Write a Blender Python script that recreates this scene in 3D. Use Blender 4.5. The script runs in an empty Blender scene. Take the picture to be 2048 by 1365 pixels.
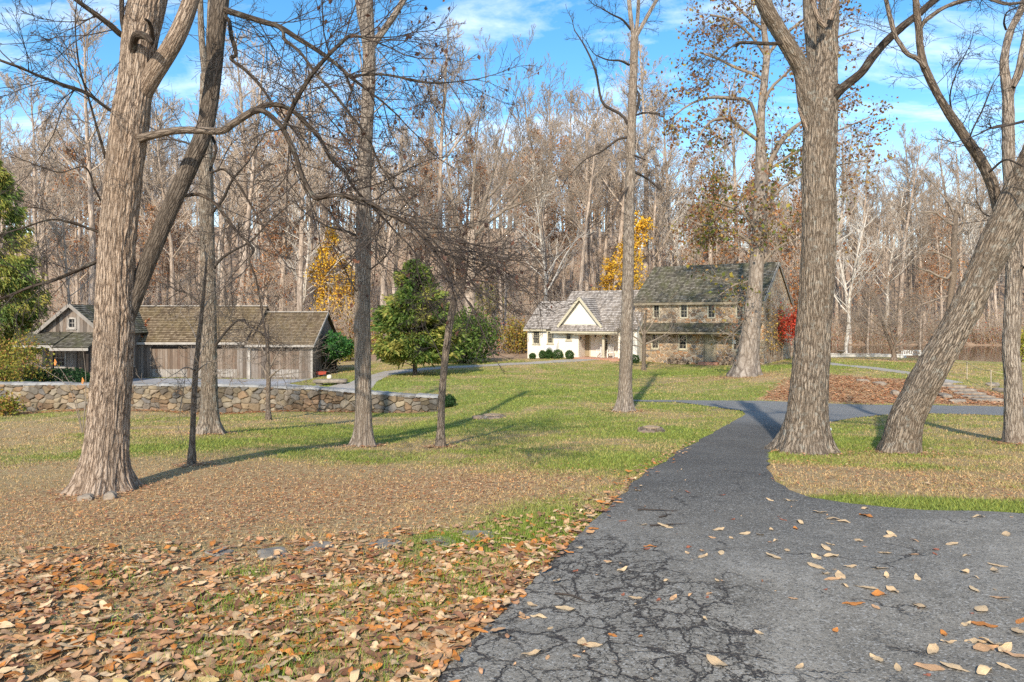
import bpy, math, random
import numpy as np
from mathutils import Vector, geometry

SC = bpy.context.scene
COL = SC.collection
R = math.radians
rnd = random.Random(7)
nrg = np.random.default_rng(11)

# ---------------------------------------------------------------- camera model
F = 1450.0            # focal length in pixels of the 2048 wide photograph
K = F / 1180.0        # depths below are noted in units of a 1180 px focal length
EYE = 1.9
HY = 640.0

def W(px, py, d):
    """world point seen at (px, py) at noted depth d"""
    return Vector(((px - 1024.0) * d / 1180.0, d * K, EYE - (py - HY) * d / 1180.0))

# ---------------------------------------------------------------- noise
def _hash(ix, iy, iz):
    h = (ix.astype(np.uint32) * np.uint32(374761393) + iy.astype(np.uint32) * np.uint32(668265263)
         + iz.astype(np.uint32) * np.uint32(2147483647 - 61))
    h = (h ^ (h >> np.uint32(13))) * np.uint32(1274126177)
    h = h ^ (h >> np.uint32(16))
    return (h & np.uint32(0xFFFFFF)).astype(np.float64) / 16777215.0

def vnoise(x, y, z=None):
    x = np.asarray(x, float); y = np.asarray(y, float)
    z = np.zeros_like(x) if z is None else np.asarray(z, float)
    xi, yi, zi = np.floor(x), np.floor(y), np.floor(z)
    fx, fy, fz = x - xi, y - yi, z - zi
    fx, fy, fz = [t * t * (3 - 2 * t) for t in (fx, fy, fz)]
    xi, yi, zi = [t.astype(np.int64) for t in (xi, yi, zi)]
    o = 0
    for a in (0, 1):
        for b in (0, 1):
            for c in (0, 1):
                w = (fx if a else 1 - fx) * (fy if b else 1 - fy) * (fz if c else 1 - fz)
                o = o + w * _hash(xi + a, yi + b, zi + c)
    return o * 2 - 1

def fbm(x, y, z=None, octv=3):
    s, a, t = 0, 1.0, 0
    for i in range(octv):
        f = 2.03 ** i
        s = s + a * vnoise(np.asarray(x) * f + 17.3 * i, np.asarray(y) * f + 5.1 * i, None if z is None else np.asarray(z) * f)
        t += a; a *= .5
    return s / t

def sstep(a, b, x):
    t = np.clip((np.asarray(x, float) - a) / (b - a), 0, 1)
    return t * t * (3 - 2 * t)

# ---------------------------------------------------------------- terrain
CP = [  # (px, py, d) ground points measured off the photograph
 (210,985,8.5),(700,960,9.),(384,932,10.2),(728,893,13.5),(882,895,13),(420,868,15.5),(0,900,13),(60,960,9.5),
 (1250,990,6.8),(1540,945,7.9),(1610,905,11.5),(1800,905,11.5),(2030,888,13),(1360,900,11.2),
 (1490,832,20),(1700,846,19),(1900,832,19.5),(1251,822,21),(1450,804,25),(1800,812,24.5),(2040,816,24),(1000,800,25),
 (20,823,26),(440,826,25.5),(700,825,25.2),(875,822,25),(537,840,22),(100,850,21),(1100,850,17.5),
 (250,762,38),(440,757,40),(625,757,40),(660,768,34.5),(680,776,33),(830,750,37),(780,768,32),
 (735,742,42),(900,770,32),(1000,730,44),(1180,719,47),(1060,717,50),(1287,741,42),(1300,722,48),(1300,770,33),
 (1492,752,34),(1540,729,43.5),(1620,735,38),(1660,755,31),(1660,806,25.4),(1850,766,30),(2000,778,30),(2040,800,26.5),
 (1660,727,40),(1787,722,48),(1880,760,32),(1760,714,56),(1900,720,56),(2040,735,47)]
_P = [W(*c) for c in CP]
CX = [(p.x, p.y, p.z) for p in _P]
CX += [(x, y, 0.0) for x in (-6, -2.5, 0, 2.5, 6) for y in (-5, 0, 3.8)] + [(1.5, 6, 0), (-4, 6.4, -.05), (5.5, 7.0, 0.0)]
for x in (-21, -17, -13):
    CX.append((x, 35.5, -1.95)); CX.append((x, 42, -1.97))
CX += [(-30, 45, -1.9), (-34, 52, -1.8), (-34, 34, -2.0), (-26, 24, -1.7), (-22, 62, -1.9), (-10, 62, -1.6), (3, 66, -1.2), (14, 70, -1.1), (24, 66, -1.4),
       (-40, 90, -1.5), (0, 90, -1.2), (30, 74, -1.9), (44, 72, -2.1), (60, 72, -2.1), (60, 100, -2.1), (-60, 220, -1), (0, 220, -1), (60, 220, -1), (0, 500, -1), (90, 120, -1.5)]
CX = np.array(CX)

def _uv(x, y):
    y = np.maximum(y, -6.0)
    return np.clip(2.6 * x / (y + 9.0), -3.2, 3.2), np.log(y + 9.0) * 1.5

def _ker(r2):
    return np.where(r2 < 1e-12, 0, r2 * np.log(r2 + 1e-12))

_cu, _cv = _uv(CX[:, 0], CX[:, 1])
_n = len(CX)
_A = np.zeros((_n + 3, _n + 3))
_A[:_n, :_n] = _ker((_cu[:, None] - _cu[None]) ** 2 + (_cv[:, None] - _cv[None]) ** 2) + np.eye(_n) * 2e-3
_A[:_n, _n] = 1; _A[:_n, _n + 1] = _cu; _A[:_n, _n + 2] = _cv
_A[_n:, :_n] = _A[:_n, _n:].T
_w = np.linalg.solve(_A, np.concatenate([CX[:, 2], [0, 0, 0]]))

POND_Z = -2.12
def pond_mask(x, y):
    """>0 inside the pond"""
    e = 1 - ((x - 62) / 30.0) ** 2 - ((y - 92) / 23.0) ** 2
    e2 = 1 - ((x - 36) / 16.0) ** 2 - ((y - 90) / 8.5) ** 2
    return np.maximum(e, e2)

def terrain(x, y):
    x = np.atleast_1d(np.asarray(x, float)); y = np.atleast_1d(np.asarray(y, float))
    u, v = _uv(x, y)
    z = np.empty_like(u)
    fl = z.reshape(-1); uf = u.reshape(-1); vf = v.reshape(-1)
    for i in range(0, len(fl), 20000):
        s = slice(i, i + 20000)
        k = _ker((uf[s, None] - _cu) ** 2 + (vf[s, None] - _cv) ** 2)
        fl[s] = k @ _w[:_n] + _w[_n] + _w[_n + 1] * uf[s] + _w[_n + 2] * vf[s]
    z = fl.reshape(u.shape)
    y0 = 66 + 46 * sstep(18, 40, x)
    z = z + 26 * sstep(0, 1, (y - y0) / 130.0) + 1.5 * vnoise(x / 25, y / 25) * sstep(0, 25, y - y0)
    z = z + .02 * vnoise(x / 1.7, y / 1.7) + .010 * vnoise(x / .6 + 9, y / .6)
    pm = pond_mask(x, y)
    z = np.where(pm > -.3, z * (1 - sstep(-.3, .02, pm)) + (POND_Z - .15 - .5 * sstep(0, .5, pm)) * sstep(-.3, .02, pm), z)
    return z

def tz(x, y):
    return float(terrain([x], [y])[0])

_ds = np.concatenate([np.linspace(1.5, 60, 1500), np.linspace(60.2, 200, 500)])
def G(px, py):
    """the ground point seen at a pixel of the photograph"""
    X = (px - 1024) / F * _ds
    zr = EYE - (py - HY) / F * _ds
    dz = zr - terrain(X, _ds)
    i = int(np.argmax(dz < 0)) if (dz < 0).any() else len(_ds) - 1
    if i > 0:
        t = dz[i - 1] / (dz[i - 1] - dz[i] + 1e-9)
        y = _ds[i - 1] + t * (_ds[i] - _ds[i - 1])
    else:
        y = _ds[0]
    x = (px - 1024) / F * y
    return Vector((x, y, tz(x, y)))

def at(px, d):
    """ground point in the direction of column px at noted depth d"""
    x, y = (px - 1024.0) * d / 1180.0, d * K
    return Vector((x, y, tz(x, y)))

# ---------------------------------------------------------------- objects
def link(o, parent=None):
    COL.objects.link(o)
    if parent is not None:
        o.parent = parent
    return o

def tag(o, label=None, cat=None, group=None, kind=None):
    if label: o['label'] = label
    if cat: o['category'] = cat
    if group: o['group'] = group
    if kind: o['kind'] = kind
    return o

def empty(name, loc, rz=0, label=None, cat=None, group=None):
    o = bpy.data.objects.new(name, None)
    o.empty_display_size = .2
    o.location = loc
    o.rotation_euler = (0, 0, rz)
    link(o)
    return tag(o, label, cat, group)

def np_mesh(name, V, faces, mat, parent=None, smooth=False, vec=None, col=None, midx=None):
    """faces: list of (M,k) int arrays. vec: {name: (N,3)}; col: {name: (N,3)} point attributes"""
    V = np.asarray(V, np.float32)
    faces = [np.asarray(f, np.int32) for f in faces if len(f)]
    me = bpy.data.meshes.new(name)
    me.vertices.add(len(V)); me.vertices.foreach_set('co', V.ravel())
    li = np.concatenate([f.ravel() for f in faces])
    tot = np.concatenate([np.full(len(f), f.shape[1], np.int32) for f in faces])
    st = np.concatenate([[0], np.cumsum(tot)[:-1]]).astype(np.int32)
    me.loops.add(len(li)); me.loops.foreach_set('vertex_index', li)
    me.polygons.add(len(tot)); me.polygons.foreach_set('loop_start', st)
    try:
        me.polygons.foreach_set('loop_total', tot)
    except Exception:
        pass
    if midx is not None:
        me.polygons.foreach_set('material_index', np.asarray(midx, np.int32))
    me.polygons.foreach_set('use_smooth', np.full(len(tot), bool(smooth)))
    for k, a in (vec or {}).items():
        at_ = me.attributes.new(k, 'FLOAT_VECTOR', 'POINT'); at_.data.foreach_set('vector', np.asarray(a, np.float32).ravel())
    for k, a in (col or {}).items():
        a = np.asarray(a, np.float32)
        if a.shape[1] == 3:
            a = np.concatenate([a, np.ones((len(a), 1), np.float32)], 1)
        at_ = me.attributes.new(k, 'FLOAT_COLOR', 'POINT'); at_.data.foreach_set('color', a.ravel())
    me.update(calc_edges=True)
    me.validate()
    for m in (mat if isinstance(mat, (list, tuple)) else [mat]):
        me.materials.append(m)
    return link(bpy.data.objects.new(name, me), parent)

class MB:
    """collects boxes and polygons into ONE mesh"""
    def __init__(s):
        s.v = []; s.f = []; s.sh = []
    def poly(s, pts, sh=None):
        i = len(s.v); s.v += [tuple(p) for p in pts]; s.f.append(list(range(i, i + len(pts))))
        s.sh += [tuple(q) for q in sh] if sh else [(0, 0, 0)] * len(pts)
    def box(s, x0, x1, y0, y1, z0, z1):
        p = [(x0, y0, z0), (x1, y0, z0), (x1, y1, z0), (x0, y1, z0), (x0, y0, z1), (x1, y0, z1), (x1, y1, z1), (x0, y1, z1)]
        for q in ((0, 3, 2, 1), (4, 5, 6, 7), (0, 1, 5, 4), (1, 2, 6, 5), (2, 3, 7, 6), (3, 0, 4, 7)):
            s.poly([p[k] for k in q])
    def bar(s, a, b, w, h=None):
        """box section bar between two points"""
        a, b = Vector(a), Vector(b); h = h or w
        t = (b - a).normalized()
        u = t.cross(Vector((0, 0, 1)))
        u = Vector((1, 0, 0)) if u.length < 1e-4 else u.normalized()
        n = u.cross(t)
        c = [(-1, -1), (1, -1), (1, 1), (-1, 1)]
        A = [a + u * (w / 2 * i) + n * (h / 2 * j) for i, j in c]; B = [b + u * (w / 2 * i) + n * (h / 2 * j) for i, j in c]
        for k in range(4):
            s.poly([A[k], A[(k + 1) % 4], B[(k + 1) % 4], B[k]])
        s.poly(A[::-1]); s.poly(B)
    def prism(s, pts2, y0, y1, axis='y'):
        """extrude an (x,z) outline along y (or a (y,z) outline along x)"""
        f = (lambda p, t: (p[0], t, p[1])) if axis == 'y' else (lambda p, t: (t, p[0], p[1]))
        a = [f(p, y0) for p in pts2]; b = [f(p, y1) for p in pts2]
        s.poly(a); s.poly(b[::-1])
        for i in range(len(a)):
            j = (i + 1) % len(a)
            s.poly([a[j], a[i], b[i], b[j]])
    def cyl(s, c, r, h, n=14, r2=None):
        r2 = r if r2 is None else r2
        A = [(c[0] + r * math.cos(2 * math.pi * k / n), c[1] + r * math.sin(2 * math.pi * k / n), c[2]) for k in range(n)]
        B = [(c[0] + r2 * math.cos(2 * math.pi * k / n), c[1] + r2 * math.sin(2 * math.pi * k / n), c[2] + h) for k in range(n)]
        for k in range(n):
            s.poly([A[k], A[(k + 1) % n], B[(k + 1) % n], B[k]])
        s.poly(A[::-1]); s.poly(B)
    def build(s, name, mat, parent=None, smooth=False):
        me = bpy.data.meshes.new(name)
        me.from_pydata(s.v, [], s.f); 
        if any(q != (0, 0, 0) for q in s.sh):
            a = me.attributes.new('sh', 'FLOAT_VECTOR', 'POINT')
            a.data.foreach_set('vector', np.array(s.sh, np.float32).ravel())
        me.materials.append(mat)
        if smooth:
            me.polygons.foreach_set('use_smooth', np.full(len(me.polygons), True))
        me.update()
        return link(bpy.data.objects.new(name, me), parent)

# ---------------------------------------------------------------- materials
class NT:
    def __init__(s, name):
        s.m = bpy.data.materials.new(name); s.m.use_nodes = True
        s.t = s.m.node_tree; s.t.nodes.clear()
        s.out = s.t.nodes.new('ShaderNodeOutputMaterial')
        s.bs = s.n('ShaderNodeBsdfPrincipled')
        s.t.links.new(s.bs.outputs[0], s.out.inputs[0])
    def set(s, inp, v):
        if isinstance(v, bpy.types.NodeSocket):
            s.t.links.new(v, inp)
        elif v is not None:
            if inp.type == 'RGBA' and len(v) == 3:
                v = (*v, 1)
            inp.default_value = v
    def n(s, typ, ins=None, **props):
        nd = s.t.nodes.new(typ)
        for k, v in props.items():
            setattr(nd, k, v)
        for k, v in (ins or {}).items():
            s.set(nd.inputs[k], v)
        return nd
    def obj(s):
        return s.n('ShaderNodeTexCoord').outputs['Object']
    def attr(s, name, out='Vector'):
        return s.n('ShaderNodeAttribute', attribute_name=name).outputs[out]
    def map(s, v, scale=(1, 1, 1), loc=(0, 0, 0), rot=(0, 0, 0)):
        return s.n('ShaderNodeMapping', {'Vector': v, 'Scale': scale, 'Location': loc, 'Rotation': rot}).outputs[0]
    def noise(s, v, scale, detail=4, rough=.55, dist=0., out='Fac'):
        return s.n('ShaderNodeTexNoise', {'Vector': v, 'Scale': scale, 'Detail': detail, 'Roughness': rough, 'Distortion': dist}).outputs[out]
    def vor(s, v, scale, feature='F1', out='Distance', rand=1.):
        return s.n('ShaderNodeTexVoronoi', {'Vector': v, 'Scale': scale, 'Randomness': rand}, feature=feature).outputs[out]
    def ramp(s, f, stops, interp='LINEAR'):
        nd = s.n('ShaderNodeValToRGB', {'Fac': f}); cr = nd.color_ramp; cr.interpolation = interp
        while len(cr.elements) < len(stops):
            cr.elements.new(1)
        for e, (p, c) in zip(cr.elements, stops):
            e.position = p
            c = (c, c, c) if not isinstance(c, (tuple, list)) else c
            e.color = (*c[:3], 1)
        return nd.outputs[0]
    def mix(s, f, a, b, bt='MIX'):
        nd = s.n('ShaderNodeMix', data_type='RGBA', blend_type=bt)
        s.set(nd.inputs[0], f); s.set(nd.inputs[6], a); s.set(nd.inputs[7], b)
        return nd.outputs[2]
    def math(s, op, a, b=0., clamp=False):
        nd = s.n('ShaderNodeMath', operation=op, use_clamp=clamp); s.set(nd.inputs[0], a); s.set(nd.inputs[1], b)
        return nd.outputs[0]
    def mr(s, v, a, b, c=0., d=1.):
        return s.n('ShaderNodeMapRange', {'Value': v, 'From Min': a, 'From Max': b, 'To Min': c, 'To Max': d}).outputs[0]
    def sep(s, v):
        return s.n('ShaderNodeSeparateXYZ', {0: v}).outputs
    def comb(s, x, y, z):
        return s.n('ShaderNodeCombineXYZ', {0: x, 1: y, 2: z}).outputs[0]
    def wn(s, v, dim='3D', out='Value'):
        nd = s.n('ShaderNodeTexWhiteNoise', noise_dimensions=dim)
        s.set(nd.inputs['W' if dim == '1D' else 'Vector'], v)
        return nd.outputs[out]
    def bump(s, h, st=.5, dist=.02):
        s.set(s.bs.inputs['Normal'], s.n('ShaderNodeBump', {'Strength': st, 'Distance': dist, 'Height': h}).outputs[0])
    def done(s, color, rough=.8, spec=.3, **kw):
        s.set(s.bs.inputs['Base Color'], color); s.set(s.bs.inputs['Roughness'], rough)
        s.set(s.bs.inputs['Specular IOR Level'], spec)
        for k, v in kw.items():
            s.set(s.bs.inputs[k], v)
        return s.m

M = {}
def mat_bark(key, light, mid, dark, fr=26., zs=.16, lichen=None, var=.35, bump=.9):
    t = NT('bark_' + key); v = t.attr('bark')
    wc = t.n('ShaderNodeTexNoise', {'Vector': t.map(v, (1, 1, .6)), 'Scale': fr * .35, 'Detail': 3.}).outputs['Color']
    v2 = t.n('ShaderNodeVectorMath', {0: v, 1: t.n('ShaderNodeVectorMath', {0: wc, 'Scale': 1.6 / fr}, operation='SCALE').outputs[0]}, operation='ADD').outputs[0]
    pe = t.vor(t.map(v2, (1, 1, zs * 1.0)), fr * .75, 'DISTANCE_TO_EDGE')
    n1 = t.noise(t.map(v2, (1, 1, zs * 1.0)), fr * .85, 5, .65, .5)
    r1 = t.math('ABSOLUTE', t.math('SUBTRACT', t.math('MULTIPLY', n1, 2.), 1.))
    ridge = t.math('ADD', t.math('MULTIPLY', t.mr(pe, .02, .22), .6), t.math('MULTIPLY', t.mr(r1, .02, .34), .4))
    n2 = t.noise(t.map(v, (1, 1, .4)), 3.2, 5, .6); n3 = t.noise(t.map(v, (1, 1, .6)), 75, 4, .7); n4 = t.noise(t.map(v, (1, 1, .25)), 1.1, 3)
    c = t.ramp(ridge, [(.12, dark), (.42, mid), (.85, light)])
    c = t.mix(t.mr(n2, .42, .64, 0, var * 1.6), c, tuple(x * .5 for x in mid))
    c = t.mix(t.mr(n3, .4, .7, 0, .32), c, light)
    c = t.mix(t.mr(n3, .5, .3, 0, .28), c, dark)
    c = t.mix(t.mr(n4, .45, .7, 0, .3), c, (mid[0] * 1.05, mid[1] * .9, mid[2] * .72))
    if lichen:
        c = t.mix(t.math('MULTIPLY', t.mr(t.noise(v, 9, 6, .7), .54, .7), .55), c, lichen)
    inf = t.n('ShaderNodeObjectInfo').outputs['Random']
    c = t.mix(t.mr(inf, 0, 1, 0, .3), c, t.mix(.5, c, (0, 0, 0)))
    t.bump(t.math('ADD', ridge, t.math('MULTIPLY', n3, .5)), bump, .025)
    M[key] = t.done(c, .92, .12)
def mat_plain(key, colr, rough=.8, var=.25, scale=6., spec=.3, bump=0, rndv=0):
    t = NT(key); o = t.obj()
    n = t.noise(o, scale, 5)
    c = t.mix(t.mr(n, .3, .7), tuple(x * (1 - var) for x in colr), tuple(min(1, x * (1 + var)) for x in colr))
    if rndv:
        inf = t.n('ShaderNodeObjectInfo').outputs['Random']
        c = t.mix(t.mr(inf, 0, 1, 0, rndv), c, tuple(x * .4 for x in colr))
    if bump:
        t.bump(t.noise(o, scale * 6, 4), bump, .02)
    M[key] = t.done(c, rough, spec)
def mat_leaf(key, trans=.25, rough=.65):
    t = NT(key); c = t.attr('col', 'Color')
    t.done(c, rough, .25)
    tr = t.n('ShaderNodeBsdfTranslucent', {'Color': c})
    mx = t.n('ShaderNodeMixShader', {0: trans, 1: t.bs.outputs[0], 2: tr.outputs[0]})
    t.t.links.new(mx.outputs[0], t.out.inputs[0])
    M[key] = t.m

mat_bark('tan', (.60, .47, .36), (.37, .27, .195), (.085, .056, .04), 40, .12)
mat_bark('grey', (.46, .375, .29), (.235, .183, .138), (.045, .034, .026), 38, .12, lichen=(.44, .45, .40))
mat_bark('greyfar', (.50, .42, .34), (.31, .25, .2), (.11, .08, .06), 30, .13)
mat_bark('dark', (.15, .115, .088), (.08, .06, .046), (.028, .021, .017), 26, .2, lichen=(.22, .23, .19))
mat_bark('mid', (.36, .285, .22), (.22, .17, .13), (.07, .053, .041), 34, .16)
mat_bark('darkmid', (.26, .21, .165), (.14, .11, .085), (.04, .031, .025), 36, .14)
mat_bark('syc', (.42, .355, .30), (.29, .24, .195), (.13, .10, .08), 6, .3, lichen=(.50, .46, .40))
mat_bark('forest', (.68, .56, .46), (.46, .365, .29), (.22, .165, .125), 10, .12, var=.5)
mat_bark('white', (.72, .67, .60), (.58, .52, .45), (.30, .25, .2), 3, .4)
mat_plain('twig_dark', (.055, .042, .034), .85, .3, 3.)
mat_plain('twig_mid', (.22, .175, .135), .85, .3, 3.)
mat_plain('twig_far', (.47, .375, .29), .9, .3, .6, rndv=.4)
mat_plain('twig_pale', (.60, .55, .48), .85, .2, 1.)
mat_leaf('leafcol', .3)
mat_leaf('litter', .08, .6)
mat_leaf('blade', .3, .6)

def mat_ground():
    t = NT('lawn_ground'); o = t.obj()
    cv = t.sep(t.attr('cov'))
    st = t.map(o, (1, 2.2, 1))
    n0 = t.noise(st, .28, 5, .6); n1 = t.noise(st, 1.1, 6, .65); n2 = t.noise(o, 9, 5, .7); n3 = t.noise(o, 60, 3, .7)
    fine = t.math('ADD', t.math('MULTIPLY', n3, .5), t.math('MULTIPLY', n2, .5))
    green = t.ramp(fine, [(.32, (.11, .145, .028)), (.5, (.22, .265, .055)), (.66, (.36, .37, .11))])
    dry = t.ramp(fine, [(.32, (.22, .15, .065)), (.5, (.43, .31, .155)), (.66, (.60, .46, .26))])
    gm = t.math('ADD', cv[0], t.math('ADD', t.mr(n1, .3, .7, -.42, .42), t.math('ADD', t.mr(n2, .3, .7, -.3, .3), t.mr(n0, .3, .7, -.3, .3))))
    c = t.mix(t.mr(gm, .28, .72), dry, green)
    vc = t.n('ShaderNodeTexVoronoi', {'Vector': o, 'Scale': 30.}, feature='F1')
    vr = t.sep(vc.outputs['Color'])
    lit = t.ramp(vr[0], [(0, (.22, .10, .05)), (.2, (.46, .23, .11)), (.45, (.50, .32, .17)), (.7, (.56, .42, .24)), (.9, (.34, .17, .08))], 'CONSTANT')
    lm = t.math('ADD', cv[1], t.math('ADD', t.mr(n2, .3, .7, -.35, .35), t.math('ADD', t.mr(vr[1], 0, 1, -.5, .5), t.mr(n1, .3, .7, -.15, .15))))
    c = t.mix(t.mr(lm, .42, .55, 0, .85), c, lit)
    fl = t.ramp(t.noise(o, .5, 9, .75), [(.3, (.20, .135, .09)), (.5, (.36, .25, .17)), (.7, (.46, .345, .245))])
    c = t.mix(cv[2], c, fl)
    t.bump(t.math('ADD', n3, t.math('MULTIPLY', n2, .8)), .8, .04)
    M['ground'] = t.done(c, .95, .1)
mat_ground()

def mat_asphalt():
    t = NT('cracked_asphalt'); o = t.obj()
    s = t.sep(o)
    warp = t.n('ShaderNodeTexNoise', {'Vector': o, 'Scale': 3.5, 'Detail': 5., 'Roughness': .65}).outputs['Color']
    wv = t.n('ShaderNodeVectorMath', {0: o, 1: t.n('ShaderNodeVectorMath', {0: warp, 'Scale': .42}, operation='SCALE').outputs[0]}, operation='ADD').outputs[0]
    fine = t.noise(o, 95, 3, .8); midn = t.noise(o, 17, 6, .75); big = t.noise(o, .55, 5, .6); ag = t.n('ShaderNodeTexVoronoi', {'Vector': o, 'Scale': 85.}, feature='F1').outputs['Color']
    agr = t.sep(ag)[0]
    base = t.ramp(t.noise(o, .9, 7, .7, 1.), [(.3, (.205, .183, .152)), (.5, (.285, .255, .213)), (.68, (.38, .343, .29))])
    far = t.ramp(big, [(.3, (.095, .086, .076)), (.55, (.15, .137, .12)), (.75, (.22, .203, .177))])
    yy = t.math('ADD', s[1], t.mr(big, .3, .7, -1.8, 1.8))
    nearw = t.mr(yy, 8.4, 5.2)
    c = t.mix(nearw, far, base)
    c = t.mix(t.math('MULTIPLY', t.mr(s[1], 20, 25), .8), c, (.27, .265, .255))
    c = t.mix(t.mr(midn, .38, .68, 0, .5), c, t.mix(.6, c, (.03, .03, .03)))
    c = t.mix(t.mr(agr, .80, .97, 0, .6), c, (.44, .42, .39))
    c = t.mix(t.mr(agr, .3, .0, 0, .65), c, (.04, .04, .04))
    c = t.mix(t.mr(fine, .42, .25, 0, .6), c, (.035, .035, .035))
    # alligator cracks in the worn left part, some long cracks
    e1 = t.vor(wv, 7.5, 'DISTANCE_TO_EDGE'); e3 = t.vor(wv, 3.4, 'DISTANCE_TO_EDGE')
    zone = t.math('ADD', t.mr(t.noise(t.map(o, (1.2, .7, 1), (3.1, 1.7, 0)), .8, 4, .6), .3, .7, -.5, .5), t.math('ADD', t.mr(s[0], 2.6, -.6, -.42, .62), t.mr(s[1], 8.0, 4.2, -.4, .12)))
    w1 = t.mr(zone, -.1, .6, .012, .065)
    m1 = t.math('MULTIPLY', t.mr(t.math('SUBTRACT', w1, e1), .0, .05), t.mr(zone, -.12, .1))
    m3 = t.math('MULTIPLY', t.mr(e3, .05, .012), t.mr(zone, -.1, .15))
    e2 = t.vor(t.map(wv, (1, 1, 1), (5.3, 2.1, 0)), .95, 'DISTANCE_TO_EDGE')
    m2 = t.math('MULTIPLY', t.mr(e2, .016, .003), t.mr(t.noise(o, 1.3, 3), .5, .58))
    m2 = t.math('MULTIPLY', m2, t.mr(s[1], 12, 8, 0, .8))
    crack = t.math('MAXIMUM', t.math('MAXIMUM', m1, m3), m2, True)
    crack = t.math('MULTIPLY', crack, t.mr(t.noise(o, 24, 4, .75), .3, .46))
    c = t.mix(t.math('MULTIPLY', crack, .86), c, (.03, .024, .025))
    h = t.math('SUBTRACT', t.math('ADD', t.math('MULTIPLY', fine, .5), t.math('MULTIPLY', agr, .35)), crack)
    t.bump(t.math('ADD', h, t.math('MULTIPLY', midn, .3)), 1., .014)
    M['asphalt'] = t.done(c, .92, .18)
mat_asphalt()

def mat_gravel(key, a, b):
    t = NT(key); o = t.obj()
    vc = t.n('ShaderNodeTexVoronoi', {'Vector': o, 'Scale': 22.}, feature='F1')
    r = t.sep(vc.outputs['Color'])[0]
    c = t.mix(r, a, b)
    c = t.mix(t.mr(t.noise(o, .7, 5), .4, .7, 0, .5), c, (.30, .24, .15))
    t.bump(vc.outputs['Distance'], .6, .02)
    M[key] = t.done(c, .9, .2)
mat_gravel('gravel', (.22, .22, .235), (.46, .46, .48))
mat_gravel('path', (.30, .27, .24), (.46, .42, .38))

def mat_stone_house():
    t = NT('fieldstone_masonry'); o = t.obj()
    wob = t.n('ShaderNodeTexNoise', {'Vector': o, 'Scale': 2.5, 'Detail': 3.}).outputs['Color']
    v = t.n('ShaderNodeVectorMath', {0: t.map(o, (1, 1, 1.55)), 1: t.n('ShaderNodeVectorMath', {0: wob, 'Scale': .25}, operation='SCALE').outputs[0]}, operation='ADD').outputs[0]
    vc = t.n('ShaderNodeTexVoronoi', {'Vector': v, 'Scale': 2.5}, feature='F1')
    rr = t.sep(vc.outputs['Color'])
    e = t.vor(v, 2.5, 'DISTANCE_TO_EDGE')
    pal = t.ramp(rr[0], [(0, (.34, .19, .10)), (.16, (.42, .27, .15)), (.32, (.30, .22, .15)), (.46, (.19, .125, .085)), (.58, (.46, .34, .22)), (.7, (.14, .145, .155)), (.78, (.38, .20, .10)), (.9, (.50, .41, .30))], 'CONSTANT')
    pal = t.mix(t.mr(t.noise(o, 9, 4), .3, .7, 0, .45), pal, t.mix(.5, pal, (.08, .07, .06)))
    mort = t.mr(e, .095, .055)
    c = t.mix(mort, pal, (.52, .44, .34))
    c = t.mix(t.mr(t.noise(o, .5, 4), .45, .75, 0, .35), c, (.30, .18, .10)); c = t.mix(.12, c, (.46, .30, .17))
    t.bump(t.math('ADD', t.mr(e, 0, .14), t.math('MULTIPLY', t.noise(o, 14, 4), .4)), .9, .05)
    M['stone'] = t.done(c, .9, .2)
mat_stone_house()

def mat_shingle(key, cols, moss, mossamt, rowd=.5):
    t = NT(key); sh = t.sep(t.attr('sh'))
    row = t.math('FLOOR', t.math('ADD', sh[1], .001))
    off = t.math('MULTIPLY', t.wn(row, '1D'), 3.)
    u = t.math('DIVIDE', t.math('ADD', sh[0], off), .15)
    col_i = t.math('FLOOR', u)
    r = t.wn(t.comb(col_i, row, 0.))
    c = t.ramp(r, cols)
    fr = t.math('FRACT', u)
    gap = t.math('MAXIMUM', t.mr(fr, .07, .0), t.mr(fr, .93, 1.))
    c = t.mix(t.math('MULTIPLY', gap, .6), c, tuple(x * .25 for x in cols[0][1]))
    c = t.mix(t.mr(t.math('FRACT', sh[1]), .16, .06, 0, .7), c, tuple(x * .22 for x in cols[0][1]))
    o = t.obj()
    n = t.noise(t.map(t.attr('sh'), (1, .12, 1)), 1.1, 6, .65)
    c = t.mix(t.math('MULTIPLY', t.mr(n, .45, .62), mossamt), c, moss)
    n2 = t.noise(t.map(t.attr('sh'), (2.2, .05, 1)), 1.6, 5, .6)
    c = t.mix(t.mr(n2, .5, .7, 0, .55), c, tuple(x * .3 for x in cols[1][1]))
    t.bump(t.math('ADD', t.math('MULTIPLY', r, .5), t.math('SUBTRACT', 0., gap)), .6, .015)
    M[key] = t.done(c, .9, .15)
mat_shingle('shingle_barn', [(0, (.15, .105, .065)), (.5, (.255, .185, .115)), (1, (.36, .275, .18))], (.19, .145, .06), .35)
mat_shingle('shingle_white', [(0, (.22, .19, .165)), (.5, (.40, .35, .31)), (1, (.58, .52, .46))], (.30, .25, .2), .35)
mat_shingle('shingle_stone', [(0, (.085, .075, .058)), (.5, (.165, .145, .11)), (1, (.30, .27, .215))], (.115, .115, .05), .6)

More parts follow.
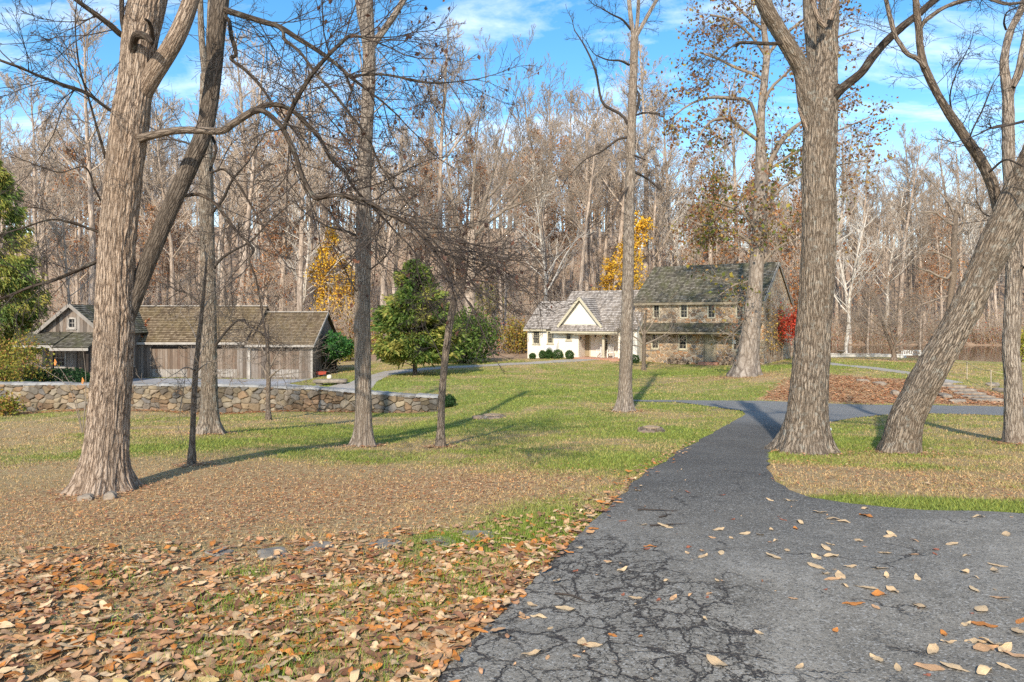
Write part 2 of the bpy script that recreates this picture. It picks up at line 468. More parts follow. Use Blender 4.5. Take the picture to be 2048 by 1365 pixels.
def mat_boards(key, cols, bw=.21, brown=.5):
    t = NT(key); o = t.obj(); s = t.sep(o)
    x = t.math('DIVIDE', t.math('ADD', s[0], t.math('MULTIPLY', s[1], 1.17)), bw)
    i = t.math('FLOOR', x); r = t.wn(i, '1D')
    c = t.ramp(r, cols)
    st = t.noise(t.comb(t.math('MULTIPLY', x, 3.), t.math('MULTIPLY', s[2], .5), i), 3., 5, .65)
    c = t.mix(t.mr(st, .35, .7, 0, .7), c, tuple(q * .35 for q in cols[0][1]))
    zz = t.noise(t.comb(t.math('MULTIPLY', i, .9), t.math('MULTIPLY', s[2], .5), 0.), 1.3, 4)
    c = t.mix(t.mr(zz, .45, .65, 0, brown), c, t.mix(.6, c, (.16, .095, .055)))
    fr = t.math('FRACT', x)
    gap = t.math('MAXIMUM', t.mr(fr, .06, 0.), t.mr(fr, .94, 1.))
    c = t.mix(t.math('MULTIPLY', gap, .75), c, (.02, .016, .013))
    t.bump(t.math('SUBTRACT', t.math('MULTIPLY', st, .4), gap), .7, .02)
    M[key] = t.done(c, .9, .15)
mat_boards('boards', [(0, (.125, .10, .082)), (.35, (.24, .20, .17)), (.7, (.37, .325, .285)), (1, (.20, .14, .10))])
mat_boards('boards_door', [(0, (.15, .11, .085)), (.35, (.24, .175, .13)), (.7, (.36, .29, .235)), (1, (.19, .12, .085))], .17, .65)

mat_boards('boards_pale', [(0, (.30, .26, .225)), (.35, (.40, .36, .32)), (.7, (.48, .44, .40)), (1, (.36, .30, .25))], .17, .15)

def mat_stucco():
    t = NT('cream_stucco'); o = t.obj()
    c = t.mix(t.mr(t.noise(o, 1.2, 5), .35, .7), (.70, .635, .53), (.77, .71, .61))
    t.bump(t.noise(o, 40, 4), .25, .01)
    M['stucco'] = t.done(c, .9, .2)
mat_stucco()
def mat_brick():
    t = NT('red_brick'); o = t.obj()
    b = t.n('ShaderNodeTexBrick', {'Vector': t.map(o, (1, 1, 1), rot=(R(90), 0, 0)), 'Color1': (.34, .13, .08, 1), 'Color2': (.42, .19, .11, 1), 'Mortar': (.45, .38, .3, 1), 'Scale': 4.5})
    M['brick'] = t.done(b.outputs[0], .9, .2)
mat_brick()
mat_plain('trim', (.46, .41, .30), .6, .08, 2.)
mat_plain('trim_dark', (.25, .205, .14), .6, .1, 2.)
mat_plain('doorgreen', (.34, .285, .19), .6, .1, 2.)
mat_plain('doorpaint', (.30, .235, .145), .55, .1, 2.)
mat_plain('fascia', (.36, .325, .285), .8, .25, 3.)
mat_plain('limewash', (.50, .475, .43), .8, .2, 2.)
mat_plain('rake', (.25, .22, .19), .85, .25, 3.)
mat_plain('darkwood', (.045, .034, .027), .9, .4, 3.)
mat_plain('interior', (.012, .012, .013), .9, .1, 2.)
mat_plain('metalwhite', (.72, .70, .66), .5, .05, 2.)
mat_plain('metaldark', (.03, .03, .032), .5, .1, 4.)
mat_plain('whitepaint', (.74, .72, .68), .7, .1, 3.)
mat_plain('flag', (.21, .185, .155), .9, .3, 8., bump=.5)
mat_plain('rock', (.25, .205, .16), .95, .4, 4., bump=.7)
mat_plain('rope', (.42, .36, .2), .9, .1, 5.)
mat_plain('postwood', (.36, .30, .21), .9, .3, 8.)
mat_plain('woodcut', (.38, .27, .17), .9, .4, 12.)
mat_plain('redpaint', (.40, .06, .035), .5, .1, 4.)
mat_plain('globe', (.70, .62, .46), .6, .1, 6.)
mat_plain('pvc', (.58, .62, .60), .5, .1, 6.)
def mat_glass():
    t = NT('window_glass')
    M['glass'] = t.done((.012, .015, .02), .08, .35)
    t = NT('pond_water')
    o = t.obj()
    t.bump(t.noise(t.map(o, (1, 1, 1)), .9, 4), .12, .05)
    M['water'] = t.done((.022, .018, .012), .05, .5)
mat_glass()
# ---------------------------------------------------------------- tubes and trees
class Tubes:
    """collects tapering round branches and builds them as ONE mesh"""
    def __init__(s):
        s.g = {}; s.tips = []
    def add(s, pts, rads, sides=5):
        s.g.setdefault((len(pts), sides), []).append((pts, rads))
    def arrays(s):
        Vs, Fs, As = [], [], []; off = 0
        for (n, k), L in s.g.items():
            P = np.array([[tuple(p) for p in q[0]] for q in L], float); Rr = np.array([q[1] for q in L], float)
            T = np.gradient(P, axis=1); T /= np.linalg.norm(T, axis=2, keepdims=True) + 1e-9
            ch = P[:, -1] - P[:, 0]; ch /= np.linalg.norm(ch, axis=1, keepdims=True) + 1e-9
            ref = np.where(np.abs(ch[:, 1:2]) > .75, np.array([[1., 0, 0]]), np.array([[0, 1., 0]]))[:, None, :]
            N = ref - T * (T * ref).sum(2, keepdims=True); N /= np.linalg.norm(N, axis=2, keepdims=True) + 1e-9
            B = np.cross(T, N)
            a = np.arange(k) * 2 * np.pi / k
            ca, sa = np.cos(a)[None, None, :, None], np.sin(a)[None, None, :, None]
            V = P[:, :, None, :] + Rr[:, :, None, None] * (ca * N[:, :, None, :] + sa * B[:, :, None, :])
            s_ = np.cumsum(np.linalg.norm(np.diff(P, axis=1, prepend=P[:, :1]), axis=2), axis=1) + np.arange(len(L))[:, None] * 3.7
            A = np.stack([np.cos(a)[None, None] * Rr[..., None], np.sin(a)[None, None] * Rr[..., None], np.repeat(s_[..., None], k, 2)], -1)
            b = (np.arange(len(L)) * n * k)[:, None, None] + (np.arange(n - 1) * k)[None, :, None] + np.arange(k)[None, None]
            b2 = (np.arange(len(L)) * n * k)[:, None, None] + (np.arange(n - 1) * k)[None, :, None] + ((np.arange(k) + 1) % k)[None, None]
            q = np.stack([b, b2, b2 + k, b + k], -1).reshape(-1, 4) + off
            Vs.append(V.reshape(-1, 3)); Fs.append(q); As.append(A.reshape(-1, 3)); off += V.size // 3
        return np.concatenate(Vs), Fs, np.concatenate(As)
    def build(s, name, mat, parent=None):
        V, Fq, A = s.arrays()
        if parent is not None:
            V = V - np.array(parent.matrix_basis.translation)
        return np_mesh(name, V, Fq, mat, parent, smooth=True, vec={'bark': A})

def rvec(rg):
    while True:
        v = Vector((rg.uniform(-1, 1), rg.uniform(-1, 1), rg.uniform(-1, 1)))
        if .05 < v.length < 1:
            return v.normalized()

def branch(T, p, d, L, r, lev, S, rg):
    """recursive branch. S: dict of per-level lists"""
    n = S['n'][lev]; pts = [p.copy()]; d = d.normalized()
    wob, trop = S['wob'][lev], S['trop'][lev]
    for i in range(n):
        d = (d + rvec(rg) * wob + Vector((0, 0, trop))).normalized()
        p = p + d * (L / n); pts.append(p.copy())
    r1 = max(r * S['tip'][lev], S.get('rmin', .003))
    rads = [r + (r1 - r) * i / n for i in range(n + 1)]
    T.add(pts, rads, S['sides'][lev])
    if lev == S['max']:
        T.tips += pts[1:]
        return
    nc = S['nc'][lev]; nc = int(nc * rg.uniform(.75, 1.25) + .5)
    for j in range(nc):
        t = S['t0'][lev] + (1 - S['t0'][lev]) * ((j + rg.random()) / nc)
        f = t * n; i = min(int(f), n - 1); q = pts[i].lerp(pts[i + 1], f - i)
        ax = (pts[i + 1] - pts[i]).normalized()
        per = ax.cross(rvec(rg))
        if per.length < 1e-3: continue
        per.normalize()
        an = R(S['ang'][lev] * rg.uniform(.7, 1.3))
        cd = ax * math.cos(an) + per * math.sin(an)
        rr = rads[i] * S['rr'][lev] * rg.uniform(.75, 1.1)
        ll = L * S['lr'][lev] * (1 - .55 * t) * rg.uniform(.7, 1.3)
        branch(T, q, cd, ll, max(rr, S.get('rmin', .003)), lev + 1, S, rg)

def spline(pts, n):
    """Catmull-Rom through rows of any dimension"""
    P = np.array(pts, float); m = len(P)
    Q = np.vstack([2 * P[0] - P[1], P, 2 * P[-1] - P[-2]])
    seg = np.linalg.norm(np.diff(P[:, :3], axis=0), axis=1); cs = np.concatenate([[0], np.cumsum(seg)])
    out = []
    for s in np.linspace(0, cs[-1] * .99999, n):
        i = min(int(np.searchsorted(cs, s, 'right') - 1), m - 2); t = (s - cs[i]) / (seg[i] + 1e-9)
        a, b, c, d = Q[i], Q[i + 1], Q[i + 2], Q[i + 3]
        out.append(.5 * (2 * b + (c - a) * t + (2 * a - 5 * b + 4 * c - d) * t * t + (3 * b - a - 3 * c + d) * t ** 3))
    return np.array(out)

def px_path(pts, d0, d1=None):
    """[(px,py,width_px)] -> rows x,y,z,radius; depth runs d0..d1 along the path"""
    d1 = d0 if d1 is None else d1; m = len(pts); rows = []
    for i, (x, y, w) in enumerate(pts):
        d = d0 + (d1 - d0) * i / max(1, m - 1)
        p = W(x, y, d); rows.append((p.x, p.y, p.z, w * d / 1180 / 2))
    return rows

def trunk_mesh(name, rows, mat, parent, sides=96, step=.035, amp=.012, flare=.45, fh=.35, furrow=34., knobs=(), seed=0., bury=.3):
    """a thick trunk or stem with modelled bark ridges and root flare; rows: x,y,z,radius from the ground up"""
    L = sum(np.linalg.norm(np.subtract(rows[i + 1][:3], rows[i][:3])) for i in range(len(rows) - 1))
    n = max(8, int(L / step)); S = spline(rows, n); P, r = S[:, :3], np.maximum(S[:, 3], .004)
    T = np.gradient(P, axis=0); T /= np.linalg.norm(T, axis=1, keepdims=True)
    ref = np.array([0, 1., 0]); N = ref - T * (T @ ref)[:, None]; N /= np.linalg.norm(N, axis=1, keepdims=True); B = np.cross(T, N)
    a = np.arange(sides) * 2 * np.pi / sides; ca, sa = np.cos(a), np.sin(a)
    s = np.concatenate([[0], np.cumsum(np.linalg.norm(np.diff(P, axis=0), axis=1))])
    rr = np.repeat(r[:, None], sides, 1); ss = np.repeat(s[:, None], sides, 1)
    X, Y = ca[None] * rr, sa[None] * rr
    low = fbm(X * 1.6 + seed, Y * 1.6, ss * .55, 3) * .085 * rr - .03 * rr
    rid = 1 - np.abs(vnoise(X * furrow + seed, Y * furrow, ss * furrow * .13 + .6 * vnoise(X * 5, Y * 5, ss * 2))) * 2
    rid2 = vnoise(X * furrow * 2.3, Y * furrow * 2.3, ss * furrow * .5)
    D = low + amp * (rid * .8 + rid2 * .35)
    if flare:
        lob = 1 + .38 * np.cos(a * 5 + seed * 3) + .28 * np.cos(a * 3 + 1.3 + seed) + .15 * np.cos(a * 11 + seed)
        D = D + rr * flare * np.exp(-np.maximum(ss - bury, 0) / fh) * lob[None]
    rad = rr + D
    for (ks, ka, kr, kh) in knobs:      # burrs: height along the stem, angle, size, height
        da = (a[None] - ka + np.pi) % (2 * np.pi) - np.pi
        q = np.sqrt((da * rr) ** 2 + (ss - ks) ** 2) / kr
        rad = rad + kh * np.exp(-q ** 2 * 1.5) - kh * .9 * np.exp(-(q / .35) ** 2)
    V = P[:, None] + rad[..., None] * (ca[None, :, None] * N[:, None] + sa[None, :, None] * B[:, None])
    A = np.stack([X, Y, ss + seed * 5], -1)
    i = np.arange(n - 1)[:, None] * sides; j = np.arange(sides)[None]; j2 = (j + 1) % sides
    Fq = np.stack([i + j, i + j2, i + j2 + sides, i + j + sides], -1).reshape(-1, 4)
    cap = (n - 1) * sides + np.arange(sides)[None]
    V = V.reshape(-1, 3)
    if parent is not None:
        V = V - np.array(parent.matrix_basis.translation)
    return np_mesh(name, V, [Fq, cap], mat, parent, smooth=True, vec={'bark': A.reshape(-1, 3)})

TW = dict(n=[5, 4, 3], wob=[.28, .3, .3], trop=[.03, .03, .02], tip=[.45, .5, .6], sides=[5, 4, 3], nc=[6, 4, 0], t0=[.2, .15, 0],
          ang=[48, 45, 40], rr=[.62, .62, .6], lr=[.55, .55, .5], max=2, rmin=.0028)

def twigs_on(T, rows, n, L, r, rg, t0=.15, S=TW, up=0., droop=0., ang=60):
    """spread twigs along a limb given as rows x,y,z,radius"""
    S_ = spline(rows, 40)
    for j in range(n):
        t = t0 + (1 - t0) * (j + rg.random()) / n
        i = min(int(t * 39), 38); q = Vector(S_[i, :3]); ax = Vector(S_[i + 1, :3] - S_[i, :3]).normalized()
        per = ax.cross(rvec(rg)); per.normalize(); an = R(ang * rg.uniform(.6, 1.3))
        d = ax * math.cos(an) + per * math.sin(an) + Vector((0, 0, up - droop))
        rr = min(r * rg.uniform(.6, 1.2), max(S_[i, 3] * .7, .004))
        branch(T, q, d, L * rg.uniform(.5, 1.35) * (1 - .35 * t), rr, 0, S, rg)
    if S_[39, 3] < .025:
        branch(T, Vector(S_[38, :3]), Vector(S_[39, :3] - S_[38, :3]), L * .7, max(S_[39, 3], .005), 0, S, rg)

def leaf_cards(name, pts, size, pal, mat, parent, rg, elong=1.4, jit=.1, fold=True, hang=0.):
    """small folded leaves at given points; pal: list of colours"""
    pts = np.asarray(pts, float); n = len(pts)
    g = np.random.default_rng(rg.randint(0, 10 ** 6))
    p = pts + g.normal(0, jit, (n, 3)); s = size * g.uniform(.6, 1.35, (n, 1))
    u = g.normal(0, 1, (n, 3)); u[:, 2] -= hang; u /= np.linalg.norm(u, axis=1, keepdims=True)
    w = np.cross(u, g.normal(0, 1, (n, 3))); w /= np.linalg.norm(w, axis=1, keepdims=True) + 1e-9
    nn = np.cross(u, w)
    V = np.stack([p, p + u * s * elong * .5 + w * s * .5 + nn * s * .18, p + u * s * elong, p + u * s * elong * .5 - w * s * .5 + nn * s * .18], 1).reshape(-1, 3)
    i = np.arange(n)[:, None] * 4
    Fq = np.concatenate([i + np.array([[0, 1, 2]]), i + np.array([[0, 2, 3]])])
    pal = np.array(pal); c = pal[g.integers(0, len(pal), n)] * g.uniform(.7, 1.25, (n, 1))
    C = np.repeat(np.clip(c, 0, 1), 4, 0)
    if parent is not None:
        V = V - np.array(parent.matrix_basis.translation)
    return np_mesh(name, V, [Fq], mat, parent, col={'col': C})

def blob_points(c, rad, n, g, shell=.55, lump=.25, freq=1.2):
    d = g.normal(0, 1, (n, 3)); d /= np.linalg.norm(d, axis=1, keepdims=True)
    r = (shell + (1 - shell) * g.random(n) ** .5)
    r = r * (1 + lump * fbm(d[:, 0] * freq * 2 + c[0], d[:, 1] * freq * 2 + c[1], d[:, 2] * freq * 2, 3) * 1.8)
    return np.array(c) + d * r[:, None] * np.array(rad)
# ---------------------------------------------------------------- camera, sun, sky
cam = bpy.data.cameras.new('camera'); co = bpy.data.objects.new('camera', cam); link(co)
co.location = (0, 0, EYE); co.rotation_euler = (R(90), 0, 0)
cam.sensor_width = 36; cam.lens = 36 * F / 2048; cam.shift_y = -(682.5 - HY) / 2048; cam.clip_end = 3000; cam.clip_start = .05
SC.camera = co

SUN_AZ, SUN_EL = 13.0, 32.0
trav = Vector((math.sin(R(SUN_AZ)) * math.cos(R(SUN_EL)), math.cos(R(SUN_AZ)) * math.cos(R(SUN_EL)), -math.sin(R(SUN_EL))))
sl = bpy.data.lights.new('sun', 'SUN'); sl.energy = 3.0; sl.angle = R(1.); sl.color = (1, .90, .74)
so = bpy.data.objects.new('sun', sl); link(so); so.rotation_euler = trav.to_track_quat('-Z', 'Y').to_euler(); so.location = (-20, -40, 40)

wd = bpy.data.worlds.new('World'); SC.world = wd; wd.use_nodes = True
nt = wd.node_tree; nt.nodes.clear()
def wn_(typ, ins=None, **pr):
    nd = nt.nodes.new(typ)
    for k, v in pr.items(): setattr(nd, k, v)
    for k, v in (ins or {}).items():
        if isinstance(v, bpy.types.NodeSocket): nt.links.new(v, nd.inputs[k])
        else: nd.inputs[k].default_value = v
    return nd
sky = wn_('ShaderNodeTexSky', sky_type='NISHITA', sun_disc=False, sun_elevation=R(SUN_EL), sun_rotation=R(180 + SUN_AZ), air_density=1.0, dust_density=.4, ozone_density=2.5)
tc = wn_('ShaderNodeTexCoord').outputs['Generated']
sp = wn_('ShaderNodeSeparateXYZ', {0: tc}).outputs
zz = wn_('ShaderNodeMath', {0: sp[2], 1: .16}, operation='ADD').outputs[0]
pu = wn_('ShaderNodeMath', {0: sp[0], 1: zz}, operation='DIVIDE').outputs[0]
pv = wn_('ShaderNodeMath', {0: sp[1], 1: zz}, operation='DIVIDE').outputs[0]
cv = wn_('ShaderNodeCombineXYZ', {0: pu, 1: pv, 2: 0.}).outputs[0]
mp = wn_('ShaderNodeMapping', {'Vector': cv, 'Scale': (.75, 1.5, 1), 'Rotation': (0, 0, R(14)), 'Location': (1.3, .4, 0)}).outputs[0]
n1 = wn_('ShaderNodeTexNoise', {'Vector': mp, 'Scale': 1.5, 'Detail': 8., 'Roughness': .62, 'Distortion': .35}).outputs['Fac']
cr = wn_('ShaderNodeMapRange', {'Value': n1, 'From Min': .50, 'From Max': .76, 'To Min': 0., 'To Max': .85}).outputs[0]
hz = wn_('ShaderNodeMapRange', {'Value': sp[2], 'From Min': .26, 'From Max': .02, 'To Min': 0., 'To Max': .5}).outputs[0]
fc = wn_('ShaderNodeMath', {0: cr, 1: hz}, operation='MAXIMUM').outputs[0]
hs = wn_('ShaderNodeHueSaturation', {'Color': sky.outputs[0], 'Hue': .493, 'Saturation': 1.28, 'Value': .84}).outputs[0]
mx = wn_('ShaderNodeMix', data_type='RGBA'); nt.links.new(fc, mx.inputs[0]); nt.links.new(hs, mx.inputs[6]); mx.inputs[7].default_value = (6.4, 6.5, 6.6, 1)
bg = wn_('ShaderNodeBackground', {'Color': mx.outputs[2], 'Strength': .15})
ow = wn_('ShaderNodeOutputWorld'); nt.links.new(bg.outputs[0], ow.inputs[0])
SC.view_settings.view_transform = 'Standard'; SC.view_settings.look = 'None'; SC.view_settings.exposure = 0.98; SC.view_settings.gamma = 1
SC.cycles.max_bounces = 5; SC.cycles.transparent_max_bounces = 6
SC.cycles.use_denoising = False; SC.cycles.denoising_input_passes = 'RGB_ALBEDO_NORMAL'; SC.cycles.denoising_prefilter = 'ACCURATE'

# ---------------------------------------------------------------- the ground and what is laid on it
def poly_from_px(pts):
    return [tuple(G(x, y)[:2]) for x, y in pts]

def resample(poly, rel=.03, jag=.0, seed=0, mn=.05):
    out = []
    for i in range(len(poly)):
        a, b = np.array(poly[i]), np.array(poly[(i + 1) % len(poly)])
        L = np.linalg.norm(b - a); st = max(mn, rel * max(2, min(np.linalg.norm(a), np.linalg.norm(b))))
        k = max(1, int(L / st)); nrm = np.array([-(b - a)[1], (b - a)[0]]) / (L + 1e-9)
        for j in range(k):
            p = a + (b - a) * j / k
            if jag:
                p = p + nrm * jag * fbm([p[0] * 2.2 + seed], [p[1] * 2.2], octv=4)[0]
            out.append((float(p[0]), float(p[1])))
    return out

def inside(poly, x, y):
    x = np.asarray(x, float); y = np.asarray(y, float); r = np.zeros(x.shape, bool)
    P = np.array(poly); Q = np.roll(P, -1, 0)
    for (x0, y0), (x1, y1) in zip(P, Q):
        if y0 == y1: continue
        c = ((y0 > y) != (y1 > y)) & (x < (x1 - x0) * (y - y0) / (y1 - y0) + x0)
        r ^= c
    return r

def dist_poly(poly, x, y):
    x = np.asarray(x, float); y = np.asarray(y, float); d = np.full(x.shape, 1e9)
    P = np.array(poly); Q = np.roll(P, -1, 0)
    for (x0, y0), (x1, y1) in zip(P, Q):
        dx, dy = x1 - x0, y1 - y0; t = np.clip(((x - x0) * dx + (y - y0) * dy) / (dx * dx + dy * dy + 1e-9), 0, 1)
        d = np.minimum(d, np.hypot(x - x0 - t * dx, y - y0 - t * dy))
    return d

def sheet(name, poly, off, mat, rel=.03, seed=0, mn=.12):
    """a thin draped layer (road, path) following the ground"""
    P = np.array(poly); pts = [Vector(p) for p in poly]
    y = P[:, 1].min() + .02; ins = []
    while y < P[:, 1].max():
        st = max(mn, rel * (abs(y) + 2)); ins.append((np.arange(P[:, 0].min(), P[:, 0].max(), st), y)); y += st
    gx = np.concatenate([a + .3 * nrg.random(len(a)) * max(mn, .01) for a, _ in ins]); gy = np.concatenate([np.full(len(a), b) for a, b in ins])
    k = inside(poly, gx, gy); gx, gy = gx[k], gy[k]
    k = dist_poly(poly, gx, gy) > .35 * np.maximum(mn, rel * (np.abs(gy) + 2)); gx, gy = gx[k], gy[k]
    n = len(pts); vs = pts + [Vector((a, b)) for a, b in zip(gx, gy)]
    r = geometry.delaunay_2d_cdt(vs, [(i, (i + 1) % n) for i in range(n)], [], 1, 1e-5)
    xy = np.array([tuple(v) for v in r[0]]); z = terrain(xy[:, 0], xy[:, 1]) + off
    tri = np.array([f for f in r[2] if len(f) == 3])
    return np_mesh(name, np.column_stack([xy, z]), [tri], mat, smooth=True)

ROAD_PX = [(700,1440),(865,1365),(925,1305),(1000,1240),(1040,1195),(1080,1148),(1105,1125),(1150,1085),(1180,1050),(1232,1003),(1262,985),(1264,972),(1285,948),(1330,925),(1360,902),(1400,882),(1430,863),
           (1462,846),(1492,830),(1480,822),(1400,811),(1350,805),(1250,803),(1250,800),(1350,801.5),(1450,802),(1560,804),(1660,808),(1800,811),(1900,812.5),(2040,816),(2140,818),(2140,838),(2040,834),(1900,829),(1830,828),(1750,832),
           (1700,838),(1660,846),(1630,856),(1590,872),(1560,888),(1540,905),(1535,925),(1538,945),(1550,965),(1575,983),(1620,997),(1700,1009),(1800,1019),(1900,1025),(2048,1031),(2200,1038)]
_rp = poly_from_px(ROAD_PX)
ROAD = resample(_rp + [(9.5, 3.0), (9.5, -4.0), (-1.9, -4.0), (-1.6, 1.5)], .022, .07, 3)
_nr = sheet('driveway', ROAD, .016, M['asphalt'], .03); tag(_nr, kind='structure')

WALL_TOP = []
GRAV = [(-32, 34.2), (-22, 33.9), (-14, 33.6), (-10.8, 34.5), (-9.6, 37.5), (-11.2, 41.5), (-13.6, 44), (-13.3, 48.6), (-33, 48.6)]
GRAV = resample(GRAV, .02, .25, 5, .3)
tag(sheet('gravel_yard', GRAV, .012, M['gravel'], .03, mn=.5), kind='structure')
PATH1 = poly_from_px([(640,778),(668,771),(700,765),(735,752),(770,743),(815,739),(1000,727.5),(1100,722),(1150,719),(1190,716),(1205,720),(1150,724),(1000,732),(900,737),(830,743),(780,752),(755,763),(745,777),(690,780)])
tag(sheet('garden_path', resample(PATH1, .015, .06, 8, .2), .010, M['path'], .02, mn=.35), kind='structure')
PATH2 = poly_from_px([(1640,725),(1700,731),(1780,739),(1830,746),(1880,757),(1930,766),(1900,768),(1860,761),(1815,749),(1770,743),(1700,734),(1640,729)])
tag(sheet('footpath', resample(PATH2, .012, .05, 9, .2), .010, M['path'], .02, mn=.35), kind='structure')

LEAFBED = poly_from_px([(1525,800),(1545,785),(1575,765),(1600,752),(1660,752),(1740,757),(1850,764),(1900,770),(1960,780),(2010,790),(2100,800),(2100,815),(2010,813),(1900,809),(1800,807.5),(1660,804.5),(1560,802)])
NEARLIT = poly_from_px([(-500,1150),(0,1135),(180,1115),(500,1122),(700,1112),(900,1100),(1080,1085),(1120,1065),(1180,1030),(1235,992),(1245,1000),(1190,1052),(1150,1088),(1105,1128),(1080,1152),(1040,1198),(1000,1243),(925,1308),(865,1368)]) + [(-1.8, 2.0), (-7, 2.0)]

def cover(x, y):
    """green / crumbs / forest floor weights of the ground at world points"""
    n = fbm(x / 2.3, y / 2.3, octv=4); n2 = fbm(x / 7. + 40, y / 7., octv=3)
    g = .50 + .34 * n2 + .50 * n
    n3 = fbm(x / 1.1 + 3, y / 1.1, octv=3); l = np.full(np.shape(x), .07) + .22 * n + .12 * n2 + .14 * n3; g = g - .22 * n3
    def spot(px, py, rx, ry, amp, arr):
        c = G(px, py)
        return arr + amp * np.exp(-((x - c.x) / rx) ** 2 - ((y - c.y) / ry) ** 2)
    # worn, crumb covered band of the near left lawn
    for (px, py, rx, ry, a) in ((150,1040,2.6,2.4,1.),(450,1010,2.6,2.8,1.0),(800,1000,2.4,2.6,1.),(1020,960,1.6,2.6,.6),(100,960,3.5,3.,.8),(620,930,2.5,2.2,.7),(30,870,4,5,.7),(1950,960,3.5,3.0,.8),(1750,960,2.2,2.0,.7)):
        g = spot(px, py, rx, ry, -a * .48, g); l = spot(px, py, rx, ry, a * .36, l)
    for (px, py, rx, ry, a) in ((480,885,1.6,.9,.5),(330,900,1.6,1.2,.4),(300,1095,.7,.3,.4),(560,1060,.5,.3,.3),(180,905,2,1.2,.35),(760,925,1.5,.7,.35),(1830,935,1.5,.5,.3)):
        g = spot(px, py, rx, ry, a, g); l = spot(px, py, rx, ry, -a * .3, l)
    for (px, py, rx, ry, a) in ((700,985,2.2,.9,.3),(1000,960,1.4,1.0,.25),(250,1040,1.6,.5,.25),(520,960,1.2,.6,.25)):
        l = spot(px, py, rx, ry, a, l)
    # strips that stay green
    for (px, py, rx, ry, a) in ((1230,925,1.6,2.2,.6),(1090,1045,.9,1.0,.8),(930,1085,.7,.5,.8),(1380,870,2,3,.5),(1740,1012,1.8,.5,.9),(1950,1016,1.8,.5,.9),(1660,880,2.0,2.5,.5),(640,910,1.8,1.2,.6),(1450,742,9,3.0,.8),(1130,790,8,6,.35),(820,760,7,5,.3),(800,860,6,3,.35)):
        g = spot(px, py, rx, ry, a, g); l = spot(px, py, rx, ry, -a * .6, l)
    for (px, py, rx, ry, a) in ((1490,753,2.0,2.0,.75),(210,985,1.2,1.0,.3),(420,868,1.6,1.5,.4),(1500,740,2.,3.,.3),(1787,722,4,4,.55),(1950,745,6,6,.15)):
        l = spot(px, py, rx, ry, a, l); g = spot(px, py, rx, ry, -a * .8, g)
    # foot of the low wall
    l = l + .5 * np.exp(-((y - 31.2) / .5) ** 2) * (x < -2.5) * (x > -24); 
    k = sstep(.35, -.15, np.where(inside(LEAFBED, x, y), -1, 1) * dist_poly(LEAFBED, x, y)); l = l + k * 1.1; g = g - k * 1.2
    k = sstep(.25, -.3, np.where(inside(NEARLIT, x, y), -1, 1) * dist_poly(NEARLIT, x, y)); l = l + k * .35; g = g - k * .25
    ff = sstep(0, 6, y - (63 + 43 * sstep(18, 34, x)) + 3 * n2) 
    ff = np.maximum(ff, sstep(.0, 5, y - 58 + 4 * n2) * (x < 14))
    ff = np.maximum(ff, sstep(-24, -27, x) * sstep(18, 26, y))
    return np.clip(g, -.5, 1.3), np.clip(l, -.3, 1.2), np.clip(ff, 0, 1)

def build_ground():
    nr, ncl = 520, 460
    v = np.linspace(math.log(3.0), math.log(440.0), nr); yy = np.exp(v) - 9.0
    u = np.linspace(-1.12, 1.12, ncl)
    Y = np.repeat(yy[:, None], ncl, 1); X = u[None] * (Y + 13.0)
    x, y = X.ravel(), Y.ravel(); z = terrain(x, y)
    g, l, f = cover(x, y)
    i = np.arange(nr - 1)[:, None] * ncl + np.arange(ncl - 1)[None]
    q = np.stack([i, i + 1, i + 1 + ncl, i + ncl], -1).reshape(-1, 4)
    o = np_mesh('ground', np.column_stack([x, y, z]), [q], M['ground'], smooth=True, vec={'cov': np.column_stack([g, l, f])})
    tag(o, kind='structure')
build_ground()
# the pond
a = np.linspace(0, 2 * np.pi, 72, endpoint=False)
gx, gy = np.meshgrid(np.linspace(14, 98, 60), np.linspace(66, 120, 40))
i = np.arange(39)[:, None] * 60 + np.arange(59)[None]
q = np.stack([i, i + 1, i + 61, i + 60], -1).reshape(-1, 4)
pm = pond_mask(gx.ravel(), gy.ravel()); q = q[(pm[q] > -.25).any(1)]
tag(np_mesh('pond_water', np.column_stack([gx.ravel(), gy.ravel(), np.full(gx.size, POND_Z)]), [q], M['water']), kind='structure')

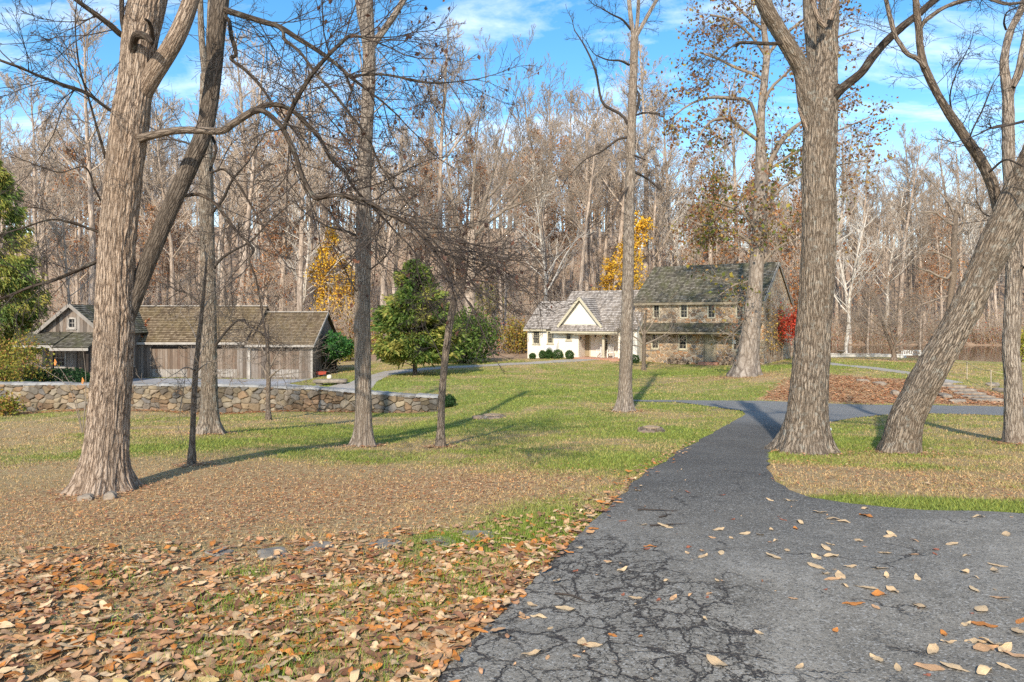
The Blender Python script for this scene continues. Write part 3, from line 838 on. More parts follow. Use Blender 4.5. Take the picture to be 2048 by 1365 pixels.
# grass blades standing on the near lawn
def build_grass():
    N = 520000
    d = np.exp(nrg.uniform(math.log(3.2), math.log(62.0), N)); x = nrg.uniform(-.82, .82, N) * d * 1.02; y = d
    fy = np.array([inside(q_, x, y) for q_ in (GRAV, PATH1, PATH2, LEAFBED)]).any(0) | (pond_mask(x, y) > -.2) | ((x < -2.5) & (x > -40) & (y > 30.4) & (y < 32.6))
    k = ~inside(ROAD, x, y) & ~fy
    x, y = x[k], y[k]
    g, l, f = cover(x, y)
    n2 = fbm(x * 1.6, y * 1.6, octv=3)
    keep = nrg.random(len(x)) < np.clip(.25 + .75 * g + .5 * n2, .12, 1) * np.where(inside(NEARLIT, x, y), .55, 1) * (1 - f)
    x, y, g, n2 = x[keep], y[keep], g[keep], n2[keep]
    n = len(x); z = terrain(x, y)
    h = (.015 + .020 * nrg.random(n)) * (1 + .3 * np.clip(g, 0, 1)) * np.clip(.85 + y / 30, 0, 2.2); w = .0025 + .0006 * y
    an = nrg.uniform(0, 2 * np.pi, n); ln = nrg.normal(0, .55, (n, 2)) * h[:, None]
    dx, dy = np.cos(an) * w, np.sin(an) * w
    V = np.stack([np.stack([x - dx, y - dy, z - .004], 1), np.stack([x + dx, y + dy, z - .004], 1), np.stack([x + ln[:, 0], y + ln[:, 1], z + h], 1)], 1).reshape(-1, 3)
    mixv = np.clip((g - .45) * 1.5 + .42 + .8 * n2 + nrg.normal(0, .2, n), 0, 1)[:, None]
    gc = np.array([[.19, .245, .05]]) * nrg.uniform(.65, 1.5, (n, 1)) + np.array([[.10, .05, .01]]) * nrg.random((n, 1)); dc = np.array([[.54, .37, .18]]) * nrg.uniform(.6, 1.3, (n, 1))
    C = np.repeat(dc * (1 - mixv) + gc * mixv, 3, 0)
    o = np_mesh('grass', V, [np.arange(n * 3).reshape(-1, 3)], M['blade'], col={'col': C})
    tag(o, 'short patchy autumn grass, green and straw coloured, on the near lawn', 'grass', kind='stuff')
build_grass()
def build_tufts():
    sp_ = [(830,1132),(905,1160),(1070,1145),(690,1185),(560,1212),(850,1218),(785,1192),(600,1295),(1060,1072),(1100,1050),(915,1083),(890,1078),(1010,1062),(640,1240),(500,1150),(450,1210),(760,1330),(560,1340),(520,1365),(960,1130),(300,1250),(960,1190),(230,1160),(420,1310)]
    X, Y = [], []
    for px, py in sp_:
        c = G(px, py); m = 240; r = rnd.uniform(.07, .2); X += list(c.x + nrg.normal(0, r * 1.3, m)); Y += list(c.y + nrg.normal(0, r, m))
    x, y = np.array(X), np.array(Y); k = ~inside(ROAD, x, y); x, y = x[k], y[k]; n = len(x); z = terrain(x, y); h = nrg.uniform(.03, .085, n); an = nrg.uniform(0, 6.28, n); w = .003
    dx, dy = np.cos(an) * w, np.sin(an) * w; ln = nrg.normal(0, .5, (n, 2)) * h[:, None]
    V = np.stack([np.stack([x - dx, y - dy, z], 1), np.stack([x + dx, y + dy, z], 1), np.stack([x + ln[:, 0], y + ln[:, 1], z + h], 1)], 1).reshape(-1, 3)
    C = np.repeat(np.array([[.15, .25, .04]]) * nrg.uniform(.6, 1.5, (n, 1)) + np.array([[.12, .07, 0]]) * nrg.random((n, 1)), 3, 0)
    tag(np_mesh('grass_tufts', V, [np.arange(n * 3).reshape(-1, 3)], M['blade'], col={'col': C}), 'fresh green grass tufts poking through the fallen leaves', 'grass', kind='stuff')
build_tufts()

# ---------------------------------------------------------------- fallen leaves
TAN, PINK, ORG, BRN, YEL, RED = (.62, .42, .235), (.53, .31, .16), (.50, .19, .045), (.27, .125, .065), (.55, .39, .15), (.32, .11, .06)
def leaf_shape(g, n=9):
    """curled pointed leaf of unit length lying flat: (verts, quads)"""
    t = np.linspace(0, 1, n); w = np.sin(np.pi * t ** .85) ** .8 * g.uniform(.15, .225); w[0] = .012; w[-1] = .004
    bend = g.uniform(.0, .34); z0 = bend * (t - .5) ** 2 * 1.3 + g.uniform(-.05, .06) * np.sin(t * 9); cup = g.uniform(-.05, .38); cup2 = g.uniform(-.05, .38)
    side = g.uniform(-.16, .16) * (t - .5) ** 2
    wob = g.normal(0, .016, (n, 2))
    L = np.column_stack([t - .5, side - w, z0 + cup * w + wob[:, 0]]); C = np.column_stack([t - .5, side, z0]); Rr = np.column_stack([t - .5, side + w, z0 + cup2 * w + wob[:, 1]])
    V = np.stack([L, C, Rr], 1).reshape(-1, 3); V[:, 2] -= V[:, 2].min()
    i = np.arange(n - 1)[:, None] * 3
    q = np.concatenate([i + np.array([[0, 1, 4, 3]]), i + np.array([[1, 2, 5, 4]])])
    if g.random() < .3:
        V[:, 2] = V[:, 2].max() - V[:, 2]
    return V, q
SHAPES = [leaf_shape(np.random.default_rng(100 + i)) for i in range(24)]

def litter_mesh(name, x, y, size, pal, off=.006, lift=.03, flat=.09):
    """many leaves merged as stuff"""
    n = len(x); z = terrain(x, y) + off
    g = nrg; si = g.integers(0, len(SHAPES), n); sz = size * g.uniform(.55, 1.25, n)
    an = g.uniform(0, 2 * np.pi, n); tx, ty = g.normal(0, flat, n), g.normal(0, flat, n)
    SV = np.array([s[0] for s in SHAPES])[si] * sz[:, None, None]
    ca, sa = np.cos(an)[:, None], np.sin(an)[:, None]
    X = SV[..., 0] * ca - SV[..., 1] * sa; Y = SV[..., 0] * sa + SV[..., 1] * ca
    Z = SV[..., 2] + X * tx[:, None] + Y * ty[:, None]; Z = Z - Z.min(1, keepdims=True) + (g.random(n) * lift)[:, None]
    V = np.stack([X + x[:, None], Y + y[:, None], Z + z[:, None]], -1).reshape(-1, 3)
    m = SV.shape[1]; q = (np.arange(n)[:, None, None] * m + SHAPES[0][1][None]).reshape(-1, 4)
    pal = np.array(pal); c = pal[g.integers(0, len(pal), n)] * g.uniform(.65, 1.25, (n, 1))
    mid_w = np.where(np.arange(m) % 3 == 1, 1.12, .93)[None, :, None] * g.uniform(.82, 1.16, (n, m, 1))
    C = (np.clip(c, 0, .8)[:, None, :] * mid_w).reshape(-1, 3)
    return np_mesh(name, V, [q], M['litter'], smooth=True, col={'col': C})

def fill(poly, n, rel=True, ymin=None):
    P = np.array(poly); xs, ys = [], []
    while len(xs) < n:
        x = nrg.uniform(P[:, 0].min(), P[:, 0].max(), n * 2); y = nrg.uniform(P[:, 1].min(), P[:, 1].max(), n * 2)
        k = inside(poly, x, y); xs += list(x[k]); ys += list(y[k])
    return np.array(xs[:n]), np.array(ys[:n])

x, y = fill(NEARLIT, 7200)
dn = fbm(x * .8, y * .8, octv=3) + .45 * sstep(5.6, 4.0, y); k = nrg.random(len(x)) < np.clip(.55 + .8 * dn + .25 * sstep(-2.5, .5, x), .08, 1)
k &= ~inside(ROAD, x, y)
LX, LY = x[k], y[k]
near = np.argsort(LY + .02 * nrg.random(len(LY)))
vis = near[(np.abs(LX[near]) < .72 * LY[near]) & (LY[near] > 3.55)]
IND = vis[:185]                                     # the leaves that show largest become objects of their own
rest = np.setdiff1d(np.arange(len(LX)), IND)
PALN = [TAN, TAN, TAN, PINK, PINK, PINK, BRN, BRN, ORG, ORG, ORG, (.56, .30, .13), (.48, .24, .12), (.40, .22, .12), (.52, .27, .12)]
tag(litter_mesh('leaf_litter', LX[rest], LY[rest], .122, PALN, lift=.012), 'deep litter of big curled tan and orange leaves beside the drive', 'leaf litter', kind='stuff')
# small crumbs on the lawn, road edge, wall foot and the leaf bed
xs, ys, sz = [], [], []
d = np.exp(nrg.uniform(math.log(4.5), math.log(30), 60000)); xx = nrg.uniform(-.8, .8, 60000) * d
g, l, f = cover(xx, d); k = (nrg.random(60000) < np.clip(l * .8 + .02, 0, 1)) & ~inside(ROAD, xx, d)
tag(litter_mesh('leaf_crumbs', xx[k], d[k], .034 + .0012 * d[k], [TAN, PINK, (.60, .29, .11), (.36, .15, .07), (.56, .25, .09), RED, (.60, .36, .18), (.60, .27, .09)], lift=.030), 'small brown leaf crumbs scattered over the worn lawn', 'leaf litter', kind='stuff')
q_ = poly_from_px([(-200,1135),(0,1105),(400,1085),(800,1060),(1080,1030),(1220,985),(1120,1075),(900,1105),(500,1125),(0,1140)])
bx, by = fill(q_, 520); k = ~inside(ROAD, bx, by)
tag(litter_mesh('scattered_leaves', bx[k], by[k], .10, PALN, off=.012, lift=.008), 'sparse curled leaves thinning out onto the worn lawn', 'leaf litter', kind='stuff')
for (px, d, r_) in ((210, 8.5, .5), (1610, 11.5, .62), (1800, 11.5, .5), (728, 13.5, .35), (420, 15.5, .4), (2030, 13, .35), (1251, 21, .5), (1492, 34, 1.2), (882, 13, .25), (384, 10.2, .2)):
    c = at(px, d); m = 150; a_ = nrg.uniform(0, 6.283, m); rr_ = r_ * (.75 + np.abs(nrg.normal(0, .55, m))); lx, ly = c.x + np.cos(a_) * rr_, c.y + np.sin(a_) * rr_; k = ~inside(ROAD, lx, ly)
    tag(litter_mesh('root_leaves', lx[k], ly[k], .045 + .003 * d, [PINK, BRN, (.48, .22, .1), (.36, .18, .1), TAN], off=.01, lift=.03), {210: 'brown leaves gathered at the foot of the big tan tree', 1610: 'brown leaves gathered at the foot of the massive grey tree', 1800: 'brown leaves gathered at the foot of the leaning tree', 728: 'brown leaves at the foot of the tall brown tree', 420: 'brown leaves at the foot of the slim grey tree', 2030: 'brown leaves at the foot of the right edge tree', 1251: 'brown leaves at the foot of the slender tree before the cottage', 1492: 'brown leaves mounded at the foot of the sycamore', 882: 'brown leaves at the foot of the crooked dark tree', 384: 'brown leaves at the foot of the pale sapling'}[px], 'leaf litter', kind='stuff')
bx, by = fill(LEAFBED, 7000); bx = bx + nrg.normal(0, .35, 7000); by = by + nrg.normal(0, .3, 7000); k = ~inside(ROAD, bx, by) | (nrg.random(7000) < .08); bx, by = bx[k], by[k]
tag(litter_mesh('leaf_bed', bx, by, .17, [(.34, .15, .07), PINK, (.48, .20, .09), (.58, .28, .13), (.48, .23, .10), (.58, .34, .19)], lift=.05), 'rust brown leaves heaped on the bank beyond the cross drive', 'leaf litter', kind='stuff')
# drifts along the left border of the drive
eb = np.array(ROAD); e0 = eb[(eb[:, 1] < 21) & (eb[:, 1] > 3)]
dd = dist_poly(NEARLIT, e0[:, 0], e0[:, 1])
ed = e0[(e0[:, 0] < .20 * e0[:, 1] + .9)]
j = nrg.integers(0, len(ed), 500); p = ed[j] + nrg.normal(0, .12, (500, 2)); k = ~inside(ROAD, p[:, 0], p[:, 1]) | (nrg.random(500) < .12)
tag(litter_mesh('leaf_drift', p[k, 0], p[k, 1], .10, PALN, off=.018), 'thin drift of brown leaves caught along the drive edge', 'leaf litter', kind='stuff')
j = nrg.uniform(-24, -3, 1500); p = np.column_stack([j, 30.9 + nrg.normal(0, .22, 1500)])
tag(litter_mesh('leaf_row', p[:, 0], p[:, 1], .13, [BRN, PINK, RED, ORG], off=.01), 'row of red brown leaves along the foot of the stone wall', 'leaf litter', kind='stuff')

j_ = fill(ROAD, 900); k = (j_[1] > 3) & (j_[1] < 11); k &= nrg.random(900) < np.clip(.75 - (j_[0] - .5) * .08, .2, 1)
tag(litter_mesh('leaf_bits', j_[0][k], j_[1][k], .034, [BRN, RED, (.40, .22, .12), PINK, TAN], off=.019, lift=.003), 'tiny brown leaf bits and grit strewn over the drive', 'leaf litter', kind='stuff')

LEAFMAT = {}
for nm, c in dict(tan=TAN, pink=PINK, orange=ORG, brown=BRN, yellow=YEL, red=RED).items():
    t = NT('fallen_leaf_' + nm); o = t.obj()
    r = t.n('ShaderNodeObjectInfo').outputs['Random']
    cc = t.mix(t.mr(t.noise(o, 14, 4), .35, .7, 0, .6), c, tuple(q * .55 for q in c))
    cc = t.mix(t.mr(r, 0, 1, 0, .5), cc, tuple(min(.75, q * 1.3) for q in c))
    yv = t.math('ABSOLUTE', t.sep(o)[1])
    cc = t.mix(t.mr(yv, .012, 0, 0, .5), cc, tuple(min(.8, q * 1.4) for q in c))
    t.bump(t.noise(t.map(o, (1, 4, 1)), 12, 3), .3, .02)
    LEAFMAT[nm] = t.done(cc, .6, .25)
PROTO = {}
LLAB = {'tan': 'pale tan', 'pink': 'pinkish brown', 'orange': 'bright orange', 'brown': 'dark brown', 'yellow': 'yellow', 'red': 'small rust red'}
def put_leaf(px, py, L, colr, where, rg, pos=None):
    p = G(px, py) if pos is None else Vector((pos[0], pos[1], tz(*pos)))
    v = rg.randrange(len(SHAPES)); key = (v, colr)
    if key not in PROTO:
        o = np_mesh('fallen_leaf', SHAPES[v][0], [SHAPES[v][1]], LEAFMAT[colr], smooth=True); PROTO[key] = o
    else:
        o = PROTO[key].copy(); link(o)
    o.name = 'fallen_leaf'
    o.scale = (L, L * rg.uniform(.85, 1.15), L * rg.uniform(.7, 1.2))
    o.location = (p.x, p.y, p.z + (.018 if where == 'drive' else .012 + .025 * rg.random()))
    o.rotation_euler = (rg.gauss(0, .08), rg.gauss(0, .08), rg.uniform(0, 6.28))
    if where == 'drive':
        tag(o, f'{LLAB[colr]} fallen leaf lying on the cracked asphalt drive', 'leaf', 'fallen leaves on the drive')
    else:
        tag(o, f'{LLAB[colr]} fallen leaf on the nearest grass left of the drive', 'leaf', 'fallen leaves beside the drive')
for i in IND:
    put_leaf(0, 0, rnd.uniform(.09, .155), rnd.choice(['tan', 'tan', 'tan', 'tan', 'pink', 'pink', 'pink', 'brown', 'brown', 'orange', 'tan', 'yellow', 'pink']), 'grass', rnd, (float(LX[i]), float(LY[i])))
DL = [(1158,1101,20,'tan'),(1245,1146,25,'tan'),(1091,1144,20,'tan'),(1064,1216,26,'tan'),(1130,1223,40,'tan'),(1048,1242,22,'pink'),(1078,1240,36,'tan'),(1100,1263,20,'tan'),(1164,1291,38,'tan'),(1185,1297,36,'tan'),
 (1062,1315,44,'tan'),(1095,1322,18,'pink'),(1153,1319,16,'pink'),(1226,1277,20,'orange'),(1281,1279,16,'orange'),(1270,1202,26,'tan'),(1346,1203,25,'pink'),(1410,1243,18,'tan'),(1518,1272,22,'tan'),(1433,1333,50,'tan'),(1599,1341,24,'tan'),
 (1586,1203,18,'pink'),(1671,1267,20,'orange'),(1755,1326,38,'tan'),(1795,1343,30,'tan'),(1858,1342,52,'pink'),(1855,1358,16,'red'),(1910,1343,48,'tan'),(1970,1350,55,'tan'),(2014,1342,34,'tan'),(1865,1308,50,'tan'),(1897,1292,32,'tan'),(1888,1275,26,'orange'),(1953,1290,40,'tan'),
 (1970,1303,52,'pink'),(1990,1296,50,'tan'),(2010,1306,48,'tan'),(2030,1318,40,'pink'),(2035,1268,44,'tan'),(1968,1256,42,'orange'),(1931,1255,26,'tan'),(2040,1249,30,'orange'),(1963,1224,46,'tan'),(2000,1202,34,'pink'),(1948,1184,34,'tan'),(1930,1150,24,'tan'),(1950,1160,16,'tan'),
 (1988,1146,34,'tan'),(1995,1136,32,'tan'),(1838,1217,42,'tan'),(1760,1195,44,'orange'),(1785,1187,36,'tan'),(1732,1181,42,'tan'),(1708,1214,40,'orange'),(1752,1221,22,'pink'),(1690,1177,24,'tan'),(1834,1162,30,'tan'),(1773,1158,26,'tan'),(1680,1158,40,'tan'),(1650,1153,26,'tan'),(1664,1164,32,'pink'),(1758,1142,34,'tan'),(1700,1139,26,'tan'),
 (1632,1138,38,'tan'),(1633,1120,26,'tan'),(1662,1117,34,'tan'),(1547,1118,38,'tan'),(1574,1105,20,'tan'),(1769,1111,24,'tan'),(1828,1114,20,'pink'),(1932,1116,20,'tan'),(2012,1073,30,'tan'),(1903,1093,26,'tan'),(1829,1086,18,'pink'),(1716,1086,24,'tan'),(1651,1101,36,'tan'),(1660,1093,22,'tan'),(1784,1074,26,'tan'),(1778,1077,24,'tan'),
 (1732,1036,32,'orange'),(1640,1029,26,'tan'),(1668,1043,30,'tan'),(1690,1048,28,'tan'),(1600,1049,30,'tan'),(1543,1064,20,'tan'),(1551,1086,16,'tan'),(1490,1072,24,'tan'),(1520,1074,18,'tan'),(1463,1081,16,'tan'),(1437,1064,24,'tan'),(1442,1111,28,'tan'),(1405,1118,28,'tan'),(1404,1106,16,'pink'),(1424,1080,14,'pink'),
 (1300,1098,24,'orange'),(1293,1103,20,'red'),(1246,1046,16,'red'),(1284,1054,20,'tan'),(1332,1057,36,'tan'),(1376,988,14,'red'),(1445,994,14,'red'),(1466,1043,12,'red'),(1566,1044,16,'red'),(1591,1062,18,'orange'),(1580,1005,26,'tan'),(1540,1004,18,'tan'),(1730,1021,22,'tan'),(1852,970,20,'tan'),(1956,1038,26,'tan'),(1378,1099,16,'red'),(1375,1111,14,'tan'),
 (1333,1166,16,'tan'),(1434,1166,16,'tan'),(1418,1193,16,'pink'),(1415,1200,14,'red'),(1380,1195,16,'pink'),(1317,1206,16,'red'),(1246,1195,14,'red'),(1214,1128,14,'pink'),(1218,1129,14,'tan'),(1150,1148,16,'red'),(1872,1104,18,'red'),(1870,1113,16,'red')]
for (px, py, w, c) in DL:
    p = G(px, py); put_leaf(px, py, max(.05, min(.22, w * 1.12 * p.y / F)), c, 'drive', rnd)
# ---------------------------------------------------------------- the lawn trees
def tree(name, px, py, d, label, group=None):
    b = G(px, py) if d is None else at(px, d)
    return empty(name, b, 0, label, 'tree', group)

def grounded(rows, root, extra=.3):
    """start a trunk just under the ground"""
    x, y, z, r = rows[0]; gz = tz(x, y)
    dx, dy, dz = [rows[1][k] - rows[0][k] for k in range(3)]
    return [(x - dx / max(dz, .1) * extra, y - dy / max(dz, .1) * extra, gz - extra, r)] + [(x, y, max(z, gz), r)] + rows[1:]

def side_limb(name, pts, d0, d1, mat, root, sides=18, amp=.004, n=None):
    rows = px_path(pts, d0, d1)
    trunk_mesh(name, rows, mat, root, sides=sides, step=.03, amp=amp, flare=0, furrow=30, seed=rnd.random() * 9)
    return rows

# --- big tan tree on the left --------------------------------------------------
rg = random.Random(21)
A = tree('tulip_tree', 210, 985, 8.5, 'big leaning tan barked tree in front at left, bare, with long arching limb')
dA = 8.5
ta = px_path([(207,985,86),(213,900,78),(218,820,74),(224,740,72),(228,660,71),(231,560,69),(236,470,67),(248,340,68),(262,230,70),(270,170,66),(279,86,66),(296,0,70),(318,-110,62),(335,-230,52)], dA)
trunk_mesh('trunk', grounded(ta, A), M['tan'], A, sides=200, step=.020, amp=.017, flare=.62, fh=.28, seed=.7, furrow=27,
           knobs=[(2.9, -2.2, .12, .05), (4.1, -1.9, .09, .03)])
limbsA = []
def la(pts, d1, mat='dark', sides=16, d0=dA, name='limb'):
    r = side_limb(name, pts, d0, d1, M[mat], A, sides); limbsA.append(r); return r
s1 = la([(268,205,40),(287,182,40),(305,150,40),(335,105,36),(360,60,34),(382,0,31),(400,-80,27)], 8.4, 'tan', 40)
s2 = la([(240,660,40),(262,610,36),(290,540,34),(322,460,34),(350,395,35),(378,335,35),(404,275,34),(418,215,33),(428,140,32),(433,70,33),(440,0,34),(446,-80,30)], 9.3, 'darkmid', 44)
r1 = la([(252,292,26),(268,282,21),(300,272,17),(350,262,15),(400,261,15),(443,262,15),(470,245,14),(505,223,14)], 8.2, 'mid', 20)
r1a = la([(503,224,13),(525,222,11),(550,240,10),(568,262,10),(588,305,10),(604,352,10),(620,383,10),(633,397,10),(665,391,9),(700,394,9),(735,404,9),(775,427,8),(820,450,7),(850,480,6),(880,520,5),(910,570,4)], 7.2, 'dark', 14, 8.2)
r1b = la([(500,225,12),(535,211,11),(562,212,10),(590,226,9),(615,250,9),(640,278,8),(662,318,8),(690,345,7),(705,372,6),(730,400,5),(780,450,4)], 8.8, 'dark', 12, 8.2)
r1c = la([(567,263,8),(574,240,9),(584,216,9),(597,192,9),(622,152,8),(650,118,8),(678,90,7),(702,72,6),(740,80,4),(790,100,3)], 7.6, 'dark', 12, 8.0)
u1 = la([(436,14,14),(455,22,13),(490,33,12),(530,45,11),(560,55,10),(600,80,9),(640,105,8),(680,135,7),(705,158,6),(760,200,4),(800,235,3)], 8.8, 'dark', 14, 9.2)
u2 = la([(438,28,9),(457,40,8),(462,70,8),(472,108,8),(462,118,7),(490,140,7),(515,165,6),(540,200,5),(556,228,4)], 8.6, 'dark', 10, 9.2)
u3 = la([(545,48,7),(565,62,7),(570,80,7),(600,105,6),(630,145,6),(670,190,6),(700,230,5),(735,275,5),(760,330,4),(800,390,3)], 8.2, 'dark', 10, 8.9)
u4 = la([(700,155,5),(730,150,5),(770,150,5),(815,158,4),(860,166,4),(900,165,3),(960,158,2)], 8.4, 'dark', 8, 8.8)
l1 = la([(252,72,14),(240,68,13),(222,52,12),(200,35,11),(172,15,10),(148,-4,9),(110,-40,7)], 8.0, 'dark', 14)
l2 = la([(248,62,9),(244,40,9),(243,0,9),(240,-60,7)], 8.6, 'dark', 12)
l3 = la([(236,232,7),(205,210,6),(170,185,6),(120,168,6),(85,155,6),(50,140,5),(20,128,5),(-30,112,4),(-90,100,3)], 7.6, 'dark', 10)
l4 = la([(212,318,6),(195,260,5),(178,200,4),(160,140,4),(152,80,3),(150,20,2)], 8.0, 'dark', 8)
l5 = la([(205,518,8),(180,530,8),(150,543,7),(110,560,7),(60,575,6),(10,595,5),(-50,610,4)], 7.8, 'dark', 10)
l6 = la([(212,470,6),(180,458,5),(140,445,5),(100,440,4),(50,455,3),(0,470,3)], 7.9, 'dark', 8)
l7 = la([(372,392,7),(400,390,7),(430,408,6),(455,440,6),(480,470,5),(506,498,6),(498,520,5),(512,560,4),(525,620,3)], 8.0, 'dark', 10, 9.0)
l8 = la([(425,275,6),(432,300,6),(420,340,5),(425,345,5),(450,340,5),(480,375,4),(510,425,4),(535,470,3)], 8.4, 'dark', 8, 9.1)
l9 = la([(212,420,4),(190,380,4),(170,335,3),(120,345,3),(70,330,2)], 7.8, 'dark', 8)
st1 = la([(266,160,13),(264,135,13),(266,100,14),(268,80,15),(276,70,16),(292,74,13),(304,86,9)], 8.0, 'dark', 16, 8.5, 'broken_stub')
st2 = la([(305,80,9),(303,60,9),(298,45,7),(290,38,4)], 8.1, 'dark', 12, 8.4, 'broken_stub')
B = Tubes()
SA = dict(TW, wob=[.2, .22, .25], nc=[7, 4, 0], lr=[.5, .5, .5], ang=[42, 40, 40], trop=[.0, .02, .03])
for rows, n, L, r, up, dr in ((r1a, 26, 1.7, .010, 0, .25), (r1b, 20, 1.6, .010, .1, .1), (r1c, 20, 1.5, .009, .1, .1), (u1, 24, 1.7, .010, 0, .25), (u2, 12, 1.2, .008, 0, .1),
                              (u3, 20, 1.4, .008, 0, .2), (u4, 14, 1.2, .007, 0, .2), (l1, 8, 1.4, .009, 0, .2), (l2, 3, 1.0, .008, 0, 0), (l3, 13, 1.6, .008, .1, .1), (l4, 6, 1.0, .006, .2, 0),
                              (l5, 8, 1.3, .008, .1, .1), (l6, 8, 1.1, .006, .1, .1), (l7, 10, 1.3, .007, 0, .3), (l8, 8, 1.2, .007, 0, .2), (l9, 5, .9, .005, 0, 0), (r1, 3, 1.1, .007, .3, .1), (s2, 6, 1.2, .009, .1, .2)):
    twigs_on(B, rows, n, L, r, rg, .12 if rows not in (r1, s2) else .45, SA, up, dr)
# the thick fan of drooping twigs at the end of the long limb
for k in range(20):
    x, y = rg.uniform(800, 930), 0; y = 440 + (x - 790) * .55 + rg.uniform(-20, 20)
    p = W(x, y, rg.uniform(6.9, 7.8)); dv = Vector((rg.uniform(.5, 1.2), rg.uniform(-.5, .5), rg.uniform(-.75, .1)))
    branch(B, p, dv, rg.uniform(.8, 1.7), .009, 0, SA, rg)
B.build('crown', M['twig_dark'], A)
dead = [p for p in B.tips if 1.2 < p.z and -2.6 < p.x < .6]
leaf_cards('withered_leaves', rg.sample(dead, min(len(dead), 420)), .045, [(.06, .035, .03), (.10, .05, .035), (.16, .07, .04)], M['leafcol'], A, rg, jit=.02, hang=2.)

# --- slim grey tree behind it ----------------------------------------------------
Bt = tree('slim_tree', 420, 868, 15.5, 'straight slim grey tree standing between big tan tree and stone wall')
tb = px_path([(420,868,36),(419,800,33),(418,700,31),(417,600,30),(415,500,27),(413,400,27),(411,300,26),(412,210,24),(413,150,22)], 15.5)
trunk_mesh('trunk', grounded(tb, Bt), M['grey'], Bt, sides=72, step=.04, amp=.010, flare=.75, fh=.28, seed=3.2)
f1 = px_path([(412,165,15),(406,110,13),(402,50,12),(400,-40,11)], 15.5); f2 = px_path([(413,160,13),(417,110,12),(419,50,11),(422,-40,10)], 15.6)
for f in (f1, f2): trunk_mesh('limb', f, M['grey'], Bt, sides=20, step=.05, amp=.005, flare=0)
B = Tubes(); rg = random.Random(5)
for pts, d1 in (([(412,560,7),(440,520,6),(470,500,5),(505,480,4),(540,440,3)], 15), ([(420,430,7),(445,400,6),(465,360,5),(500,320,3)], 14.8), ([(408,330,6),(380,290,5),(350,280,4),(310,260,3)], 15.6), ([(424,700,6),(455,660,5),(480,640,4),(500,655,3)], 15), ([(410,620,5),(380,590,4),(350,580,3)], 15.4)):
    rows = px_path(pts, 15.5, d1); B.add([r[:3] for r in spline(rows, 14)], [r[3] for r in spline(rows, 14)], 6); twigs_on(B, rows, 9, 1.6, .010, rg)
twigs_on(B, f1, 6, 1.8, .01, rg); twigs_on(B, f2, 6, 1.8, .01, rg)
B.build('crown', M['twig_dark'], Bt)

# --- sapling in front of the wall, left ----------------------------------------
def sapling(name, label, base, paths, d, mat, tw, L, r, seed, n=7, S=TW, parts='crown'):
    rg = random.Random(seed); o = tree(name, *base, d, label)
    rows = px_path(paths[0], d); trunk_mesh('trunk', grounded(rows, o, .15), M[mat], o, sides=22, step=.04, amp=.003, flare=.35, fh=.15, seed=seed)
    B = Tubes()
    for pts in paths[1:]:
        m_ = len(pts) - 1; q = px_path([(x, y, w * (.85 - .72 * i / m_)) for i, (x, y, w) in enumerate(pts)], d, d + rg.uniform(-1, 1)); sp_ = spline(q, 12); B.add([p[:3] for p in sp_], [max(p[3], .004) for p in sp_], 6); twigs_on(B, q, n, L, r, rg, .2, S)
    twigs_on(B, rows[-3:], 4, L, r, rg, .2, S)
    B.build(parts, M[tw], o); return o
sapling('sapling', 'thin pale sapling in front of the slim grey tree', (384,932), [[(383,932,13),(386,850,11),(390,760,11),(396,690,9),(402,640,8),(408,580,6),(413,520,4)],
        [(392,745,5),(410,730,4),(440,722,4),(462,736,3)], [(394,720,5),(410,690,4),(432,665,3),(460,640,2)], [(390,742,4),(372,735,4),(350,748,3),(310,770,2)], [(398,690,4),(380,650,3),(360,625,2)], [(404,620,4),(425,590,3),(450,560,2)]], 10.2, 'mid', 'twig_mid', .9, .006, 31)
sapling('young_tree', 'small bare young tree directly in front of stone wall centre', (537,840), [[(537,840,9),(536,800,9),(537,757,9),(535,700,7),(535,650,5)],
        [(537,757,6),(525,735,5),(505,715,4),(490,690,3)], [(538,757,6),(555,742,5),(580,728,4),(600,705,3)], [(537,740,5),(560,700,4),(585,670,3)], [(536,720,4),(515,680,3),(500,650,2)], [(537,750,5),(570,750,3),(610,745,2)]], 22, 'mid', 'twig_mid', 1.9, .010, 33, 9)
# --- tree 3 --------------------------------------------------------------------
T3 = tree('tall_tree', 728, 893, 13.5, 'tall straight brown tree left of centre, forking near the photo top')
t3 = px_path([(728,893,34),(727,820,32),(725,700,32),(725,600,31),(727,500,30),(728,420,29),(729,340,28),(733,260,27),(736,200,26),(738,140,26),(738,95,26),(733,50,30),(728,0,36),(725,-80,34)], 13.5)
trunk_mesh('trunk', grounded(t3, T3), M['greyfar'], T3, sides=84, step=.035, amp=.009, flare=.65, fh=.25, seed=5.5, knobs=[(3.0, 2.2, .12, .05), (1.2, -1.2, .08, .02)])
f = px_path([(741,96,15),(752,82,15),(768,60,14),(788,32,13),(812,-8,12),(840,-60,10)], 13.5); trunk_mesh('limb', f, M['greyfar'], T3, sides=24, step=.04, amp=.005, flare=0)
B = Tubes(); rg = random.Random(9); twigs_on(B, f, 5, 1.5, .01, rg)
for pts in ([(716,473,6),(690,462,5),(660,455,4),(630,440,3)], [(722,600,4),(700,560,3),(680,520,2)], [(740,540,4),(765,520,3),(780,500,2)], [(724,330,5),(700,290,4),(670,250,3)]):
    q = px_path(pts, 13.5, 13); sp_ = spline(q, 10); B.add([p[:3] for p in sp_], [p[3] for p in sp_], 6); twigs_on(B, q, 6, 1.1, .008, rg)
B.build('crown', M['twig_dark'], T3)
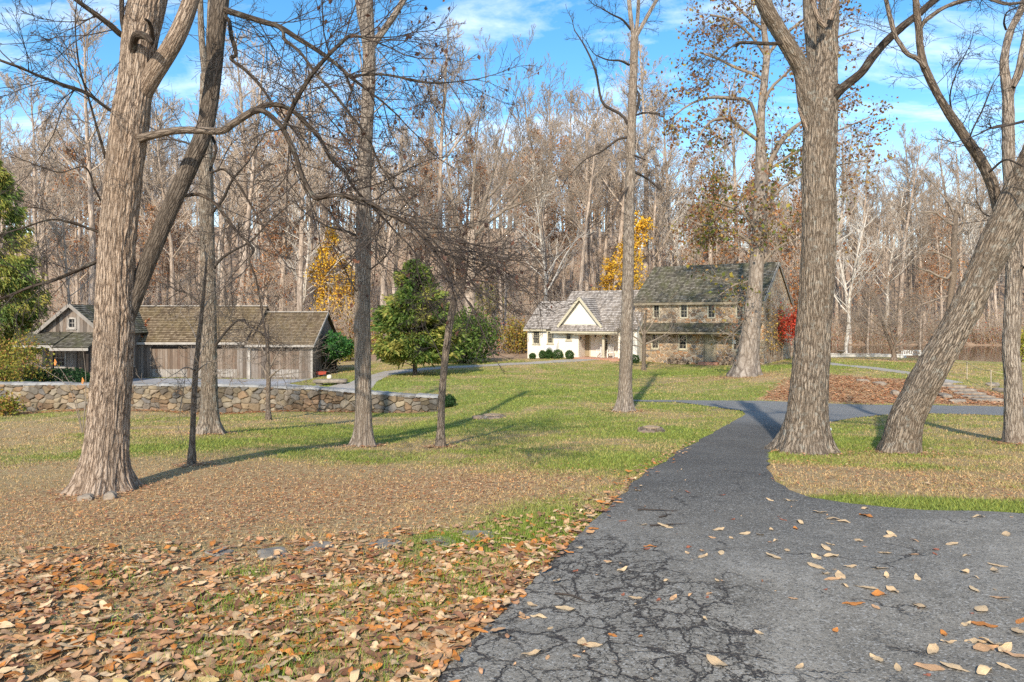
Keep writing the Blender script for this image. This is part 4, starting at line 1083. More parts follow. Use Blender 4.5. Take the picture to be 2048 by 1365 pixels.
# --- slender crooked tree under the limb --------------------------------------------
sapling('crooked_tree', 'thin crooked dark tree right of the tall brown tree', (882,895), [[(881,895,17),(882,850,15),(884,790,14),(890,720,14),(898,660,14),(906,610,13),(914,580,12),(922,572,10)],
        [(914,580,9),(925,568,9),(942,562,8),(958,540,6),(975,500,5)], [(912,585,7),(900,560,6),(880,535,5),(850,510,4)], [(940,563,6),(970,590,5),(1000,610,4),(1040,640,3)], [(950,548,6),(985,530,5),(1020,520,4)], [(945,560,5),(985,565,4),(1030,560,3)], [(905,600,5),(880,600,4),(850,620,3)], [(930,565,6),(935,520,5),(940,470,4),(950,430,3)],
        [(888,730,4),(870,690,3),(850,650,3),(845,610,2)], [(890,720,3),(900,660,3),(905,600,2)]], 13, 'mid', 'twig_dark', .95, .007, 35, 7, SA)
# --- tree 4 ---------------------------------------------------------------------
T4 = tree('straight_tree', 1251, 822, 21, 'straight slender tree in front of the white cottage right end')
t4 = px_path([(1250,822,29),(1251,760,26),(1253,680,25),(1255,600,24),(1257,500,22),(1259,400,20),(1262,300,18),(1265,200,17),(1268,120,16),(1269,75,16)], 21)
trunk_mesh('trunk', grounded(t4, T4), M['greyfar'], T4, sides=64, step=.05, amp=.010, flare=.6, fh=.3, seed=7.5)
B = Tubes(); rg = random.Random(13)
for pts, L in (([(1268,80,10),(1262,40,9),(1258,0,9),(1255,-40,8)], 1.5), ([(1270,78,8),(1275,40,8),(1278,-20,7)], 1.5), ([(1271,75,9),(1288,45,8),(1302,20,8),(1325,-20,6)], 1.6)):
    q = px_path(pts, 21, 21); trunk_mesh('limb', q, M['greyfar'], T4, sides=14, step=.06, amp=.004, flare=0); twigs_on(B, q, 5, L, .012, rg)
for pts in ([(1256,250,6),(1246,232,6),(1228,222,6),(1208,210,6),(1200,190,5),(1193,150,5),(1182,118,4),(1165,85,3),(1148,60,2)], [(1254,276,6),(1238,278,5),(1218,292,5),(1200,305,4),(1170,320,3),(1140,350,2)], [(1262,355,7),(1268,345,7),(1280,350,5),(1300,362,4),(1320,380,3)], [(1264,365,5),(1240,400,4),(1225,440,3)],
            [(1267,238,6),(1276,212,6),(1278,190,5),(1272,180,4)], [(1268,232,4),(1290,226,4),(1320,228,3)], [(1258,130,5),(1240,122,4),(1215,120,3),(1190,110,2)], [(1262,60,5),(1245,40,4),(1225,30,3),(1200,15,2)], [(1266,310,4),(1290,320,3)]):
    q = px_path(pts, 21, 20 + rg.random() * 2); sp_ = spline(q, 16); B.add([p[:3] for p in sp_], [max(.006, p[3]) for p in sp_], 6); twigs_on(B, q, 8, 1.2, .009, rg, .25)
B.build('crown', M['twig_dark'], T4)
# --- big grey tree right of the drive ---------------------------------------------
T5 = tree('oak_tree', 1610, 905, 11.5, 'massive grey ridged tree beside the drive bend, with dead broken stubs')
t5 = px_path([(1610,905,80),(1613,850,74),(1618,780,69),(1624,700,66),(1630,620,65),(1635,540,66),(1637,460,65),(1637,380,65),(1638,300,64),(1641,230,63),(1645,190,56),(1650,150,44),(1655,90,38),(1658,30,36),(1660,-60,34)], 11.5)
trunk_mesh('trunk', grounded(t5, T5), M['grey'], T5, sides=210, step=.022, amp=.018, flare=.62, fh=.34, seed=9.1, furrow=28,
           knobs=[(7.0 * .735, -1.35, .11, .06), (3.0, -1.0, .10, .05), (4.0, -.5, .10, .04), (2.2, -2.0, .1, .03)])
q = px_path([(1625,250,40),(1615,200,40),(1607,150,37),(1592,118,34),(1572,85,32),(1552,52,31),(1534,20,31),(1518,-20,30),(1500,-80,27)], 11.5, 11.0); trunk_mesh('limb', q, M['grey'], T5, sides=64, step=.03, amp=.010, flare=0, seed=2.2)
q2 = px_path([(1632,180,30),(1628,130,27),(1624,80,27),(1620,20,27),(1618,-60,25)], 11.6, 11.9); trunk_mesh('limb', q2, M['grey'], T5, sides=54, step=.03, amp=.009, flare=0, seed=4.2)
q3 = px_path([(1660,200,26),(1672,187,22),(1690,172,18),(1721,147,16),(1745,115,16),(1768,88,15),(1800,58,15),(1835,30,14),(1872,-2,13),(1930,-50,11)], 11.4, 10.8); trunk_mesh('limb', q3, M['dark'], T5, sides=30, step=.03, amp=.007, flare=0, seed=5.2)
q4 = px_path([(1572,86,8),(1540,88,8),(1505,86,7),(1478,86,7),(1472,92,8),(1480,84,4),(1455,100,3),(1432,125,2),(1410,160,2)], 11.2, 10.8); trunk_mesh('limb', q4, M['dark'], T5, sides=12, step=.03, amp=.003, flare=0)
for pts in ([(1650,55,13),(1638,40,12),(1630,20,10),(1622,-10,9)], [(1660,40,14),(1666,20,12),(1674,-6,10)], [(1612,255,8),(1606,240,8),(1600,225,6),(1596,215,2)]):
    trunk_mesh('broken_stub', px_path(pts, 11.25, 11.15), M['redwood'] if 'redwood' in M else M['tan'], T5, sides=16, step=.02, amp=.006, flare=0)
B = Tubes(); rg = random.Random(17); twigs_on(B, q3, 7, 1.1, .008, rg, .3); twigs_on(B, q4, 6, .7, .005, rg, .5); twigs_on(B, q, 5, 1.0, .008, rg, .3)
B.build('crown', M['twig_dark'], T5)
# --- leaning tree ------------------------------------------------------------------
T6 = tree('leaning_tree', 1798, 905, 11.5, 'thick pale tree leaning far to the right over the grass island')
t6 = px_path([(1798,905,66),(1812,841,63),(1832,800,61),(1852,760,60),(1874,720,59),(1898,680,57),(1920,640,55),(1940,600,55),(1965,545,56),(1988,498,62),(2016,440,64),(2045,380,66),(2078,310,66),(2110,240,62),(2150,150,58)], 11.5, 10.6)
trunk_mesh('trunk', grounded(t6, T6), M['grey'], T6, sides=200, step=.022, amp=.014, flare=.25, fh=.25, seed=11.3, furrow=30,
           knobs=[(2.45, -.9, .16, .075), (3.35, -1.1, .22, .09), (1.7, .3, .2, .08), (3.7, -.4, .16, .08)])
q = px_path([(2003,445,26),(1996,415,22),(1986,375,21),(1972,340,21),(1955,310,20),(1938,286,19),(1918,256,18),(1900,230,17),(1885,205,15),(1868,175,14),(1855,148,14),(1846,125,14),(1840,90,13),(1838,60,13),(1834,30,12),(1830,-10,11)], 11.2, 10.4); trunk_mesh('limb', q, M['mid'], T6, sides=44, step=.026, amp=.007, flare=0, seed=1.7)
qb = px_path([(1850,135,10),(1835,118,10),(1815,108,9),(1800,88,9),(1790,70,9),(1780,35,9),(1770,-10,8)], 10.6, 10.6); trunk_mesh('limb', qb, M['mid'], T6, sides=20, step=.03, amp=.004, flare=0)
qc = px_path([(1838,62,9),(1848,45,9),(1866,30,9),(1890,15,8),(1925,2,8),(1970,-4,7),(2010,8,6),(2050,5,5)], 10.5, 10.2); trunk_mesh('limb', qc, M['mid'], T6, sides=18, step=.03, amp=.004, flare=0)
B = Tubes(); rg = random.Random(19)
for qq, n in ((q, 9), (qb, 6), (qc, 9)): twigs_on(B, qq, n, 1.1, .007, rg, .3)
for pts in ([(2010,250,5),(1985,255,4),(1950,272,3),(1910,285,2)], [(1955,300,4),(1940,275,3),(1965,220,3),(1985,170,2)], [(1905,232,4),(1900,190,3),(1915,140,2),(1930,110,2)], [(2060,240,7),(2020,250,5),(1990,256,4)], [(1978,345,5),(2010,320,4),(2040,330,3)]):
    qq = px_path(pts, 10.9, 10.3); sp_ = spline(qq, 10); B.add([p[:3] for p in sp_], [max(.004, p[3]) for p in sp_], 6); twigs_on(B, qq, 6, .8, .005, rg)
B.build('crown', M['twig_dark'], T6)
# --- far right tree -----------------------------------------------------------------
T7 = tree('upright_tree', 2030, 888, 13, 'upright brown tree at the right edge behind the leaning tree')
t7 = px_path([(2030,888,36),(2028,840,34),(2026,760,32),(2022,700,31),(2026,620,31),(2028,520,28),(2025,420,25),(2018,330,23),(2017,260,22),(2016,200,20),(2012,165,18),(2008,130,16),(2011,100,14),(2022,60,13),(2040,25,12),(2058,-20,11)], 13)
trunk_mesh('trunk', grounded(t7, T7), M['greyfar'], T7, sides=84, step=.035, amp=.011, flare=.22, fh=.25, seed=13.3)
q = px_path([(2020,195,14),(2026,170,13),(2036,140,11),(2044,100,10),(2052,60,9)], 13); trunk_mesh('limb', q, M['greyfar'], T7, sides=16, step=.04, amp=.004, flare=0)
q2 = px_path([(2027,175,9),(2040,150,9),(2046,130,8),(2060,95,7)], 12.9); trunk_mesh('limb', q2, M['mid'], T7, sides=14, step=.04, amp=.003, flare=0)
B = Tubes(); rg = random.Random(23); twigs_on(B, t7[8:], 10, 1.2, .008, rg, .1); twigs_on(B, q, 5, 1., .008, rg)
for pts in ([(2012,60,4),(2008,45,4),(2014,25,3),(2035,15,2)], [(2022,440,5),(2045,430,4),(2070,450,3)], [(2010,470,4),(1990,440,3),(1970,430,2)], [(2040,540,5),(2070,520,4)]):
    qq = px_path(pts, 13, 12.6); sp_ = spline(qq, 10); B.add([p[:3] for p in sp_], [max(.004, p[3]) for p in sp_], 6); twigs_on(B, qq, 6, .9, .006, rg)
B.build('crown', M['twig_dark'], T7)
# --- sycamore in front of the stone house -----------------------------------------------
T9 = tree('sycamore_tree', 1492, 752, 34, 'tall sycamore keeping brown and olive leaves, before the stone house')
t9 = px_path([(1492,754,44),(1495,720,40),(1502,660,36),(1508,600,32),(1513,540,29),(1517,480,28),(1520,420,27),(1522,370,26),(1522,320,22),(1521,270,17),(1523,220,15),(1528,170,15),(1533,120,14),(1533,100,13),(1528,60,11),(1525,0,9),(1525,-60,7)], 34)
trunk_mesh('trunk', grounded(t9, T9), M['syc'], T9, sides=60, step=.08, amp=.012, flare=.5, fh=.7, seed=15.3, furrow=6)
B = Tubes(); rg = random.Random(29)
SY = dict(TW, n=[6, 4, 3], nc=[7, 4, 0], wob=[.25, .3, .3], lr=[.5, .5, .5], rmin=.009)
for pts, n in (([(1524,390,14),(1535,340,12),(1552,300,11),(1572,272,10),(1585,258,9),(1610,240,6),(1650,215,5),(1700,190,3)], 10), ([(1521,270,8),(1500,205,7),(1465,198,7),(1430,195,6),(1400,200,5),(1370,215,4),(1340,240,3)], 12), ([(1521,285,8),(1490,262,7),(1460,240,7),(1430,240,6),(1410,255,5),(1390,290,4)], 9),
               ([(1529,160,7),(1510,150,6),(1470,135,6),(1440,120,5),(1400,105,4)], 9), ([(1523,225,7),(1540,180,7),(1570,150,6),(1610,110,5),(1660,80,4),(1720,60,3)], 10), ([(1532,115,8),(1560,80,7),(1600,45,6),(1650,10,5),(1690,-30,4)], 10), ([(1530,110,6),(1500,70,5),(1460,40,5),(1420,30,4)], 9),
               ([(1516,500,8),(1480,470,7),(1440,455,6),(1400,450,5),(1380,440,4)], 12), ([(1518,470,8),(1490,430,6),(1450,410,5),(1410,400,4)], 9), ([(1515,540,8),(1550,500,6),(1590,480,5),(1650,470,4)], 8), ([(1519,430,7),(1560,380,6),(1610,350,5),(1680,330,4),(1740,320,3)], 9), ([(1514,520,5),(1500,560,5),(1470,570,4),(1440,590,3)], 6), ([(1508,610,4),(1480,650,4),(1460,670,3),(1440,660,2)], 5), ([(1522,350,7),(1600,300,5),(1680,260,4),(1740,235,3)], 8), ([(1525,60,6),(1480,20,5),(1440,-20,4)], 6), ([(1525,0,6),(1570,-30,5),(1620,-60,4)], 5)):
    qq = px_path(pts, 34, 34 + rg.uniform(-3.5, 3)); sp_ = spline(qq, 14); B.add([p[:3] for p in sp_], [max(.012, p[3]) for p in sp_], 6); twigs_on(B, qq, n + 3, 2.9, .02, rg, .15, SY)
B.build('crown', M['twig_mid'], T9)
tips = B.tips; hi = [p for p in tips if p.z > 4.6 or rg.random() < .3]; sel = [rg.choice(hi) for _ in range(6800)]
leaf_cards('foliage', sel, .14, [(.27, .12, .05), (.30, .16, .06), (.20, .09, .045), (.36, .23, .07), (.16, .07, .04), (.27, .23, .06)], M['leafcol'], T9, rg, jit=.22)
mid_ = [p for p in tips if abs(p.x - t9[9][0]) < 3.4 and 3 < p.z < 12]
leaf_cards('green_foliage', rg.sample(mid_, min(len(mid_), 700)), .18, [(.15, .17, .035), (.24, .22, .04), (.30, .24, .04), (.11, .13, .03)], M['leafcol'], T9, rg, jit=.25)
# --- small bare tree in front of the stone house -------------------------------------------
SB = dict(TW, n=[5, 4, 3], nc=[7, 4, 0], rmin=.006, wob=[.2, .22, .25])
sapling('dogwood_tree', 'small spreading bare tree before the stone house left corner', (1287,741), [[(1287,741,8),(1288,700,8),(1288,680,8),(1290,650,5),(1293,620,4)],
        [(1288,690,6),(1270,675,5),(1250,668,4),(1230,655,3)], [(1288,690,6),(1310,680,5),(1335,665,4),(1350,640,3)], [(1288,675,5),(1275,640,4),(1262,610,3)], [(1289,670,5),(1310,640,4),(1330,612,3)], [(1288,700,5),(1310,702,4),(1340,690,3)], [(1288,695,4),(1262,690,4),(1235,685,3)]], 42, 'mid', 'twig_mid', 1.6, .013, 41, 12, SB)
# --- crab apple by the pond -----------------------------------------------------------------
crab = sapling('crabapple_tree', 'low wide bare tree with twisted pale stems near the pond wall', (1787,722), [[(1787,722,10),(1788,712,9),(1786,700,8),(1778,680,7),(1770,660,6),(1765,640,5)],
        [(1786,702,7),(1790,690,6),(1784,670,6),(1778,645,5),(1768,620,4)], [(1787,700,6),(1805,690,5),(1830,684,4),(1860,682,3),(1890,690,2)], [(1775,675,5),(1750,665,4),(1720,650,3),(1690,645,2)], [(1790,690,5),(1810,670,4),(1835,640,3),(1850,620,2)], [(1770,660,4),(1745,640,3),(1720,610,2)], [(1778,650,4),(1800,610,3),(1830,590,2)], [(1766,640,4),(1755,600,3),(1740,570,2)], [(1788,705,5),(1815,700,4),(1840,708,3)], [(1765,640,4),(1780,600,3),(1790,560,2)], [(1784,690,4),(1760,690,3),(1735,695,2)]], 48, 'mid', 'twig_mid', 2.3, .016, 43, 14, SB)
# --- dark twisted tree beyond the leaning tree --------------------------------------------------
tw = sapling('twisted_tree', 'gnarled grey tree with crooked spreading limbs behind the leaning tree', (1897,705), [[(1895,712,13),(1896,660,12),(1900,600,12),(1907,550,12),(1908,500,11),(1910,450,10),(1912,420,8)],
        [(1908,540,8),(1890,560,7),(1870,548,7),(1845,538,7),(1828,535,6),(1838,500,6),(1850,450,5),(1848,400,3)], [(1910,520,8),(1925,505,7),(1938,490,6),(1932,460,5),(1900,480,4)], [(1910,450,7),(1895,445,6),(1870,425,6),(1840,425,5),(1800,415,4),(1760,390,3)], [(1912,440,7),(1900,410,6),(1880,385,5),(1860,360,5),(1840,340,4),(1810,335,3)], [(1912,470,7),(1928,450,7),(1925,420,6),(1940,390,5),(1945,355,4),(1960,330,3)], [(1914,450,6),(1945,430,5),(1975,415,4)], [(1905,520,6),(1870,505,5),(1830,510,4),(1780,520,3)], [(1904,590,5),(1870,600,4),(1830,615,4),(1790,640,3),(1740,655,2)], [(1905,500,5),(1880,480,4),(1850,478,3)]], 46, 'mid', 'twig_mid', 2.2, .018, 47, 14, dict(SB, wob=[.35, .35, .3]))
# --- wide pale fan crowned tree beyond the cedar --------------------------------------------------
SF = dict(TW, n=[6, 5, 3], nc=[8, 5, 0], rmin=.012, wob=[.16, .18, .2], trop=[.12, .1, .05], lr=[.5, .5, .5], ang=[35, 35, 35])
fan = sapling('fan_tree', 'broad bare tree with upswept pale limbs fanning out, behind the cedar', (938,706), [[(938,706,24),(939,640,22),(940,560,21),(941,500,19),(943,460,17)],
        [(941,490,13),(955,455,12),(970,400,11),(985,350,10),(1000,300,9),(1015,240,7),(1035,180,5),(1050,120,4)], [(943,480,13),(975,445,12),(1010,420,11),(1040,385,10),(1070,350,8),(1110,310,6),(1150,280,4)], [(941,500,11),(920,450,10),(905,400,9),(895,330,8),(890,260,6),(880,180,4),(870,120,3)], [(943,460,11),(945,400,10),(950,330,9),(955,260,7),(965,190,5),(960,110,3)], [(970,400,8),(1000,370,7),(1020,320,6),(1050,250,5),(1085,170,3)], [(1010,420,7),(1060,400,6),(1110,380,5),(1160,370,3)], [(905,400,7),(880,360,6),(860,300,5),(845,230,3)], [(955,455,7),(1000,400,6),(1050,330,5),(1100,250,4),(1120,200,3)], [(940,520,7),(900,480,6),(870,450,5),(840,430,3)], [(950,330,6),(930,270,5),(920,200,4),(905,140,3)]], 50, 'forest', 'twig_mid', 4.2, .024, 51, 17, SF)
# ---------------------------------------------------------------- building kit (all in the building's own frame: x along front, y into depth, z up)
def wall_holes(mb, x0, x1, z0, z1, holes, y=0., th=.30):
    """front wall sheet at y with real openings and reveals, thickness th"""
    xs = sorted({x0, x1, *[h[0] for h in holes], *[h[1] for h in holes]}); zs = sorted({z0, z1, *[h[2] for h in holes], *[h[3] for h in holes]})
    for a, b in zip(xs[:-1], xs[1:]):
        for c, d in zip(zs[:-1], zs[1:]):
            mx_, mz = (a + b) / 2, (c + d) / 2
            if any(h[0] < mx_ < h[1] and h[2] < mz < h[3] for h in holes): continue
            mb.poly([(a, y, c), (b, y, c), (b, y, d), (a, y, d)])
    for h in holes:
        a, b, c, d = h[:4]
        mb.poly([(a, y, c), (a, y + th, c), (a, y + th, d), (a, y, d)]); mb.poly([(b, y, c), (b, y, d), (b, y + th, d), (b, y + th, c)])
        mb.poly([(a, y, d), (a, y + th, d), (b, y + th, d), (b, y, d)]); mb.poly([(a, y, c), (b, y, c), (b, y + th, c), (a, y + th, c)])

def window(root, x0, x1, z0, z1, y=0., frame=.07, cols=3, rows=4, trim='trim', sill=True, depth=.12, proud=.03, rot=None):
    w = MB(); f = frame
    w.box(x0 - .02, x0 + f, y - proud, y + depth, z0, z1); w.box(x1 - f, x1 + .02, y - proud, y + depth, z0, z1)
    w.box(x0 + f + .001, x1 - f - .001, y - proud, y + depth, z1 - f, z1 + .02); w.box(x0 + f + .001, x1 - f - .001, y - proud, y + depth, z0 - .02, z0 + f)
    gx0, gx1, gz0, gz1 = x0 + f, x1 - f, z0 + f, z1 - f; m = .015
    for i in range(1, cols):
        c = gx0 + (gx1 - gx0) * i / cols; w.box(c - m / 2, c + m / 2, y + .05, y + .075, gz0 + .002, gz1 - .002)
    for j in range(1, rows):
        c = gz0 + (gz1 - gz0) * j / rows; q = m * (1.9 if j * 2 == rows else 1); w.box(gx0 + .002, gx1 - .002, y + .042, y + .072, c - q / 2, c + q / 2)
    o = w.build('window', M[trim], root)
    g = MB(); g.poly([(gx0, y + .085, gz0), (gx1, y + .085, gz0), (gx1, y + .085, gz1), (gx0, y + .085, gz1)]); g.build('pane', M['glass'], o)
    if sill:
        s = MB(); s.box(x0 - .06, x1 + .06, y - proud - .05, y - .002, z0 - .08, z0 - .022); s.build('sill', M[trim], o)
    if rot is not None:                      # on a side wall: turn about the given corner
        o.rotation_euler = (0, 0, rot[2]); o.location = (rot[0], rot[1], 0)
    return o

def roof_plane(mb, e0, e1, r1, r0, row=.22, th=.05):
    """shingled slope e0-e1 eave, r0-r1 ridge; overlapping courses in one mesh"""
    e0, e1, r1, r0 = map(Vector, (e0, e1, r1, r0))
    L = ((r0 + r1) / 2 - (e0 + e1) / 2).length; n = max(2, round(L / row))
    nrm = (e1 - e0).cross(r0 - e0).normalized()
    if nrm.z < 0: nrm = -nrm
    ux = (e1 - e0).normalized()
    for k in range(n):
        a0, a1 = e0.lerp(r0, k / n), e1.lerp(r1, k / n); b0, b1 = e0.lerp(r0, (k + 1) / n), e1.lerp(r1, (k + 1) / n)
        m = max(1, int((a1 - a0).length / .6)); base = k * 7.0
        for j in range(m):
            t0, t1 = j / m, (j + 1) / m
            h0 = th + .014 * vnoise([k * 3.3 + j * .9], [j * .7])[0]; h1 = th + .014 * vnoise([k * 3.3 + (j + 1) * .9], [(j + 1) * .7])[0]
            p = [a0.lerp(a1, t0) + nrm * h0, a0.lerp(a1, t1) + nrm * h1, b0.lerp(b1, t1) + nrm * .008, b0.lerp(b1, t0) + nrm * .008]
            u = [(q - e0).dot(ux) for q in p]
            mb.poly(p, [(u[0], k + .02, 0), (u[1], k + .02, 0), (u[2], k + .98, 0), (u[3], k + .98, 0)])
            lo0, lo1 = a0.lerp(a1, t0), a0.lerp(a1, t1)
            mb.poly([lo0, lo1, p[1], p[0]], [(u[0], k + .02, 0), (u[1], k + .02, 0), (u[1], k + .05, 0), (u[0], k + .05, 0)])
    d = nrm * -.05
    q = [(0, .02, 0)] * 4
    mb.poly([e0 + d, r0 + d, r1 + d, e1 + d], q)
    for a, b in ((e0, r0), (r0, r1), (r1, e1), (e1, e0)):
        mb.poly([a + d, b + d, b + nrm * .04, a + nrm * .04], q)

def solver(X, Y, th):
    c, s = math.cos(th), math.sin(th)
    def S(px, yy=0.):            # x in the frame of a front plane shifted yy in depth, at column px
        q = (px - 1024) / F
        x0, y0 = X + yy * s, Y + yy * c
        return (q * y0 - x0) / (c + q * s)
    def Z(px, py, yy=0.):
        t = S(px, yy); y = Y + yy * c - t * s
        return EYE - (py - HY) * y / F
    return S, Z

# ================================================================ the stone house
hX, hY, TH = (1270 - 1024) * 48 / 1180., 48 * K, R(33)
SH = empty('stone_house', (hX, hY, 0), -TH, 'two storey fieldstone farmhouse with mossy shingle roof and pent roof', 'house')
S, Z = solver(hX, hY, TH)
LEN = S(1527); z0 = -2.1; eave = 3.42; run = 4.5; ridge = 6.45; dep = 9.0
ups = [(1306, 1320), (1360, 1376), (1415, 1431), (1472, 1488)]; lows = [(1303, 1318), (1357, 1374), (1465, 1484)]
H = []
for a, b in ups: H.append((S(a), S(b), 2.02, 3.18))
for a, b in lows: H.append((S(a), S(b), -.42, .78))
D = (S(1407), S(1433), -1.32, .82); H.append(D)
w = MB(); wall_holes(w, 0, LEN, z0, eave, H)
w.poly([(LEN, 0, z0), (LEN, dep, z0), (LEN, dep, eave), (LEN, run, ridge - .12), (LEN, 0, eave)])
w.poly([(0, 0, z0), (0, 0, eave), (0, run, ridge - .12), (0, dep, eave), (0, dep, z0)]); w.poly([(0, dep, z0), (0, dep, eave), (LEN, dep, eave), (LEN, dep, z0)])
w.build('wall', M['stone'], SH)
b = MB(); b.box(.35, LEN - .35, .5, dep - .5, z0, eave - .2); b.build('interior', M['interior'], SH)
for i, (a, c) in enumerate(ups): window(SH, S(a), S(c), 2.02, 3.18, sill=False, trim='trim', frame=.085, cols=2)
for a, c in lows: window(SH, S(a), S(c), -.42, .78, sill=True, frame=.085, cols=2)
d = MB(); d.box(D[0] + .08, D[1] - .08, .05, .10, D[2] + .03, D[3] - .08)
for k in range(1, 6):
    xk = D[0] + .08 + (D[1] - D[0] - .16) * k / 6; d.box(xk - .012, xk + .012, .035, .0497, D[2] + .05, D[3] - .1)
do = d.build('door', M['doorgreen'], SH)
d = MB(); d.box(D[0] - .02, D[0] + .078, -.03, .12, D[2], D[3]); d.box(D[1] - .078, D[1] + .02, -.03, .12, D[2], D[3]); d.box(D[0] + .079, D[1] - .079, -.03, .12, D[3] - .078, D[3] + .03); d.build('door_frame', M['trim_dark'], do)
d = MB(); d.cyl((D[1] - .25, .0, -.3), .03, .06, 10); d.build('handle', M['metaldark'], do)
d = MB(); d.box(D[0] - .25, D[1] + .25, -.55, -.003, z0, D[2] - .02); d.box(D[0] - .35, D[1] + .35, -.95, -.553, z0, D[2] - .19); d.build('step', M['brick'], SH)
r = MB(); ov = .28
roof_plane(r, (-.15, -ov, eave - ov * .67 + .02), (LEN + .15, -ov, eave - ov * .67 + .02), (LEN + .15, run, ridge), (-.15, run, ridge), .23)
roof_plane(r, (LEN + .15, dep + ov, eave - ov * .67 + .02), (-.15, dep + ov, eave - ov * .67 + .02), (-.15, run + .01, ridge), (LEN + .15, run + .01, ridge), .23)
r.build('roof', M['shingle_stone'], SH)
r = MB(); zb, ze = 1.62, .98; 
roof_plane(r, (-.1, -1.15, ze), (LEN - .1, -1.15, ze), (LEN - .1, -.002, zb), (-.1, -.002, zb), .2); r.build('pent_roof', M['shingle_stone'], SH)
r = MB(); r.box(-.18, LEN + .18, -ov - .04, -ov - .004, eave - .36, eave - .17)
r.build('fascia', M['trim_dark'], SH)
r = MB(); r.box(-.1, LEN - .1, -1.19, -1.153, ze - .16, ze - .02); r.build('fascia', M['trim_dark'], SH)
for s_ in (.4, LEN * .33, LEN * .66, LEN - .6):
    r = MB(); r.bar((s_, -.01, .45), (s_, -1.05, ze - .1), .09); r.build('bracket', M['trim_dark'], SH)
r = MB()
r.bar((LEN + .12, -ov, eave - ov * .67 - .05), (LEN + .12, run, ridge - .07), .06, .2); r.bar((LEN + .12, run, ridge - .07), (LEN + .12, dep + ov, eave - ov * .67 - .05), .06, .2); r.build('rake_board', M['fascia'], SH)
window(SH, 6.3, 7.2, -.5, 1.0, y=0, frame=.1, rot=(LEN, 0, R(90)), sill=False)
r = MB(); r.box(S(1466), S(1472), -.09, -.003, .1, .38); r.box(S(1424), S(1428), -.25, -.003, .62, .80); r.build('wall_box', M['metalwhite'], SH)

def local_world(root, x, y, z=0.):
    a = root.rotation_euler[2]; c, s = math.cos(a), math.sin(a)
    return Vector((root.location.x + c * x - s * y, root.location.y + s * x + c * y, root.location.z + z))

# climbing vine on the gable
vp = []; g = np.random.default_rng(4)
B = Tubes(); rg = random.Random(3)
o = empty('climbing_vine', local_world(SH, LEN + .1, 2.5, -1.6), 0, 'dry brown creeper covering the stone house end gable', 'vine')
VS = dict(TW, n=[8, 5, 3], nc=[7, 4, 0], rmin=.008, wob=[.18, .3, .3], trop=[.12, .1, .0], lr=[.4, .5, .5])
for k in range(11):
    branch(B, local_world(SH, LEN + .06, rg.uniform(.3, 6.2), -1.7), Vector((.0, rg.uniform(-.3, .3), 1)), rg.uniform(3, 5.5), .03, 0, VS, rg)
ca, sa = math.cos(-TH), math.sin(-TH); N0 = Vector((ca, sa, 0))
for key, L in B.g.items():
    for pts, rr in L:
        for i, p in enumerate(pts):
            dd = (p - local_world(SH, LEN, 0)).dot(N0); p2 = p - N0 * (dd - .05 - .10 * abs(math.sin(i * 1.7 + p.z))); pts[i] = p2
B.tips = [p - N0 * ((p - local_world(SH, LEN, 0)).dot(N0) - .12) for p in B.tips]
B.build('stem', M['twig_mid'], o)
tp = [p for p in B.tips if p.z < 4.5]
leaf_cards('foliage', [tp[i % len(tp)] for i in range(900)], .11, [(.44, .26, .11), (.50, .32, .13), (.34, .2, .09), (.55, .38, .08), (.36, .28, .1)], M['leafcol'], o, rg, jit=.1)

# firewood piles
def woodpile(pxa, pxb, hh, label, seed):
    a, b_ = S(pxa, -.55), S(pxb, -.55); rg = random.Random(seed)
    c = local_world(SH, (a + b_) / 2, -.55); o = empty('firewood_pile', (c.x, c.y, tz(c.x, c.y)), -TH, label, 'firewood')
    L = b_ - a; rr = .085
    for row in range(int(hh / .15)):
        for i in range(int(L / .18)):
            if row > 0 and rg.random() < .18 * row: continue
            m = MB(); x = -L / 2 + i * .18 + (row % 2) * .09 + rg.uniform(-.02, .02); r_ = rr * rg.uniform(.75, 1.15); n = rg.choice([5, 6, 7, 9]); a0 = rg.random() * 6
            z_ = .08 + row * .145 + rg.uniform(-.015, .015); y1 = rg.uniform(-.06, .06)
            ring = [(x + r_ * math.cos(a0 + 6.283 * k / n), z_ + r_ * math.sin(a0 + 6.283 * k / n)) for k in range(n)]
            m.prism(ring, -.22 + y1, .26 + y1); m.build('log', M['logend%d' % rg.randint(0, 2)], o)
for i, c in enumerate(((.20, .145, .10), (.12, .085, .06), (.28, .21, .15))): mat_plain('logend%d' % i, c, .9, .4, 9.)
woodpile(1337, 1378, .5, 'stacked firewood logs left of the stone house door', 1)
woodpile(1442, 1481, .65, 'dark firewood stack right of the stone house door', 2)

# ================================================================ the white cottage
wX, wY, TW2 = (1055 - 1024) * 50 / 1180., 50 * K, R(27)
WH = empty('white_cottage', (wX, wY, 0), -TW2, 'cream stucco cottage with front gable, recessed porch and grey shingle roof', 'house')
S, Z = solver(wX, wY, TW2)
LW = S(1274); z0 = -2.2; fl = Z(1190, 716); ev = Z(1080, 655); pitch = .70
s1, s2 = S(1108), LW
pA, pB = S(1157), S(1236)
zf = fl
wins = [(1066, 1080, 662, 688), (1094.5, 1107, 662, 687.5)]
H = [(S(a), S(b), Z(a, d), Z(a, c)) for a, b, c, d in wins] + [(S(1132), S(1143), Z(1137, 681), Z(1137, 662)), (pA, pB, zf, Z(1195, 660))]
w = MB(); wall_holes(w, 0, LW, z0, ev, H[:3] + [H[3]], th=.25)
w.poly([(0, 0, z0), (0, 0, ev), (0, 3.2, ev + 3.2 * pitch - .1), (0, 6.4, ev), (0, 6.4, z0)])
w.poly([(LW, 0, z0), (LW, 9, z0), (LW, 9, ev), (LW, 4.5, ev + 4.5 * pitch - .1), (LW, 0, ev)])
